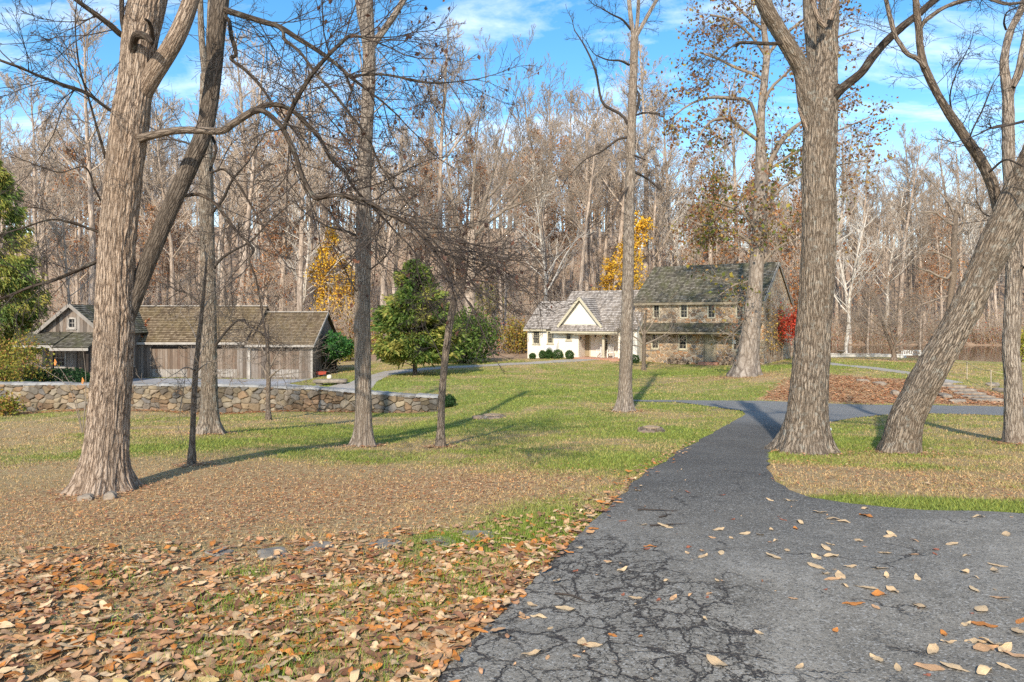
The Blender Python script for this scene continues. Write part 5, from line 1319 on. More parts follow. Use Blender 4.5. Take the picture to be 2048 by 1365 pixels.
w.poly([(s1, 0, ev), (s1, 4.5, ev + 4.5 * pitch - .1), (s1, 9, ev)])
w.poly([(0, 6.4, z0), (0, 6.4, ev), (LW, 9, ev), (LW, 9, z0)])
# porch recess
pd = 1.5; zt = H[3][3]
dr = (S(1167, pd), S(1180, pd), zf, Z(1173, 667, pd))
wall_holes(w, pA, pB, zf, zt, [dr], y=pd, th=.15)
w.poly([(pA, .25, zf), (pA, pd, zf), (pA, pd, zt), (pA, .25, zt)]); w.poly([(pB, .25, zf), (pB, .25, zt), (pB, pd, zt), (pB, pd, zf)]); w.poly([(pA, .25, zt), (pA, pd, zt), (pB, pd, zt), (pB, .25, zt)])
# gable triangle above the pent eave
gl, gr = S(1121), S(1203); gm = (gl + gr) / 2; gz = ev + .18; gp = Z(1163, 597)
w.poly([(gl, -.02, gz), (gr, -.02, gz), (gm, -.02, gp - .12)])
w.build('wall', M['stucco'], WH)
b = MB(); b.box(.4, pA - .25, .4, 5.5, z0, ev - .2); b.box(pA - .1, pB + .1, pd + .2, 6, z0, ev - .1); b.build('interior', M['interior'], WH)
window(WH, *H[0], frame=.08, cols=3, rows=6); window(WH, *H[1], frame=.08, cols=3, rows=6); window(WH, *H[2], frame=.09, cols=2, rows=2)
d = MB(); d.box(dr[0] + .05, dr[1] - .05, pd + .04, pd + .08, zf + .02, dr[3] - .05)
for q in range(2):
    for h in range(3):
        xa = dr[0] + .12 + q * (dr[1] - dr[0] - .2) / 2; d.box(xa, xa + (dr[1] - dr[0]) / 2 - .17, pd + .03, pd + .0397, zf + .15 + h * .6, zf + .62 + h * .6)
do = d.build('door', M['doorpaint'], WH)
d = MB(); d.box(dr[0] - .06, dr[0] + .048, pd - .03, pd + .1, zf, dr[3]); d.box(dr[1] - .048, dr[1] + .06, pd - .03, pd + .1, zf, dr[3]); d.box(dr[0] + .049, dr[1] - .049, pd - .03, pd + .1, dr[3] - .048, dr[3] + .06); d.build('door_frame', M['trim'], do)
# side light window on the recess
x0, x1 = S(1209, pd), S(1218, pd); ww = window(WH, x0, x1, zf + .45, zf + 1.95, y=pd - .11, frame=.1, cols=2, rows=4, sill=False, proud=.005)
d = MB(); px_ = S(1207, .1); d.box(px_ - .09, px_ + .09, .03, .21, zf + .02, zt - .002); d.box(px_ - .13, px_ + .13, -.01, .25, zf + .021, zf + .16); d.box(px_ - .12, px_ + .12, .0, .24, zt - .16, zt - .003); d.build('porch_post', M['trim'], WH)
d = MB(); d.box(pA - .3, pB + .35, -.75, pd - .003, z0, zf - .002); d.box(pA - .1, pB + .2, -1.15, -.753, z0, zf - .16); d.build('porch_floor', M['brick'], WH)
def lantern(x, y, z, nm='wall_lantern'):
    m = MB(); m.cyl((x, y - .1, z), .05, .2, 6, .075); m.cyl((x, y - .1, z + .2), .09, .07, 6, .01); m.box(x - .02, x + .02, y - .1, y - .003, z + .02, z + .05); m.build(nm, M['metaldark'], WH)
lantern(S(1162.5), 0, Z(1162, 680)); lantern(S(1191, pd), pd, Z(1191, 675, pd)); lantern(S(1226), 0.02, Z(1226, 678))
# roofs
r = MB(); ov = .25; yv = -ov; zv = ev - ov * pitch + .03
roof_plane(r, (-.25, yv, zv), (s1 + .02, yv, zv), (s1 + .02, 3.2, ev + 3.2 * pitch), (-.25, 3.2, ev + 3.2 * pitch), .24)
roof_plane(r, (s1, 6.65, zv), (-.25, 6.65, zv), (-.25, 3.21, ev + 3.2 * pitch), (s1, 3.21, ev + 3.2 * pitch), .24)
roof_plane(r, (s1 - .2, yv - .03, zv - .015), (LW + .1, yv - .03, zv - .015), (LW + .1, 4.5, ev + 4.5 * pitch), (s1 - .2, 4.5, ev + 4.5 * pitch), .24)
roof_plane(r, (LW + .1, 9.25, zv), (s1 - .2, 9.25, zv), (s1 - .2, 4.51, ev + 4.5 * pitch), (LW + .1, 4.51, ev + 4.5 * pitch), .24)
r.build('roof', M['shingle_white'], WH)
r = MB(); yb = (gp - ev) / pitch + .15; gx = .34; sl_ = (gp - gz) / (gr - gm)
roof_plane(r, (gr + gx, -.32, gz - gx * sl_ + .03), (gr + gx, 1.0, gz - gx * sl_ + .03), (gm, yb, gp + .02), (gm, -.32, gp + .02), .24)
roof_plane(r, (gl - gx, 1.0, gz - gx * sl_ + .03), (gl - gx, -.32, gz - gx * sl_ + .03), (gm - .004, -.32, gp + .02), (gm - .004, yb, gp + .02), .24)
roof_plane(r, (gl - .6, -.66, ev - .30), (S(1240), -.66, ev - .30), (S(1240), -.03, gz + .02), (gl - .6, -.03, gz + .02), .2)
r.build('porch_roof', M['shingle_white'], WH)
f = MB(); f.box(-.27, s1 - .6, yv - .05, yv - .004, zv - .17, zv - .03); f.build('fascia', M['trim'], WH); f = MB(); f.box(gl - .62, S(1240), -.71, -.663, ev - .47, ev - .32); f.build('fascia', M['trim'], WH); f = MB(); f.box(pA - .2, pB + .1, -.62, -.02, ev - .55, ev - .46); f.build('porch_beam', M['trim'], WH); f = MB()
f.bar((gl - .12, -.36, gz - .12 * sl_), (gm + .02, -.36, gp + .02), .06, .19); f.bar((gm - .02, -.357, gp + .02), (gr + .12, -.357, gz - .12 * sl_), .06, .19)
f.build('rake_board', M['trim'], WH)
# heat pump
c = local_world(WH, S(1107), -.35); hp = empty('heat_pump', (c.x, c.y, tz(c.x, c.y)), -TW2, 'white outdoor heat pump with round fan grille under cottage window', 'heat pump')
m = MB(); m.box(-.5, .42, -.17, .17, .12, 1.05); m.box(-.42, -.32, -.15, .15, 0, .119); m.box(.24, .34, -.15, .15, 0, .119); m.build('cabinet', M['metalwhite'], hp)
mat_plain('grille', (.22, .21, .19), .6, .1)
m = MB(); pts = [( -.14 + .30 * math.cos(6.283 * k / 28), .62 + .30 * math.sin(6.283 * k / 28)) for k in range(28)]; m.prism(pts, -.2, -.172); fg = m.build('fan_grille', M['grille'], hp)
m = MB()
for rr in (.1, .2, .28):
    P = [(-.14 + rr * math.cos(6.283 * k / 24), -.207, .62 + rr * math.sin(6.283 * k / 24)) for k in range(24)]
    for k in range(24): m.bar(P[k], P[(k + 1) % 24], .012)
m.build('guard', M['metalwhite'], fg)
m = MB(); m.box(.30, .36, -.185, -.172, .62, .70); m.build('badge', M['metaldark'], hp)
# white side panel beside the heat pump
c = local_world(WH, S(1117), -.3); p_ = empty('screen_panel', (c.x, c.y, tz(c.x, c.y)), -TW2, 'slanted white screen panel right of the heat pump', 'panel')
m = MB(); m.prism([(-.25, 0), (.25, 0), (.25, 1.55), (-.25, 1.0)], -.03, .03, 'x'); m.build('board', M['whitepaint'], p_)
# porch chairs
def chair(px, yy, label, rz):
    c = local_world(WH, S(px, yy), yy, zf); o = empty('porch_chair', c, -TW2 + rz, label, 'chair', 'chairs on the cottage porch')
    m = MB(); m.box(-.25, .25, -.24, .24, .40, .44); m.build('seat', M['whitepaint'], o)
    m = MB()
    for k in range(5): m.box(-.22 + k * .1, -.18 + k * .1, .21, .24, .445, .98)
    m.box(-.25, .25, .205, .245, .981, 1.05); m.build('backrest', M['whitepaint'], o)
    for sx in (-.23, .23):
        for sy in (-.21, .21):
            m = MB(); m.box(sx - .022, sx + .022, sy - .022, sy + .022, 0, .399); m.build('leg', M['whitepaint'], o)
        m = MB(); m.box(sx - .03, sx + .03, -.24, .20, .62, .65); m.box(sx - .02, sx + .02, -.22, -.18, .441, .619); m.build('armrest', M['whitepaint'], o)
chair(1201, .75, 'white slatted porch chair just left of the porch post', R(-20)); chair(1221, .75, 'white slatted porch chair right of the porch post', R(15))

# ================================================================ the barn and its little front wing
bX, bY = (281 - 1024) * 40 / 1180., 40 * K
zb = -2.2
BN = empty('barn', (bX, bY, 0), 0, 'long low weathered board garage with mossy shingle roof in two steps', 'barn')
sx = lambda px, d=40.: (px - 1024) * d / 1180. - bX
e1_, e2_ = .40, .26; xs, xe = sx(500), sx(627); r1_, r2_ = 2.85, 2.42; rn = 3.2
dw = [(302, 375), (392, 474), (540, 600)]
H = [(sx(a), sx(b), -1.97, .10) for a, b in dw]
w = MB(); wall_holes(w, -6.5, xs, zb, e1_, H[:2], th=.15); wall_holes(w, xs, xe, zb, e2_, [H[2]], y=-.25, th=.15)
w.poly([(xs, -.25, zb), (xs, 0, zb), (xs, 0, e1_), (xs, -.25, e1_)])
for x, e, r_, y0 in ((xe, e2_, r2_, -.25), (xs + .01, e1_, r1_, 0), (-6.5, e1_, r1_, 0)):
    w.poly([(x, y0, zb), (x, 6.6, zb), (x, 6.6, e - .1), (x, rn, r_ - .08), (x, y0, e)])
w.poly([(-6.5, 6.6, zb), (-6.5, 6.6, e1_), (xe, 6.6, e2_ - .1), (xe, 6.6, zb)]); w.build('wall', M['boards'], BN)
for a, b, c, d in H:
    y = .06 if b < xs else -.19
    m = MB(); m.box(a + .02, b - .02, y, y + .05, c + .52, d - .16); o = m.build('door', M['boards_door'], BN)
    m = MB(); m.box(a + .02, b - .02, y - .025, y + .045, c, c + .517); m.build('kick_board', M['boards_pale'], o); m = MB(); m.box(a, b, y - .04, y + .04, d - .155, d - .01); m.build('header', M['darkwood'], o)
m = MB(); m.box(xs - .05, xs + .13, -.34, -.253, zb, e2_ - .02); m.build('corner_board', M['fascia'], BN); m = MB(); m.box(xe - .12, xe + .02, -.29, -.253, zb, e2_ - .02); m.build('corner_board', M['fascia'], BN)
m = MB(); m.box(-6.4, xs - .1, -.42, -.37, e1_ - .17, e1_ - .02); m.build('fascia', M['fascia'], BN); m = MB(); m.box(xs - .12, xe + .2, -.66, -.61, e2_ - .19, e2_ - .04); m.build('fascia', M['fascia'], BN); m = MB()
m.bar((xe + .2, -.6, e2_ - .12), (xe + .2, rn, r2_ - .06), .05, .18); m.build('rake_board', M['fascia'], BN); m = MB(); m.bar((xs - .13, -.6, e2_ + .0), (xs - .13, rn - .1, r2_ + .02), .05, .34); m.build('rake_board', M['darkwood'], BN)
r = MB()
roof_plane(r, (-6.6, -.38, e1_ - .10), (xs + .1, -.38, e1_ - .10), (xs + .1, rn, r1_), (-6.6, rn, r1_), .2, .06); roof_plane(r, (xs + .1, 7, e1_ - .2), (-6.6, 7, e1_ - .2), (-6.6, rn + .01, r1_), (xs + .1, rn + .01, r1_), .2, .06)
roof_plane(r, (xs - .1, -.62, e2_ - .12), (xe + .2, -.62, e2_ - .12), (xe + .2, rn, r2_), (xs - .1, rn, r2_), .2, .06); roof_plane(r, (xe + .2, 7, e2_ - .2), (xs - .1, 7, e2_ - .2), (xs - .1, rn + .01, r2_), (xe + .2, rn + .01, r2_), .2, .06)
r.build('roof', M['shingle_barn'], BN)
m = MB(); m.box(-6.6, xs + .1, rn - .12, rn + .12, r1_ + .03, r1_ + .09); m.box(xs - .05, xe + .2, rn - .12, rn + .12, r2_ + .03, r2_ + .09); m.build('ridge_cap', M['fascia'], BN)
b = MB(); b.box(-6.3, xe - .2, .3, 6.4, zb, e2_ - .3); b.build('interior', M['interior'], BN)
# red vines on its roof
leafpts = []
for k in range(170):
    t_ = rnd.random(); q = Vector((sx(268) + (sx(281) - sx(268)) * t_ + rnd.gauss(0, .07), bY + rn * .62 - t_ * 2.1, 0)); q.x += bX; q.z = e1_ + (q.y - bY) / rn * (r1_ - e1_) + .08
    leafpts.append(q)
o = empty('roof_vine', leafpts[0], 0, 'strip of rust red creeper leaves on the garage roof valley', 'vine')
leaf_cards('foliage', leafpts, .13, [(.42, .14, .06), (.36, .10, .05), (.45, .2, .09)], M['leafcol'], o, rnd, jit=.06)

# front wing: gabled cottage with porch
gX0, gX1 = -28.9, -25.25; fy = 36.3 * K - bY
CT = empty('gabled_cottage', (gX0, 36.3 * K, 0), 0, 'small weathered board cottage with gable window and shaded porch', 'cottage')
wd_ = gX1 - gX0; ce, cp = 1.25, 2.80; bk = bY - 36.3 * K
w = MB(); gwx0, gwx1 = wd_ * .5 - .24, wd_ * .5 + .24
wall_holes(w, 0, wd_, zb, ce, [(.55, 1.45, -1.0, .1), (2.1, 2.95, -2.0, .05)], th=.15)
mid_ = wd_ / 2; gz0, gz1 = 1.38, 2.02
w.poly([(0, 0, ce), (gwx0, 0, ce), (gwx0, 0, ce + (cp - ce) * gwx0 / mid_)]); w.poly([(gwx1, 0, ce), (wd_, 0, ce), (gwx1, 0, ce + (cp - ce) * gwx0 / mid_)])
w.poly([(gwx0, 0, ce), (gwx1, 0, ce), (gwx1, 0, gz0), (gwx0, 0, gz0)]); w.poly([(gwx0, 0, gz1), (gwx1, 0, gz1), (gwx1, 0, ce + (cp - ce) * gwx0 / mid_), (mid_, 0, cp), (gwx0, 0, ce + (cp - ce) * gwx0 / mid_)])
# right side wall with its window
w2 = MB(); wall_holes(w2, .0, bk + 2.0, zb, ce, [(bk - 1.75, bk - .75, -1.15, .15)], th=.12)
for i, p in enumerate(w2.v): w2.v[i] = (wd_ - p[1], p[0], p[2])
w.v += []; off_ = len(w.v); w.v += w2.v; w.f += [[k + off_ for k in f_] for f_ in w2.f]; w.sh += w2.sh
w.poly([(0, 0, zb), (0, 0, ce), (0, bk + 4, ce), (0, bk + 4, zb)])
w.build('wall', M['boards'], CT)
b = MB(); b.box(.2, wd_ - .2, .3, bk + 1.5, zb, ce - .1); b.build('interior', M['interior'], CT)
window(CT, .55, 1.45, -1.0, .1, frame=.06, cols=3, rows=4, trim='fascia'); window(CT, gwx0, gwx1, gz0, gz1, frame=.07, cols=2, rows=2, trim='fascia')
ww = window(CT, bk - 1.75, bk - .75, -1.15, .15, frame=.07, cols=3, rows=6, trim='fascia', rot=(wd_, 0, R(90)))
m = MB(); m.box(2.12, 2.93, .04, .08, -1.98, .03); m.build('door', M['boards_door'], CT)
r = MB(); sl_ = (cp - ce) / mid_; ov = .28
roof_plane(r, (wd_ + ov, -.3, ce - ov * sl_), (wd_ + ov, bk + 4, ce - ov * sl_), (mid_, bk + 4, cp + .03), (mid_, -.3, cp + .03), .2); roof_plane(r, (-ov, bk + 4, ce - ov * sl_), (-ov, -.3, ce - ov * sl_), (mid_ - .004, -.3, cp + .03), (mid_ - .004, bk + 4, cp + .03), .2); r.build('roof', M['shingle_stone'], CT)
r = MB(); roof_plane(r, (-.7, -1.9, .42), (1.9, -1.9, .42), (1.9, -.003, 1.12), (-.7, -.003, 1.12), .2); roof_plane(r, (1.905, -2.1, .26), (wd_ + .4, -2.1, .26), (wd_ + .4, -.003, 1.09), (1.905, -.003, 1.09), .2); r.build('porch_roof', M['shingle_stone'], CT)
m = MB(); m.bar((-ov, -.33, ce - ov * sl_), (mid_, -.33, cp), .05, .2); m.bar((mid_, -.327, cp), (wd_ + ov, -.327, ce - ov * sl_), .05, .2); m.build('rake_board', M['rake'], CT); m = MB(); m.box(-.72, 1.9, -1.96, -1.91, .24, .40); m.build('fascia', M['fascia'], CT); m = MB(); m.box(1.8, wd_ + .42, -2.16, -2.11, .08, .24); m.build('fascia', M['fascia'], CT)
for x in (-.55, 1.75, wd_ + .2):
    m = MB(); m.box(x - .07, x + .07, -1.85, -1.71, zb, .5 if x < 1.8 else .3); m.build('porch_post', M['darkwood'], CT)
m = MB()
for k in range(9): m.box(2.0 + k * .2, 2.03 + k * .2, -1.80, -1.77, -1.85, -1.2)
m.box(1.83, wd_ + .12, -1.82, -1.75, -1.2, -1.14); m.build('railing', M['fascia'], CT)

# ================================================================ the fieldstone wall
def stone_wall():
    P = [W(-420, 800, 27.5), W(-200, 800, 26.6), W(20, 800, 26), W(250, 800, 25.7), W(440, 800, 25.5), W(620, 800, 25.3), W(740, 800, 25.1), W(876, 800, 25)]
    tops = [-1.0, -1.0, EYE - (769 - HY) * 26 / 1180., EYE - (771 - HY) * 25.7 / 1180., EYE - (772 - HY) * 25.5 / 1180., EYE - (778 - HY) * 25.3 / 1180., EYE - (787 - HY) * 25.1 / 1180., EYE - (795.5 - HY) * 25 / 1180.]
    S_ = spline([(p.x, p.y, 0, t) for p, t in zip(P, tops)], 1500)
    s = np.concatenate([[0], np.cumsum(np.linalg.norm(np.diff(S_[:, :2], axis=0), axis=1))]); L = s[-1]
    nz = 62; ns = len(S_)
    T = np.gradient(S_[:, :2], axis=0); T /= np.linalg.norm(T, axis=1, keepdims=True); N = np.column_stack([T[:, 1], -T[:, 0]])
    gz = terrain(S_[:, 0], S_[:, 1]) - .12
    v = np.linspace(0, 1, nz)[None]; Z_ = gz[:, None] + (S_[:, 3] - gz)[:, None] * v; U = np.repeat(s[:, None], nz, 1)
    cw, chh = .37, .21; g = np.random.default_rng(6)
    nu_, nv_ = int(L / cw) + 6, 24; jit = g.uniform(-.42, .42, (nu_, nv_, 2)); rc = g.random((nu_, nv_, 3))
    z0_ = -3.2; iu, iv = np.floor(U / cw).astype(int), np.floor((Z_ - z0_) / chh).astype(int)
    wu = U + .075 * fbm(U * 4, Z_ * 4, octv=3); wz = Z_ - z0_ + .06 * fbm(U * 4 + 9, Z_ * 4, octv=3)
    F1 = np.full(U.shape, 9.); F2 = np.full(U.shape, 9.); id_ = np.zeros(U.shape + (3,))
    for a in (-1, 0, 1, 2):
        for b in (-1, 0, 1, 2):
            ju, jv = np.clip(iu + a, 0, nu_ - 1), np.clip(iv + b, 0, nv_ - 1)
            d = ((ju + .5 + jit[ju, jv, 0]) * cw - wu) ** 2 + (((jv + .5 + jit[ju, jv, 1]) * chh - wz) * 1.4) ** 2 - .022 * rc[ju, jv, 1] ** 2
            c = d < F1; F2 = np.where(c, F1, np.minimum(F2, d)); id_ = np.where(c[..., None], rc[ju, jv], id_); F1 = np.where(c, d, F1)
    e = (F2 - F1) / .30; h = sstep(0.005, .06, e) * (.045 + .07 * id_[..., 1]) + .012 * fbm(U * 9, Z_ * 9, octv=3)
    pal = np.array([(.46, .36, .25), (.42, .28, .17), (.48, .40, .30), (.34, .28, .22), (.44, .32, .20), (.32, .29, .26), (.38, .25, .16), (.50, .40, .27), (.38, .33, .27)])
    C = pal[(id_[..., 0] * 8.99).astype(int)] * (.36 + .36 * id_[..., 2:3]) * (1 + .28 * fbm(U * 7, Z_ * 7, octv=3))[..., None]
    m = (sstep(.04, .01, e) * (.45 + .55 * sstep(-.2, .3, fbm(U * 2.1, Z_ * 2.1 + 5, octv=2))))[..., None]; C = C * (1 - m) + np.array([[[.09, .07, .05]]]) * m
    dk = np.clip(fbm(U * .8, Z_ * .9 + 7, octv=3) * 2., 0, .8)[..., None]; C = C * (1 - dk * .55)
    X = S_[:, 0][:, None] + N[:, 0][:, None] * h; Y = S_[:, 1][:, None] + N[:, 1][:, None] * h
    V = np.stack([X, Y, Z_], -1); i = np.arange(ns - 1)[:, None] * nz + np.arange(nz - 1)[None]
    q = np.stack([i, i + nz, i + nz + 1, i + 1], -1).reshape(-1, 4)
    # coping slabs on top, a back and an end
    nt_ = 12; w_ = np.linspace(0, 1, nt_)[None]; th_ = .55
    slab = _hash(np.floor(s / .62).astype(int), np.zeros(ns, int), np.zeros(ns, int)); jt = np.abs(((s / .62) % 1) - .5) * 2
    ht = (.045 + .04 * slab - .05 * sstep(.93, 1., jt))[:, None] + .012 * vnoise(s[:, None] * 8, w_ * 5)
    off0 = (.06 + .05 * slab)[:, None]
    XT = S_[:, 0][:, None] + N[:, 0][:, None] * (off0 - w_ * (th_ + off0)); YT = S_[:, 1][:, None] + N[:, 1][:, None] * (off0 - w_ * (th_ + off0)); ZT = S_[:, 3][:, None] + ht - .10 * (w_ == 0)
    VT = np.stack([XT, YT, ZT], -1); CT_ = np.array([(.27, .26, .245)]) * (.7 + .6 * slab)[:, None] * 1.0; CT_ = np.repeat(CT_[:, None], nt_, 1) * (1 + .3 * fbm(XT * 5, YT * 5, octv=3))[..., None]
    j = np.arange(ns - 1)[:, None] * nt_ + np.arange(nt_ - 1)[None] + V.size // 3; qt = np.stack([j, j + nt_, j + nt_ + 1, j + 1], -1).reshape(-1, 4)
    VB = np.stack([np.stack([XT[:, -1], YT[:, -1], ZT[:, -1]], -1), np.stack([XT[:, -1], YT[:, -1], gz - .2], -1)], 1); CB = np.full((ns, 2, 3), .3)
    k = np.arange(ns - 1) * 2 + V.size // 3 + VT.size // 3; qb = np.stack([k, k + 1, k + 3, k + 2], -1)
    base = (V.size + VT.size + VB.size) // 3
    # right hand end, in the same stones
    na = 20; ue = np.linspace(0, th_, na); UE, ZE = np.meshgrid(ue, np.linspace(gz[-1], S_[-1, 3] + .03, nz), indexing='ij')
    hE = .04 * np.abs(vnoise(UE * 4.2, ZE * 5.2)) ; XE = S_[-1, 0] - N[-1, 0] * UE + T[-1, 0] * hE; YE = S_[-1, 1] - N[-1, 1] * UE + T[-1, 1] * hE
    cE = pal[(np.clip(_hash(np.floor(UE / .3).astype(int), np.floor(ZE / .2).astype(int), np.zeros(UE.shape, int)), 0, .999) * 9).astype(int)]
    i = np.arange(na - 1)[:, None] * nz + np.arange(nz - 1)[None] + base; qe = np.stack([i, i + 1, i + nz + 1, i + nz], -1).reshape(-1, 4)
    VV = np.concatenate([V.reshape(-1, 3), VT.reshape(-1, 3), VB.reshape(-1, 3), np.stack([XE, YE, ZE], -1).reshape(-1, 3)]); CC = np.concatenate([C.reshape(-1, 3), CT_.reshape(-1, 3), CB.reshape(-1, 3), cE.reshape(-1, 3)])
    t = NT('rubble_stone'); c = t.attr('col', 'Color'); o_ = t.obj(); n_ = t.noise(o_, 26, 4)
    t.bump(n_, .5, .02); mat = t.done(t.mix(t.mr(n_, .3, .7, 0, .4), c, t.mix(.5, c, (.06, .05, .04))), .95, .15)
    o = np_mesh('stone_wall', VV, [q, qt, qb, qe], mat, smooth=True, col={'col': CC})
    tag(o, 'long low rubble stone wall with flat coping in front of the garage', 'wall')
stone_wall()
# ---------------------------------------------------------------- evergreens, shrubs and small plants
def cone_tree(name, label, px, py, d, ht, rad, n, pal, seed, cat='tree', shape=1.0, lean=0., droop=.5, size=.30, wid=.045, base=.06):
    """evergreen made of many small hanging sprays on limbs"""
    rg = random.Random(seed); g = np.random.default_rng(seed)
    o = empty(name, G(px, py) if py else at(px, d), 0, label, cat); b = np.array(o.location)
    T = Tubes(); T.add([(b[0], b[1], b[2] - .2), (b[0], b[1], b[2] + ht * .5), (b[0] + lean, b[1], b[2] + ht * .97)], [ht * .022, ht * .014, .01], 10)
    lobes = []
    for k in range(150):
        h = base + (1 - base) * rg.random() ** 1.15; a = rg.random() * 6.283; prof = ((1 - h) ** (.75 * shape) if cat == 'tree' and shape < .85 else (1 - h) ** .58) * (1 if h > .16 else (.62 + h * 2.3))
        R_ = rad * prof * rg.uniform(.72, 1.12); z = h * ht
        tip = np.array([math.cos(a) * R_, math.sin(a) * R_, z + R_ * .22]); lobes.append((h, a, R_, z))
        if k < 46: T.add([tuple(b + np.array([lean * h, 0, max(.2, z - R_ * .12)])), tuple(b + tip * .55 + [lean * h, 0, z * .45]), tuple(b + tip + [lean * h, 0, 0])], [.03, .018, .006], 5)
    T.build('trunk', M['dark'], o)
    li = g.integers(0, len(lobes), n); Lb = np.array(lobes)[li]
    t = .3 + .7 * g.random(n) ** .7; a = Lb[:, 1] + g.normal(0, .28, n) * (1.1 - .5 * t); r = Lb[:, 2] * t * g.uniform(.85, 1.05, n)
    P = np.column_stack([np.cos(a) * r + lean * Lb[:, 0], np.sin(a) * r, Lb[:, 3] + r * .22 + g.normal(0, .035 * ht * .5, n)])
    P[:, 2] = np.clip(P[:, 2], base * ht, None)
    dirs = np.column_stack([np.cos(a), np.sin(a), np.full(n, .25)]) + g.normal(0, .55, (n, 3)); dirs[:, 2] -= droop * .3; dirs /= np.linalg.norm(dirs, axis=1, keepdims=True)
    w = np.cross(dirs, g.normal(0, 1, (n, 3))); w /= np.linalg.norm(w, axis=1, keepdims=True)
    L = size * g.uniform(.5, 1.3, (n, 1)); q = P + b
    V = np.stack([q - w * wid * .4, q + dirs * L * .5 + w * wid - [0, 0, .02], q + dirs * L - [0, 0, .1 * droop], q + dirs * L * .5 - w * wid], 1).reshape(-1, 3)
    clump = fbm(P[:, 0] * 1.3, P[:, 1] * 1.3, P[:, 2] * 1.3, 2); pal = np.array(pal)
    idx = np.clip(((clump + .5) * len(pal) + g.normal(0, .9, n)), 0, len(pal) - 1).astype(int)
    C = np.repeat(pal[idx] * g.uniform(.65, 1.3, (n, 1)), 4, 0)
    i = np.arange(n)[:, None] * 4; Fq = np.concatenate([i + np.array([[0, 1, 2]]), i + np.array([[0, 2, 3]])])
    np_mesh('crown', V - b, [Fq], M['leafcol'], o, col={'col': C}); return o

GRN = [(.085, .145, .03), (.14, .20, .04), (.19, .24, .05), (.26, .28, .06), (.33, .30, .07)]
cone_tree('cedar_tree', 'dense dark green cedar standing on the lawn between garage and cottage', 830, 751, 37, 6.9, 3.3, 36000, GRN, 61, size=.34, wid=.065, base=.10, shape=.85)
cone_tree('hemlock_tree', 'loose feathery green hemlock at the left photo edge', -14, 0, 42, 14.8, 4.3, 30000, [(.085, .15, .035), (.14, .20, .045), (.19, .24, .055), (.26, .28, .06), (.36, .31, .07)], 62, size=.36, wid=.045, shape=.8, droop=1.6)

def shrub(name, label, c, rad, n, size, pal, seed, stems=6, cat='shrub', lump=.25, jit=.05, shell=.45, group=None, hgt=None):
    rg = random.Random(seed); g = np.random.default_rng(seed)
    b = Vector((c[0], c[1], tz(c[0], c[1]))); o = empty(name, b, 0, label, cat, group)
    ctr = np.array(b) + np.array([0, 0, rad[2] * (.9 if hgt is None else hgt)])
    if stems:
        T = Tubes()
        for k in range(stems):
            a = rg.random() * 6.283; e = Vector(ctr) + Vector((math.cos(a) * rad[0] * .6, math.sin(a) * rad[1] * .6, rad[2] * rg.uniform(-.1, .6)))
            p0 = b + Vector((rg.uniform(-.15, .15) * rad[0], rg.uniform(-.15, .15) * rad[1], -.1)); mid = p0.lerp(e, .5) + rvec(rg) * .12 * rad[0]
            S3 = spline([tuple(p0), tuple(mid), tuple(e)], 7); T.add([tuple(s) for s in S3], [.02 * rad[2] + .01] * 3 + [.012 * rad[2] + .005] * 4, 5)
        T.build('stem', M['twig_mid'], o)
    P = blob_points(ctr, rad, n, g, shell, lump); P = P[P[:, 2] > b.z + .02]
    leaf_cards('foliage', P, size, pal, M['leafcol'], o, rg, jit=jit); return o
BOX = [(.03, .075, .018), (.045, .10, .022), (.065, .125, .03), (.09, .15, .04)]
def wloc(px, yy): return local_world(WH, solver(wX, wY, TW2)[0](px, yy), yy)
for px, w_, h_, lb in ((1065, 13, 12, 'smallest clipped boxwood by the cottage left corner'), (1085, 14, 17, 'clipped boxwood, left of the three touching ones under the cottage window'), (1098, 16, 19, 'clipped boxwood, middle of the three touching ones under the cottage window'),
                      (1116, 22, 19, 'widest clipped boxwood, right of the three touching ones'), (1139, 17, 18, 'clipped upright boxwood beside the cottage porch')):
    c = wloc(px, -.9); s = c.y / F
    shrub('boxwood_shrub', lb, (c.x, c.y), (w_ * s / 2, w_ * s / 2, h_ * s / 2), 1500, .055, BOX, px, 0, lump=.07, shell=.7, jit=.02, group='round boxwoods along the cottage front')
c = wloc(1268, -.8); shrub('boxwood_shrub', 'clipped boxwood at the joint of cottage and stone house', (c.x, c.y), (.42, .42, .36), 1300, .055, BOX, 77, 0, lump=.08, shell=.7, jit=.02)
c = at(897, 25.6); shrub('boxwood_shrub', 'dark round boxwood at the right end of the stone wall', (c.x, c.y), (.30, .30, .28), 1300, .05, [(.02, .06, .018), (.03, .08, .02), (.05, .10, .03)], 78, 0, lump=.06, shell=.7, jit=.02)
HDG = [(.012, .045, .016), (.02, .06, .02), (.035, .085, .025), (.05, .10, .03)]
for px, d, r_, n, lb, sd in ((120, 33.6, (2.1, .9, .58), 6500, 'long dark green clipped hedge in front of the gabled cottage porch', 81), (55, 33.0, (1.0, .9, .55), 3000, 'dark green rounded hedge shrub left of the long hedge', 82), (62, 32.0, (.42, .42, .36), 1600, 'small round dark shrub just behind the stone wall', 83)):
    c = at(px, d); shrub('hedge_shrub', lb, (c.x, c.y), r_, n, .07, HDG, sd, 0, lump=.14, shell=.65, jit=.03)
YG = [(.20, .22, .035), (.30, .27, .045), (.36, .30, .05), (.14, .18, .03), (.40, .26, .05), (.32, .15, .06)]
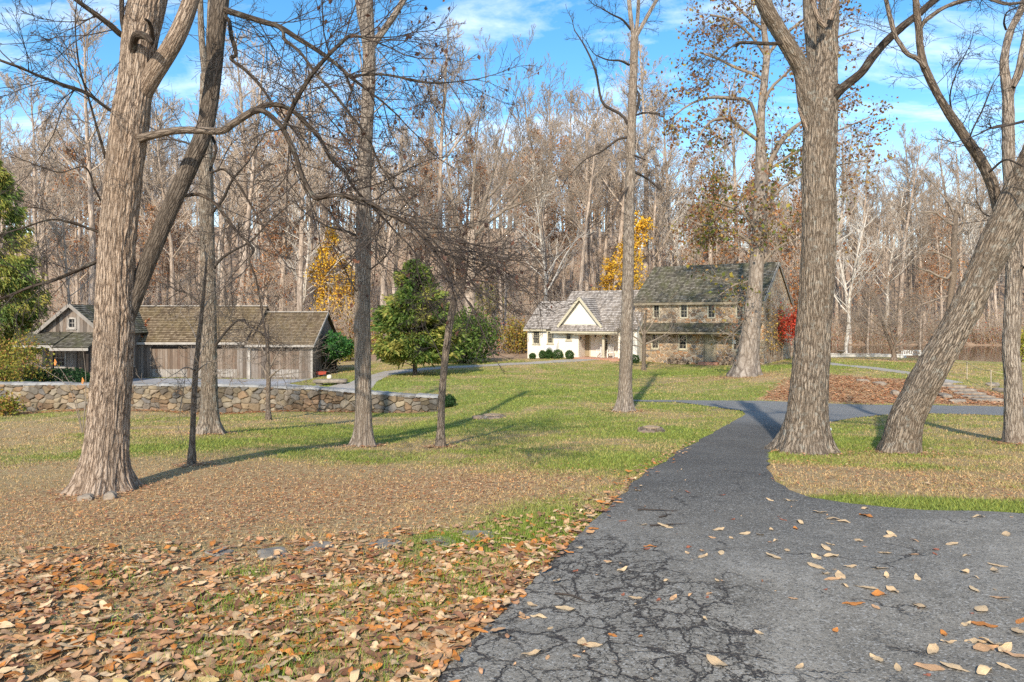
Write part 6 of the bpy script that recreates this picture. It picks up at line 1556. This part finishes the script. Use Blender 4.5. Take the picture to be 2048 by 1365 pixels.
for px, d, r_, z, n, lb, sd in ((14, 32, (1.9, 1.5, 1.7), None, 6000, 'tall yellow green shrub at the left edge in front of hedge', 84), (-25, 29.5, (1.5, 1.3, 1.2), None, 3600, 'low yellowing bush beside the left end of the wall', 85), (14, 24.6, (.55, .5, .45), None, 700, 'small yellow leaved bush at the foot of the wall', 86)):
    c = at(px, d); shrub('yellow_shrub', lb, (c.x, c.y), r_, n, .085, YG, sd, 9, lump=.45, jit=.12, shell=.15)
# shrubs between cedar and cottage, and the red maple
c = at(930, 46); shrub('green_shrub', 'many stemmed rounded green shrub right of the cedar', (c.x, c.y), (2.4, 2.2, 2.15), 5600, .16, [(.06, .11, .02), (.10, .16, .03), (.15, .20, .04), (.08, .13, .025)], 88, 14, lump=.4, jit=.12, shell=.3)
for px, d, r_, pal, n, lb, sd in ((1035, 55, (1.5, 1.4, 1.6), [(.34, .26, .05), (.26, .24, .05), (.36, .20, .05)], 1700, 'yellow orange shrub at the cottage left end', 89), (985, 60, (2.6, 2, 1.4), [(.22, .22, .05), (.30, .26, .06), (.14, .17, .04)], 2100, 'olive yellow thicket behind the green shrub', 90), (975, 64, (2.5, 2, 3.4), [(.30, .28, .05), (.22, .24, .05), (.36, .26, .06)], 1900, 'tall loose yellow green bush behind the olive thicket', 91),
                                (715, 58, (2.3, 2, 2.0), [(.42, .24, .05), (.38, .16, .06), (.3, .24, .05)], 1700, 'orange and yellow bush between garage and cedar', 92), (690, 52, (1.8, 1.5, .9), [(.36, .32, .05), (.24, .26, .05)], 1300, 'low yellow bush at the garage right end', 93)):
    c = at(px, d); shrub('autumn_shrub', lb, (c.x, c.y), r_, n, .15, pal, sd, 9, lump=.45, jit=.15, shell=.15)
c = at(1590, 46); o = shrub('maple_tree', 'bright red japanese maple at the stone house right end', (c.x, c.y), (1.75, 1.3, 1.3), 1900, .12, [(.55, .07, .04), (.46, .05, .03), (.62, .13, .06), (.38, .05, .025)], 94, 9, cat='tree', lump=.6, jit=.15, shell=.1, hgt=2.1)
c = at(1540, 52); o = shrub('orange_shrub', 'orange leaved bush behind the stone house gable', (at(1606, 58).x, 58 * K), (1.8, 1.6, 2.2), 1500, .15, [(.45, .16, .04), (.38, .12, .04), (.5, .22, .05)], 95, 7, lump=.5, jit=.2, shell=.15, hgt=2.4)
# ivy on the garage end
ip = []
g = np.random.default_rng(8)
iv = empty('ivy_clump', (-13.3, 43.2 * K, tz(-13.3, 43.2 * K)), 0, 'bright green ivy bulging from the garage end wall', 'ivy')
base = Vector((-13.46 + .0, 0, 0))
P = np.concatenate([blob_points((-12.75, 42.3 * K, .05), (.75, 1.6, .95), 3000, g, .4, .35), blob_points((-12.3, 42.2 * K, -.05), (.85, 1.0, .72), 2300, g, .4, .3)])
P = P[P[:, 0] > -13.5]
leaf_cards('foliage', P, .13, [(.04, .13, .03), (.06, .18, .04), (.10, .22, .05), (.03, .09, .025)], M['leafcol'], iv, rnd, jit=.05)
P = blob_points((-13.1, 42.6 * K, -1.1), (.4, 1.3, 1.1), 900, g, .3, .3); leaf_cards('dry_foliage', P[P[:, 0] > -13.45], .10, [(.06, .04, .03), (.09, .06, .04), (.04, .05, .03)], M['leafcol'], iv, rnd, jit=.05)
T = Tubes()
for k in range(14): branch(T, Vector((-13.35, (41 + k * .22) * K, -2.2)), Vector((.05, rnd.uniform(-.2, .2), 1)), 2.0, .03, 1, TW, rnd)
T.build('stem', M['twig_mid'], iv)

# far right yellow bush by the water
c = at(2062, 60); shrub('yellow_bush', 'bright yellow green bush at the right edge by the pond', (c.x, c.y), (1.9, 1.5, 2.0), 1800, .17, [(.42, .40, .05), (.34, .34, .05), (.5, .4, .06)], 97, 7, lump=.4, jit=.15, shell=.2)

# ---------------------------------------------------------------- forest
FS = dict(max=2, n=[6, 5, 3], wob=[.13, .16, .2], trop=[.10, .09, .06], tip=[.35, .4, .6], sides=[5, 4, 3], nc=[11, 9, 0], t0=[.2, .15, 0], ang=[38, 40, 38], rr=[.5, .5, .5], lr=[.48, .45, .5], rmin=.012)
def forest_proto(seed, H, r0, first, nb, spread, tw, bark, S=FS, leaves=None, wobble=.02):
    """returns (trunk object, crown object, foliage object or None) with their base at the origin"""
    rg = random.Random(seed); T = Tubes(); B = Tubes()
    pts = []; x = y = 0.; dx, dy = rg.gauss(0, wobble), rg.gauss(0, wobble); n = 16
    for i in range(n + 1):
        pts.append((x, y, -.4 + H * i / n)); x += dx * H / n; y += dy * H / n; dx += rg.gauss(0, wobble); dy += rg.gauss(0, wobble)
    rr = [r0 * (1.35 if i == 0 else 1) * (1 - .88 * (i / n) ** 1.1) for i in range(n + 1)]; T.add(pts, rr, 9)
    for j in range(nb):
        t = first + (1 - first) * (j + rg.random()) / nb * .98; f = t * n; i = min(int(f), n - 1); q = Vector(pts[i]).lerp(Vector(pts[i + 1]), f - i); a = rg.random() * 6.283
        el = rg.uniform(.5, 1.2); d = Vector((math.cos(a), math.sin(a), el)); big = j < nb * .3
        L = H * spread * (1.25 - t) * rg.uniform(.6, 1.25); r = rr[i] * rg.uniform(.3, .55)
        branch(B if not big else B, q, d, L, max(.03, r), 0, S, rg)
    o1 = T.build('trunk', M[bark]); o2 = B.build('crown', M[tw]); o3 = None
    if leaves:
        pal, nl, sz, lo = leaves; tp = [p for p in B.tips if p.z > lo * H]; o3 = leaf_cards('foliage', [rg.choice(tp) for _ in range(nl)], sz, pal, M['leafcol'], None, rg, jit=.25)
    return [o for o in (o1, o2, o3) if o]
RUST = [(.42, .18, .07), (.36, .15, .06), (.48, .26, .11), (.30, .14, .07)]; GOLD = [(.78, .48, .04), (.70, .40, .04), (.80, .56, .07), (.62, .34, .04)]
HAZ = 0
PR = {
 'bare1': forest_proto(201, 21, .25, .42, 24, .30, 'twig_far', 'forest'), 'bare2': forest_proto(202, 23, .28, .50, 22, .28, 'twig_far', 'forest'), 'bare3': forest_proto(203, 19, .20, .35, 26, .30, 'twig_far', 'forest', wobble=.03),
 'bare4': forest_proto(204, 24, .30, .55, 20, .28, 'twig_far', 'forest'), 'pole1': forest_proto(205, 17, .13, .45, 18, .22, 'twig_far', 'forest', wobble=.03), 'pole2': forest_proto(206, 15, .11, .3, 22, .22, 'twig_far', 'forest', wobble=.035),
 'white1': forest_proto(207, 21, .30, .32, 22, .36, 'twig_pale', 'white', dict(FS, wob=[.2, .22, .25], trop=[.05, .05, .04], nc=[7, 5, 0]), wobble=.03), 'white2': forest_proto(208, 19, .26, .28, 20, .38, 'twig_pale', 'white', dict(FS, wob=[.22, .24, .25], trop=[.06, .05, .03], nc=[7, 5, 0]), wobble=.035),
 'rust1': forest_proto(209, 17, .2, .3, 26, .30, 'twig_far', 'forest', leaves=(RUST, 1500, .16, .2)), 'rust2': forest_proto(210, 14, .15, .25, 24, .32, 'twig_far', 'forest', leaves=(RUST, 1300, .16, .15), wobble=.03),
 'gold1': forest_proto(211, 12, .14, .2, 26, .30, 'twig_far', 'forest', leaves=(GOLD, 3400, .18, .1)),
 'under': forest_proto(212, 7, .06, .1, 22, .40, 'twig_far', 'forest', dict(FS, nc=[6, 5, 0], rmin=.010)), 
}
FIRST = set()
REG = ((700, 'behind the garage'), (1040, 'behind the cedar'), (1275, 'behind the white cottage'), (1600, 'behind the stone house'), (9999, 'beyond the pond'))
KN = {'bare': ('bare_tree', 'tall slender bare tree'), 'pole': ('bare_tree', 'thin pole like bare tree'), 'white': ('sycamore_tree', 'white barked bare sycamore'), 'rust': ('oak_tree', 'rust leaved oak'), 'gold': ('yellow_tree', 'golden yellow leaved tree'), 'under': ('bare_sapling', 'low bushy bare understory tree')}
def plant(kind, x, y, s=1., rz=None, label=None, group='woodland trees on the hillside', rg=rnd, leanx=0.):
    nm, ds = KN[kind.rstrip('0123456789')]
    px = 1024 + F * x / y; reg = next(r for lim, r in REG if px < lim)
    o = empty(nm, (x, y, tz(x, y)), rg.uniform(0, 6.28) if rz is None else rz, label or f'{ds} in the wood {reg}', 'tree', group)
    o.scale = (s * rg.uniform(.9, 1.1), s * rg.uniform(.9, 1.1), s); o.rotation_euler[0] = rg.gauss(0, .03); o.rotation_euler[1] = rg.gauss(0, .03) + leanx
    for c in PR[kind]:
        if kind in FIRST: c = c.copy(); link(c)
        c.parent = o
    FIRST.add(kind); return o
# named neighbours first
def pl(kind, px, d, **kw):
    p = at(px, d); return plant(kind, p.x, p.y, **kw)
pl('gold1', 655, 60, s=1.05, label='golden leaved tree behind the right end of the garage roof', group=None)
pl('gold1', 1250, 62, s=1.12, label='tall golden leaved tree behind the white cottage ridge', group=None)
pl('gold1', 690, 63, s=.8, label='smaller golden tree left of the tall brown trunk', group=None)
pl('gold1', 1215, 66, s=.7, label='sparse small golden tree left of the tall golden one', group=None)
pl('white1', 1372, 70, s=1.0, rz=.6, label='white branched sycamore rising behind the stone house roof', group=None)
pl('white2', 1098, 62, s=1.0, rz=1.9, label='pale sycamore behind the cottage left wing', group=None)
pl('white2', 1690, 66, s=.9, rz=4.1, label='white limbed sycamore right of the big grey tree', group=None)
pl('bare3', 140, 47, s=.85, label='dark bare tree rising behind the gabled cottage', group=None)
pl('rust1', 205, 62, s=.9, label='rust leaved tree behind the gabled cottage roof', group=None)
for px, d, k, s in ((472, 60, 'bare2', 1.0), (598, 58, 'bare1', 1.0), (632, 66, 'bare4', .95), (775, 60, 'bare2', 1.05), (762, 57, 'bare1', .8), (1012, 60, 'pole1', 1.), (1160, 62, 'bare1', .9), (1222, 64, 'bare2', .95), (1130, 70, 'rust1', 1.), (1070, 72, 'rust1', 1.05), (440, 64, 'bare1', 1.), (540, 63, 'pole1', 1.1),
                     (345, 60, 'bare3', 1.), (290, 66, 'bare2', .9), (1320, 66, 'bare3', .9), (1430, 68, 'rust2', 1.), (1560, 64, 'rust2', 1.1), (1500, 70, 'rust1', .9), (700, 70, 'rust1', 1.1), (850, 70, 'rust1', 1.), (60, 52, 'bare3', .8), (10, 50, 'bare1', .8), (930, 76, 'rust1', 1.), (178, 58, 'bare1', 1.15), (95, 60, 'bare3', 1.1), (505, 66, 'bare4', 1.1), (560, 68, 'rust1', 1.15), (880, 66, 'bare4', 1.1), (1190, 70, 'bare3', 1.15), (1290, 72, 'bare4', 1.1), (1345, 74, 'bare1', 1.15), (1400, 76, 'rust1', 1.1), (1465, 74, 'bare2', 1.1)):
    pl(k, px, d, s=s * 1.35)
for px, d, k, s in ((1650, 96, 'bare2', 1.5), (1672, 99, 'bare4', 1.5), (1700, 95, 'white1', 1.25), (1722, 100, 'bare1', 1.6), (1745, 96, 'bare3', 1.5), (1768, 98, 'white2', 1.35), (1800, 96, 'bare2', 1.45), (1822, 101, 'bare4', 1.5), (1850, 97, 'bare1', 1.55), (1868, 99, 'bare3', 1.5), (1885, 96, 'rust1', 1.2), (1905, 100, 'bare2', 1.5), (1930, 97, 'bare4', 1.4), (1952, 96, 'white1', 1.2), (1975, 100, 'bare1', 1.6), (1996, 97, 'bare3', 1.5), (2030, 98, 'bare2', 1.4), (2060, 97, 'bare4', 1.45), (1735, 94, 'rust2', 1.1), (1840, 94, 'rust2', 1.0), (1625, 92, 'bare1', 1.5), (1600, 88, 'bare3', 1.5), (1640, 84, 'white2', 1.2), (1580, 80, 'bare2', 1.2), (1545, 78, 'bare4', 1.2)):
    pl(k, px, d, s=s)
NT_ = 0; used = []
rgF = random.Random(77)
while NT_ < 215:
    y = 72 + 85 * rgF.random() ** 1.0; q = rgF.uniform(-.80, .82) if NT_ < 185 else rgF.uniform(.36, .82); y = y if NT_ < 185 else rgF.uniform(120, 165); x = q * y; px = 1024 + F * q
    if px > 1600 and y < 122: continue
    if 16 < x < 24 and y < 76: continue
    if pond_mask(np.array([x]), np.array([y]))[0] > -.25: continue
    if any((x - a) ** 2 + (y - b) ** 2 < (2.0 if y < 100 else 3.) ** 2 for a, b in used): continue
    used.append((x, y)); u_ = rgF.random()
    kind = ('bare%d' % rgF.randint(1, 4)) if u_ < .62 else ('pole%d' % rgF.randint(1, 2)) if u_ < .80 else ('rust%d' % rgF.randint(1, 2)) if u_ < .91 else 'white%d' % rgF.randint(1, 2)
    plant(kind, x, y, s=rgF.uniform(.85, 1.3), rg=rgF); NT_ += 1
for k in range(46):
    y = rgF.uniform(66, 100); q = rgF.uniform(-.75, .78)
    if 1024 + F * q > 1600: y = rgF.uniform(118, 135)
    if pond_mask(np.array([q * y]), np.array([y]))[0] > -.2: continue
    plant('under', q * y, y, s=rgF.uniform(.6, 1.1), rg=rgF, group='understory of the wood')

# brush and fallen leaf cover under the wood: one mass nobody could count
def brush():
    g = np.random.default_rng(5); T = Tubes(); rg = random.Random(6); lp = []; lc = []
    n = 0
    while n < 2500:
        y = 68 + 75 * rg.random() ** 1.3; q = rg.uniform(-.95, .9); y, q = (y, q) if n < 2150 else (rg.uniform(110, 122), rg.uniform(.38, .78)); x = q * y
        if 1024 + F * q > 1590 and y < 108: continue
        if pond_mask(np.array([x]), np.array([y]))[0] > -.12: continue
        if x > 9 and x < 26 and y < 70: continue
        n += 1; z = tz(x, y)
        for k in range(rg.randint(4, 8)):
            p = Vector((x + rg.gauss(0, .5), y + rg.gauss(0, .5), z)); h = rg.uniform(.8, 3.2) if rg.random() < .7 else rg.uniform(3, 7); d = Vector((rg.gauss(0, .4), rg.gauss(0, .4), 1)).normalized(); e = p + d * h; mid = p.lerp(e, .5) + rvec(rg) * h * .1
            T.add([p, mid, e], [.02, .014, .008], 3)
            for m in range(3):
                b_ = p.lerp(e, rg.uniform(.3, .9)); T.add([b_, b_ + (d + rvec(rg) * .9).normalized() * h * .2, b_ + (d + rvec(rg) * .9).normalized() * h * .4], [.010, .008, .007], 3)
            if rg.random() < (.95 if q > .38 and y < 125 else .55): lp += [tuple(p.lerp(e, rg.random()) + rvec(rg) * .35) for _ in range(8)]
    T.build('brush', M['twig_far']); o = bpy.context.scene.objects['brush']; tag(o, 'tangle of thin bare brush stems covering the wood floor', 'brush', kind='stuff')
    o = leaf_cards('brush_leaves', lp, .15, [(.34, .14, .06), (.42, .22, .09), (.26, .12, .06), (.40, .28, .10), (.30, .22, .09), (.36, .10, .06)], M['leafcol'], None, rg, jit=.15); tag(o, 'rust and tan leaves still hanging in the woodland brush', 'brush leaves', kind='stuff')
brush()

def far_wood():
    """the crest of the wood beyond the trees one can tell apart, as one mass"""
    rg = random.Random(15); T = Tubes(); S = dict(FS, max=1, n=[4, 3], nc=[7, 0], rmin=.03, sides=[3, 3], wob=[.12, .16], trop=[.12, .08], tip=[.4, .5], t0=[.15, 0], ang=[36, 38], rr=[.6, .5], lr=[.55, .5])
    for k in range(640):
        y = rg.uniform(150, 225); x = rg.uniform(-1.12, 1.08) * y; z = tz(x, y); H = rg.uniform(15, 24); dx, dy = rg.gauss(0, .02) * H, rg.gauss(0, .02) * H
        T.add([(x, y, z - .3), (x + dx * .4, y + dy * .4, z + H * .45), (x + dx * .8, y + dy * .8, z + H * .8), (x + dx, y + dy, z + H)], [.24, .17, .09, .03], 5)
        for j in range(15):
            t = rg.uniform(.32, .95); a = rg.random() * 6.283; d = Vector((math.cos(a), math.sin(a), rg.uniform(.7, 1.5)))
            branch(T, Vector((x + dx * t, y + dy * t, z + H * t)), d, H * .28 * (1.3 - t), .07 * (1.2 - t), 0, S, rg)
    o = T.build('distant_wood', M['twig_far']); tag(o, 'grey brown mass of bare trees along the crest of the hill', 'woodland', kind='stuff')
far_wood()
# ---------------------------------------------------------------- small things
def rock_mesh(name, c, size, mat, parent=None, seed=0, n=14, rough=.25, flat=False):
    g = np.random.default_rng(seed); u, v = np.meshgrid(np.linspace(0, 2 * np.pi, n * 2, endpoint=False), np.linspace(-np.pi / 2, np.pi / 2, n))
    d = np.stack([np.cos(v) * np.cos(u), np.cos(v) * np.sin(u), np.sin(v)], -1)
    p = np.sign(d) * np.abs(d) ** (.35 if flat else .7); p = p * (1 + rough * fbm(d[..., 0] * 2 + seed, d[..., 1] * 2, d[..., 2] * 2, 3))[..., None]
    V = (p * np.array(size) / 2).reshape(-1, 3) + np.array(c)
    a = np.arange(n - 1)[:, None] * n * 2; b = np.arange(n * 2)[None]; b2 = (b + 1) % (n * 2)
    q = np.stack([a + b, a + b2, a + b2 + n * 2, a + b + n * 2], -1).reshape(-1, 4)
    return np_mesh(name, V, [q], mat, parent, smooth=True)
def stone(name, px, py, size, label, cat, mat='rock', seed=1, flat=False, sink=.3, rz=0., group=None, d=None):
    p = G(px, py) if d is None else at(px, d); o = rock_mesh(name, (0, 0, 0), size, M[mat], seed=seed, flat=flat, rough=.18 if flat else .35)
    o.location = (p.x, p.y, p.z + size[2] * (.5 - sink)); o.rotation_euler[2] = rz; tag(o, label, cat, group); return o
# stepping stones
for px, py, w_, l_, lb, sd in ((957, 1073, .30, .20, 'grey slate stepping stone nearest the drive'), (880, 1086, .26, .16, 'grey stepping stone next left of the one nearest the drive'), (770, 1090, .24, .16, 'small grey stepping stone third from the drive'), (640, 1096, .26, .14, 'grey stepping stone half buried beside a bare soil patch'),
                               (545, 1108, .28, .15, 'flat grey stepping stone in the middle of the row'), (440, 1106, .2, .12, 'leftmost grey stepping stone of the row')) and [(a, b, c, d, e, i) for i, (a, b, c, d, e) in enumerate(((957, 1073, .30, .20, 'grey slate stepping stone nearest the drive'), (880, 1086, .26, .16, 'grey stepping stone next left of the one nearest the drive'), (770, 1090, .24, .16, 'small grey stepping stone third from the drive'), (640, 1096, .26, .14, 'grey stepping stone half buried beside a bare soil patch'), (545, 1108, .28, .15, 'flat grey stepping stone in the middle of the row'), (440, 1106, .2, .12, 'leftmost grey stepping stone of the row')))]:
    stone('stepping_stone', px, py, (w_, l_ * 1.6, .07), lb, 'stepping stone', 'flag', sd + 3, True, .72, sd * .5, 'stepping stones across the worn lawn')
for px, py, s_, lb, sd in ((172, 983, (.20, .12, .12), 'dark flat rock against the big tan trunk, left one', 1), (222, 985, (.16, .14, .14), 'small grey rock against the big tan trunk, right one', 2)):
    stone('rock', px, py, s_, lb, 'rock', 'rock', sd, sink=.35, d=7.9)
def stump(px, py, r, h, label, seed):
    p = G(px, py); o = empty('tree_stump', p, 0, label, 'stump'); rows = [(p.x, p.y, p.z - .1, r * 1.1), (p.x, p.y, p.z + h * .5, r), (p.x, p.y, p.z + h, r * .95)]
    trunk_mesh('trunk', rows, M['grey'], o, sides=50, step=.03, amp=.02, flare=.5, fh=.12, seed=seed, bury=.1)
    m = MB(); m.cyl((0, 0, h - .01), r * .93, .025, 24); m.build('cut_face', M['woodcut'], o)
    for k in range(7):
        a = rnd.random() * 6.28
        rock_mesh('root', (math.cos(a) * r * 1.5, math.sin(a) * r * 1.3, .02), (r * 1.4, r * .7, .12), M['grey2'], o, seed + k, 8)
mat_plain('grey2', (.22, .16, .12), .9, .3, 6., bump=.5)
stump(985, 836, .32, .10, 'low rotted stump in the lawn at centre', 3); stump(1303, 864, .24, .12, 'cut stump beside the drive, left of its bend', 4)
# slab bench with a round globe on it
p = G(660, 770); o = empty('stone_bench', p, R(12), 'long flat stone slab lying on the lawn by the garage', 'bench'); rock_mesh('slab', (0, 0, .22), (1.9, .7, .22), M['rock'], o, 5, flat=True, rough=.1)
for x in (-.6, .6): rock_mesh('support', (x, 0, .07), (.4, .5, .26), M['flag'], o, 6, 10)
gb = rock_mesh('globe', (0, 0, 0), (.28, .28, .27), M['globe'], seed=3, rough=.02); gb.location = (p.x - .05, p.y + .05, p.z + .33 + .12); tag(gb, 'pale round globe resting on the stone slab', 'globe')
# red cart by the garage corner
p = at(642, 40.6); o = empty('garden_cart', (p.x, p.y, p.z), .3, 'small red low object at the garage right corner', 'cart')
m = MB(); m.prism([(-.28, .14), (.28, .14), (.36, .36), (-.36, .36)], -.2, .2); m.build('tray', M['redpaint'], o)
for sx_ in (-.2, .2):
    for sy_ in (-.21, .21):
        m = MB(); m.prism([(sx_ + .09 * math.cos(6.283 * k / 14), .09 + .09 * math.sin(6.283 * k / 14)) for k in range(14)], sy_ - .03, sy_ + .03); m.build('wheel', M['metaldark'], o)
m = MB(); m.bar((.36, 0, .3), (.75, 0, .62), .03); m.build('handle', M['metaldark'], o)
# pale cap on the island
p = G(1657, 862); o = empty('valve_cap', p, .2, 'small pale plastic cap on the grass beside the massive trunk', 'cap'); m = MB(); m.cyl((0, 0, -.02), .085, .1, 18, .075); m.build('lid', M['pvc'], o, True); m = MB(); m.cyl((0, 0, .081), .03, .02, 10); m.build('knob', M['pvc'], o)
# pond wall, bench, bowl
a, b = at(1640, 57.5), at(1812, 55.8); o = empty('pond_wall', a, math.atan2(b.y - a.y, b.x - a.x), 'low whitewashed wall along the near pond bank', 'wall'); L = (b - a).length
m = MB(); m.box(0, L, -.15, .15, -.8, .34); m.build('body', M['limewash'], o)
m = MB()
for k in range(int(L / .9)): m.box(k * .9 + .01, k * .9 + .87, -.2, .2, .343, .40 + .02 * (k % 3))
m.build('coping', M['limewash'], o)
p = at(1822, 53); o = empty('garden_bench', (p.x, p.y, p.z - .1), R(-8), 'white slatted garden bench facing the pond', 'bench')
m = MB(); m.box(-.85, .85, -.02, .40, .40, .44); m.build('seat', M['whitepaint'], o)
m = MB(); m.box(-.85, .85, -.06, -.02, .80, .87); m.box(-.85, .85, -.06, -.02, .46, .51)
for k in range(12): m.box(-.82 + k * .145, -.76 + k * .145, -.055, -.025, .511, .799)
m.build('backrest', M['whitepaint'], o)
for x in (-.82, .78):
    for y_ in (-.06, .36): m = MB(); m.box(x, x + .05, y_, y_ + .05, 0, .398); m.build('leg', M['whitepaint'], o)
p = at(1682, 57); o = empty('stone_bowl', (p.x, p.y, p.z + .30), 0, 'brown stone bowl standing on the pond wall', 'bowl'); m = MB(); m.cyl((0, 0, 0), .16, .08, 20, .1); m.build('foot', M['rock'], o); m = MB(); m.cyl((0, 0, .081), .16, .2, 22, .42); m.cyl((0, 0, .282), .42, .05, 22, .40); m.build('bowl', M['rock'], o)
# rope rail, steps and rocks on the leaf bank
o = empty('rope_rail', at(1933, 34), 0, 'rope handrail on two thin posts beside the stone steps', 'handrail'); tops = []
for px, d, h in ((1934, 33.5, 1.0), (1982, 29.5, .95)):
    p = at(px, d); q = p - o.location; m = MB(); m.cyl((q.x, q.y, q.z - .2), .035, h + .2, 10, .03); m.build('post', M['postwood'], o); tops.append(q + Vector((0, 0, h - .03)))
T = Tubes(); s0, s1_ = tops[0] + Vector((-.25, .9, .05)), tops[1] + Vector((.8, -1.2, -.05))
def sag(a, b): return [tuple(a.lerp(b, t) - Vector((0, 0, .12 * 4 * t * (1 - t)))) for t in (0, .25, .5, .75, 1)]
for a, b in ((s0, tops[0]), (tops[0], tops[1]), (tops[1], s1_)): T.add([tuple(Vector(p) + o.location) for p in sag(a, b)], [.02] * 5, 6)
T.build('rope', M['rope'], o)
STEP = [(1880, 770, 1.1, 'top'), (1905, 776, 1.2, 'second'), (1925, 783, 1.2, 'third'), (1940, 790, 1.3, 'fourth'), (1955, 797, 1.3, 'fifth'), (1975, 803, 1.4, 'lowest')]
for i, (px, py, w_, nm) in enumerate(STEP): stone('stone_step', px, py, (w_, .55, .17), f'flat grey stone step on the leafy bank, {nm} of the flight', 'step', 'rock', 20 + i, True, .25, R(-20 + 5 * i), 'stone steps down the leafy bank')
for i, (px, py, s_, lb) in enumerate(((1850, 776, (.8, .4, .3), 'long ledge rock among rust leaves behind the leaning tree'), (1870, 785, (.7, .4, .25), 'grey ledge rock right of the leaning trunk'), (1890, 795, (1.0, .4, .25), 'widest ledge rock below the steps'), (1760, 770, (.7, .35, .22), 'mossy rock half buried at the top of the leaf bank'), (1725, 764, (.6, .3, .2), 'small rock at the upper edge of the leaf bank'), (1915, 805, (.9, .35, .2), 'pale ledge rock near the cross drive'), (1830, 803, (.8, .35, .2), 'low rock at the foot of the leaf bank'), (2005, 785, (1.0, .5, .3), 'large rock right of the rope rail'), (2030, 795, (.8, .5, .3), 'rock at the far right photo edge'), (1790, 790, (.35, .3, .3), 'dark stub like rock amid the leaves'), (1985, 772, (1.1, .5, .25), 'grey flat rock beyond the rope rail'))):
    stone('rock', px, py, s_, lb, 'rock', 'rock', 40 + i, False, .3, i * .7)
# a seedling with two last leaves in front of the wall
p = at(165, 17); o = empty('seedling', p, 0, 'thin seedling stems with two orange leaves in front of the wall', 'seedling'); T = Tubes(); rg = random.Random(2); ends = []
for pts in ([(176, 0, 2), (172, 770, 2), (166, 700, 1.5), (162, 690, 1)], [(176, 0, 2), (150, 790, 1.5), (128, 748, 1.2), (110, 725, 1)], [(176, 0, 2), (140, 780, 1.5), (105, 750, 1.2), (70, 728, 1)], [(174, 0, 2), (172, 790, 1.5), (165, 762, 1)]):
    rows = [tuple(p) if y == 0 else tuple(W(x, y, 17)) for x, y, w_ in pts]; S3 = spline(rows, 10); T.add([tuple(q) for q in S3], [.014 - .001 * i for i in range(10)], 5); ends.append(tuple(S3[-1]))
T.build('stem', M['twig_mid'], o)
for e in (ends[1], ends[3]):
    V, q = SHAPES[3]; np_mesh('leaf', V[:, [1, 2, 0]] * .2 + np.array(e) - np.array(o.location), [q], LEAFMAT['orange'], o, smooth=True)
# twigs dropped on the drive
def dead_twig(px, py, L, label, seed):
    p = G(px, py); o = empty('dead_twig', p, 0, label, 'twig'); rg = random.Random(seed); T = Tubes(); q = p + Vector((0, 0, .028))
    a = rg.uniform(-.5, .5); pts = [q]; 
    for k in range(7): a += rg.gauss(0, .3); q = q + Vector((math.cos(a), math.sin(a) * .6, 0)) * L / 7; q.z = tz(q.x, q.y) + .028; pts.append(q)
    T.add(pts, [.008 - .0008 * k for k in range(8)], 6)
    for k in (2, 4, 5):
        e = pts[k] + Vector((rg.uniform(-.1, .12), rg.uniform(-.15, .15), .01)); T.add([pts[k], pts[k].lerp(e, .5), e], [.004, .003, .002], 5)
    T.build('stem', M['twig_dark'], o)
dead_twig(1275, 1025, .42, 'broken twig with bark crumbs lying on the left of the drive', 1); dead_twig(1318, 1040, .25, 'short curved dark twig on the drive', 2); dead_twig(1110, 1195, .4, 'thin bent twig on cracked asphalt near the leaf litter', 3); dead_twig(1300, 1057, .35, 'straight thin twig on the drive beside a tan leaf', 4)
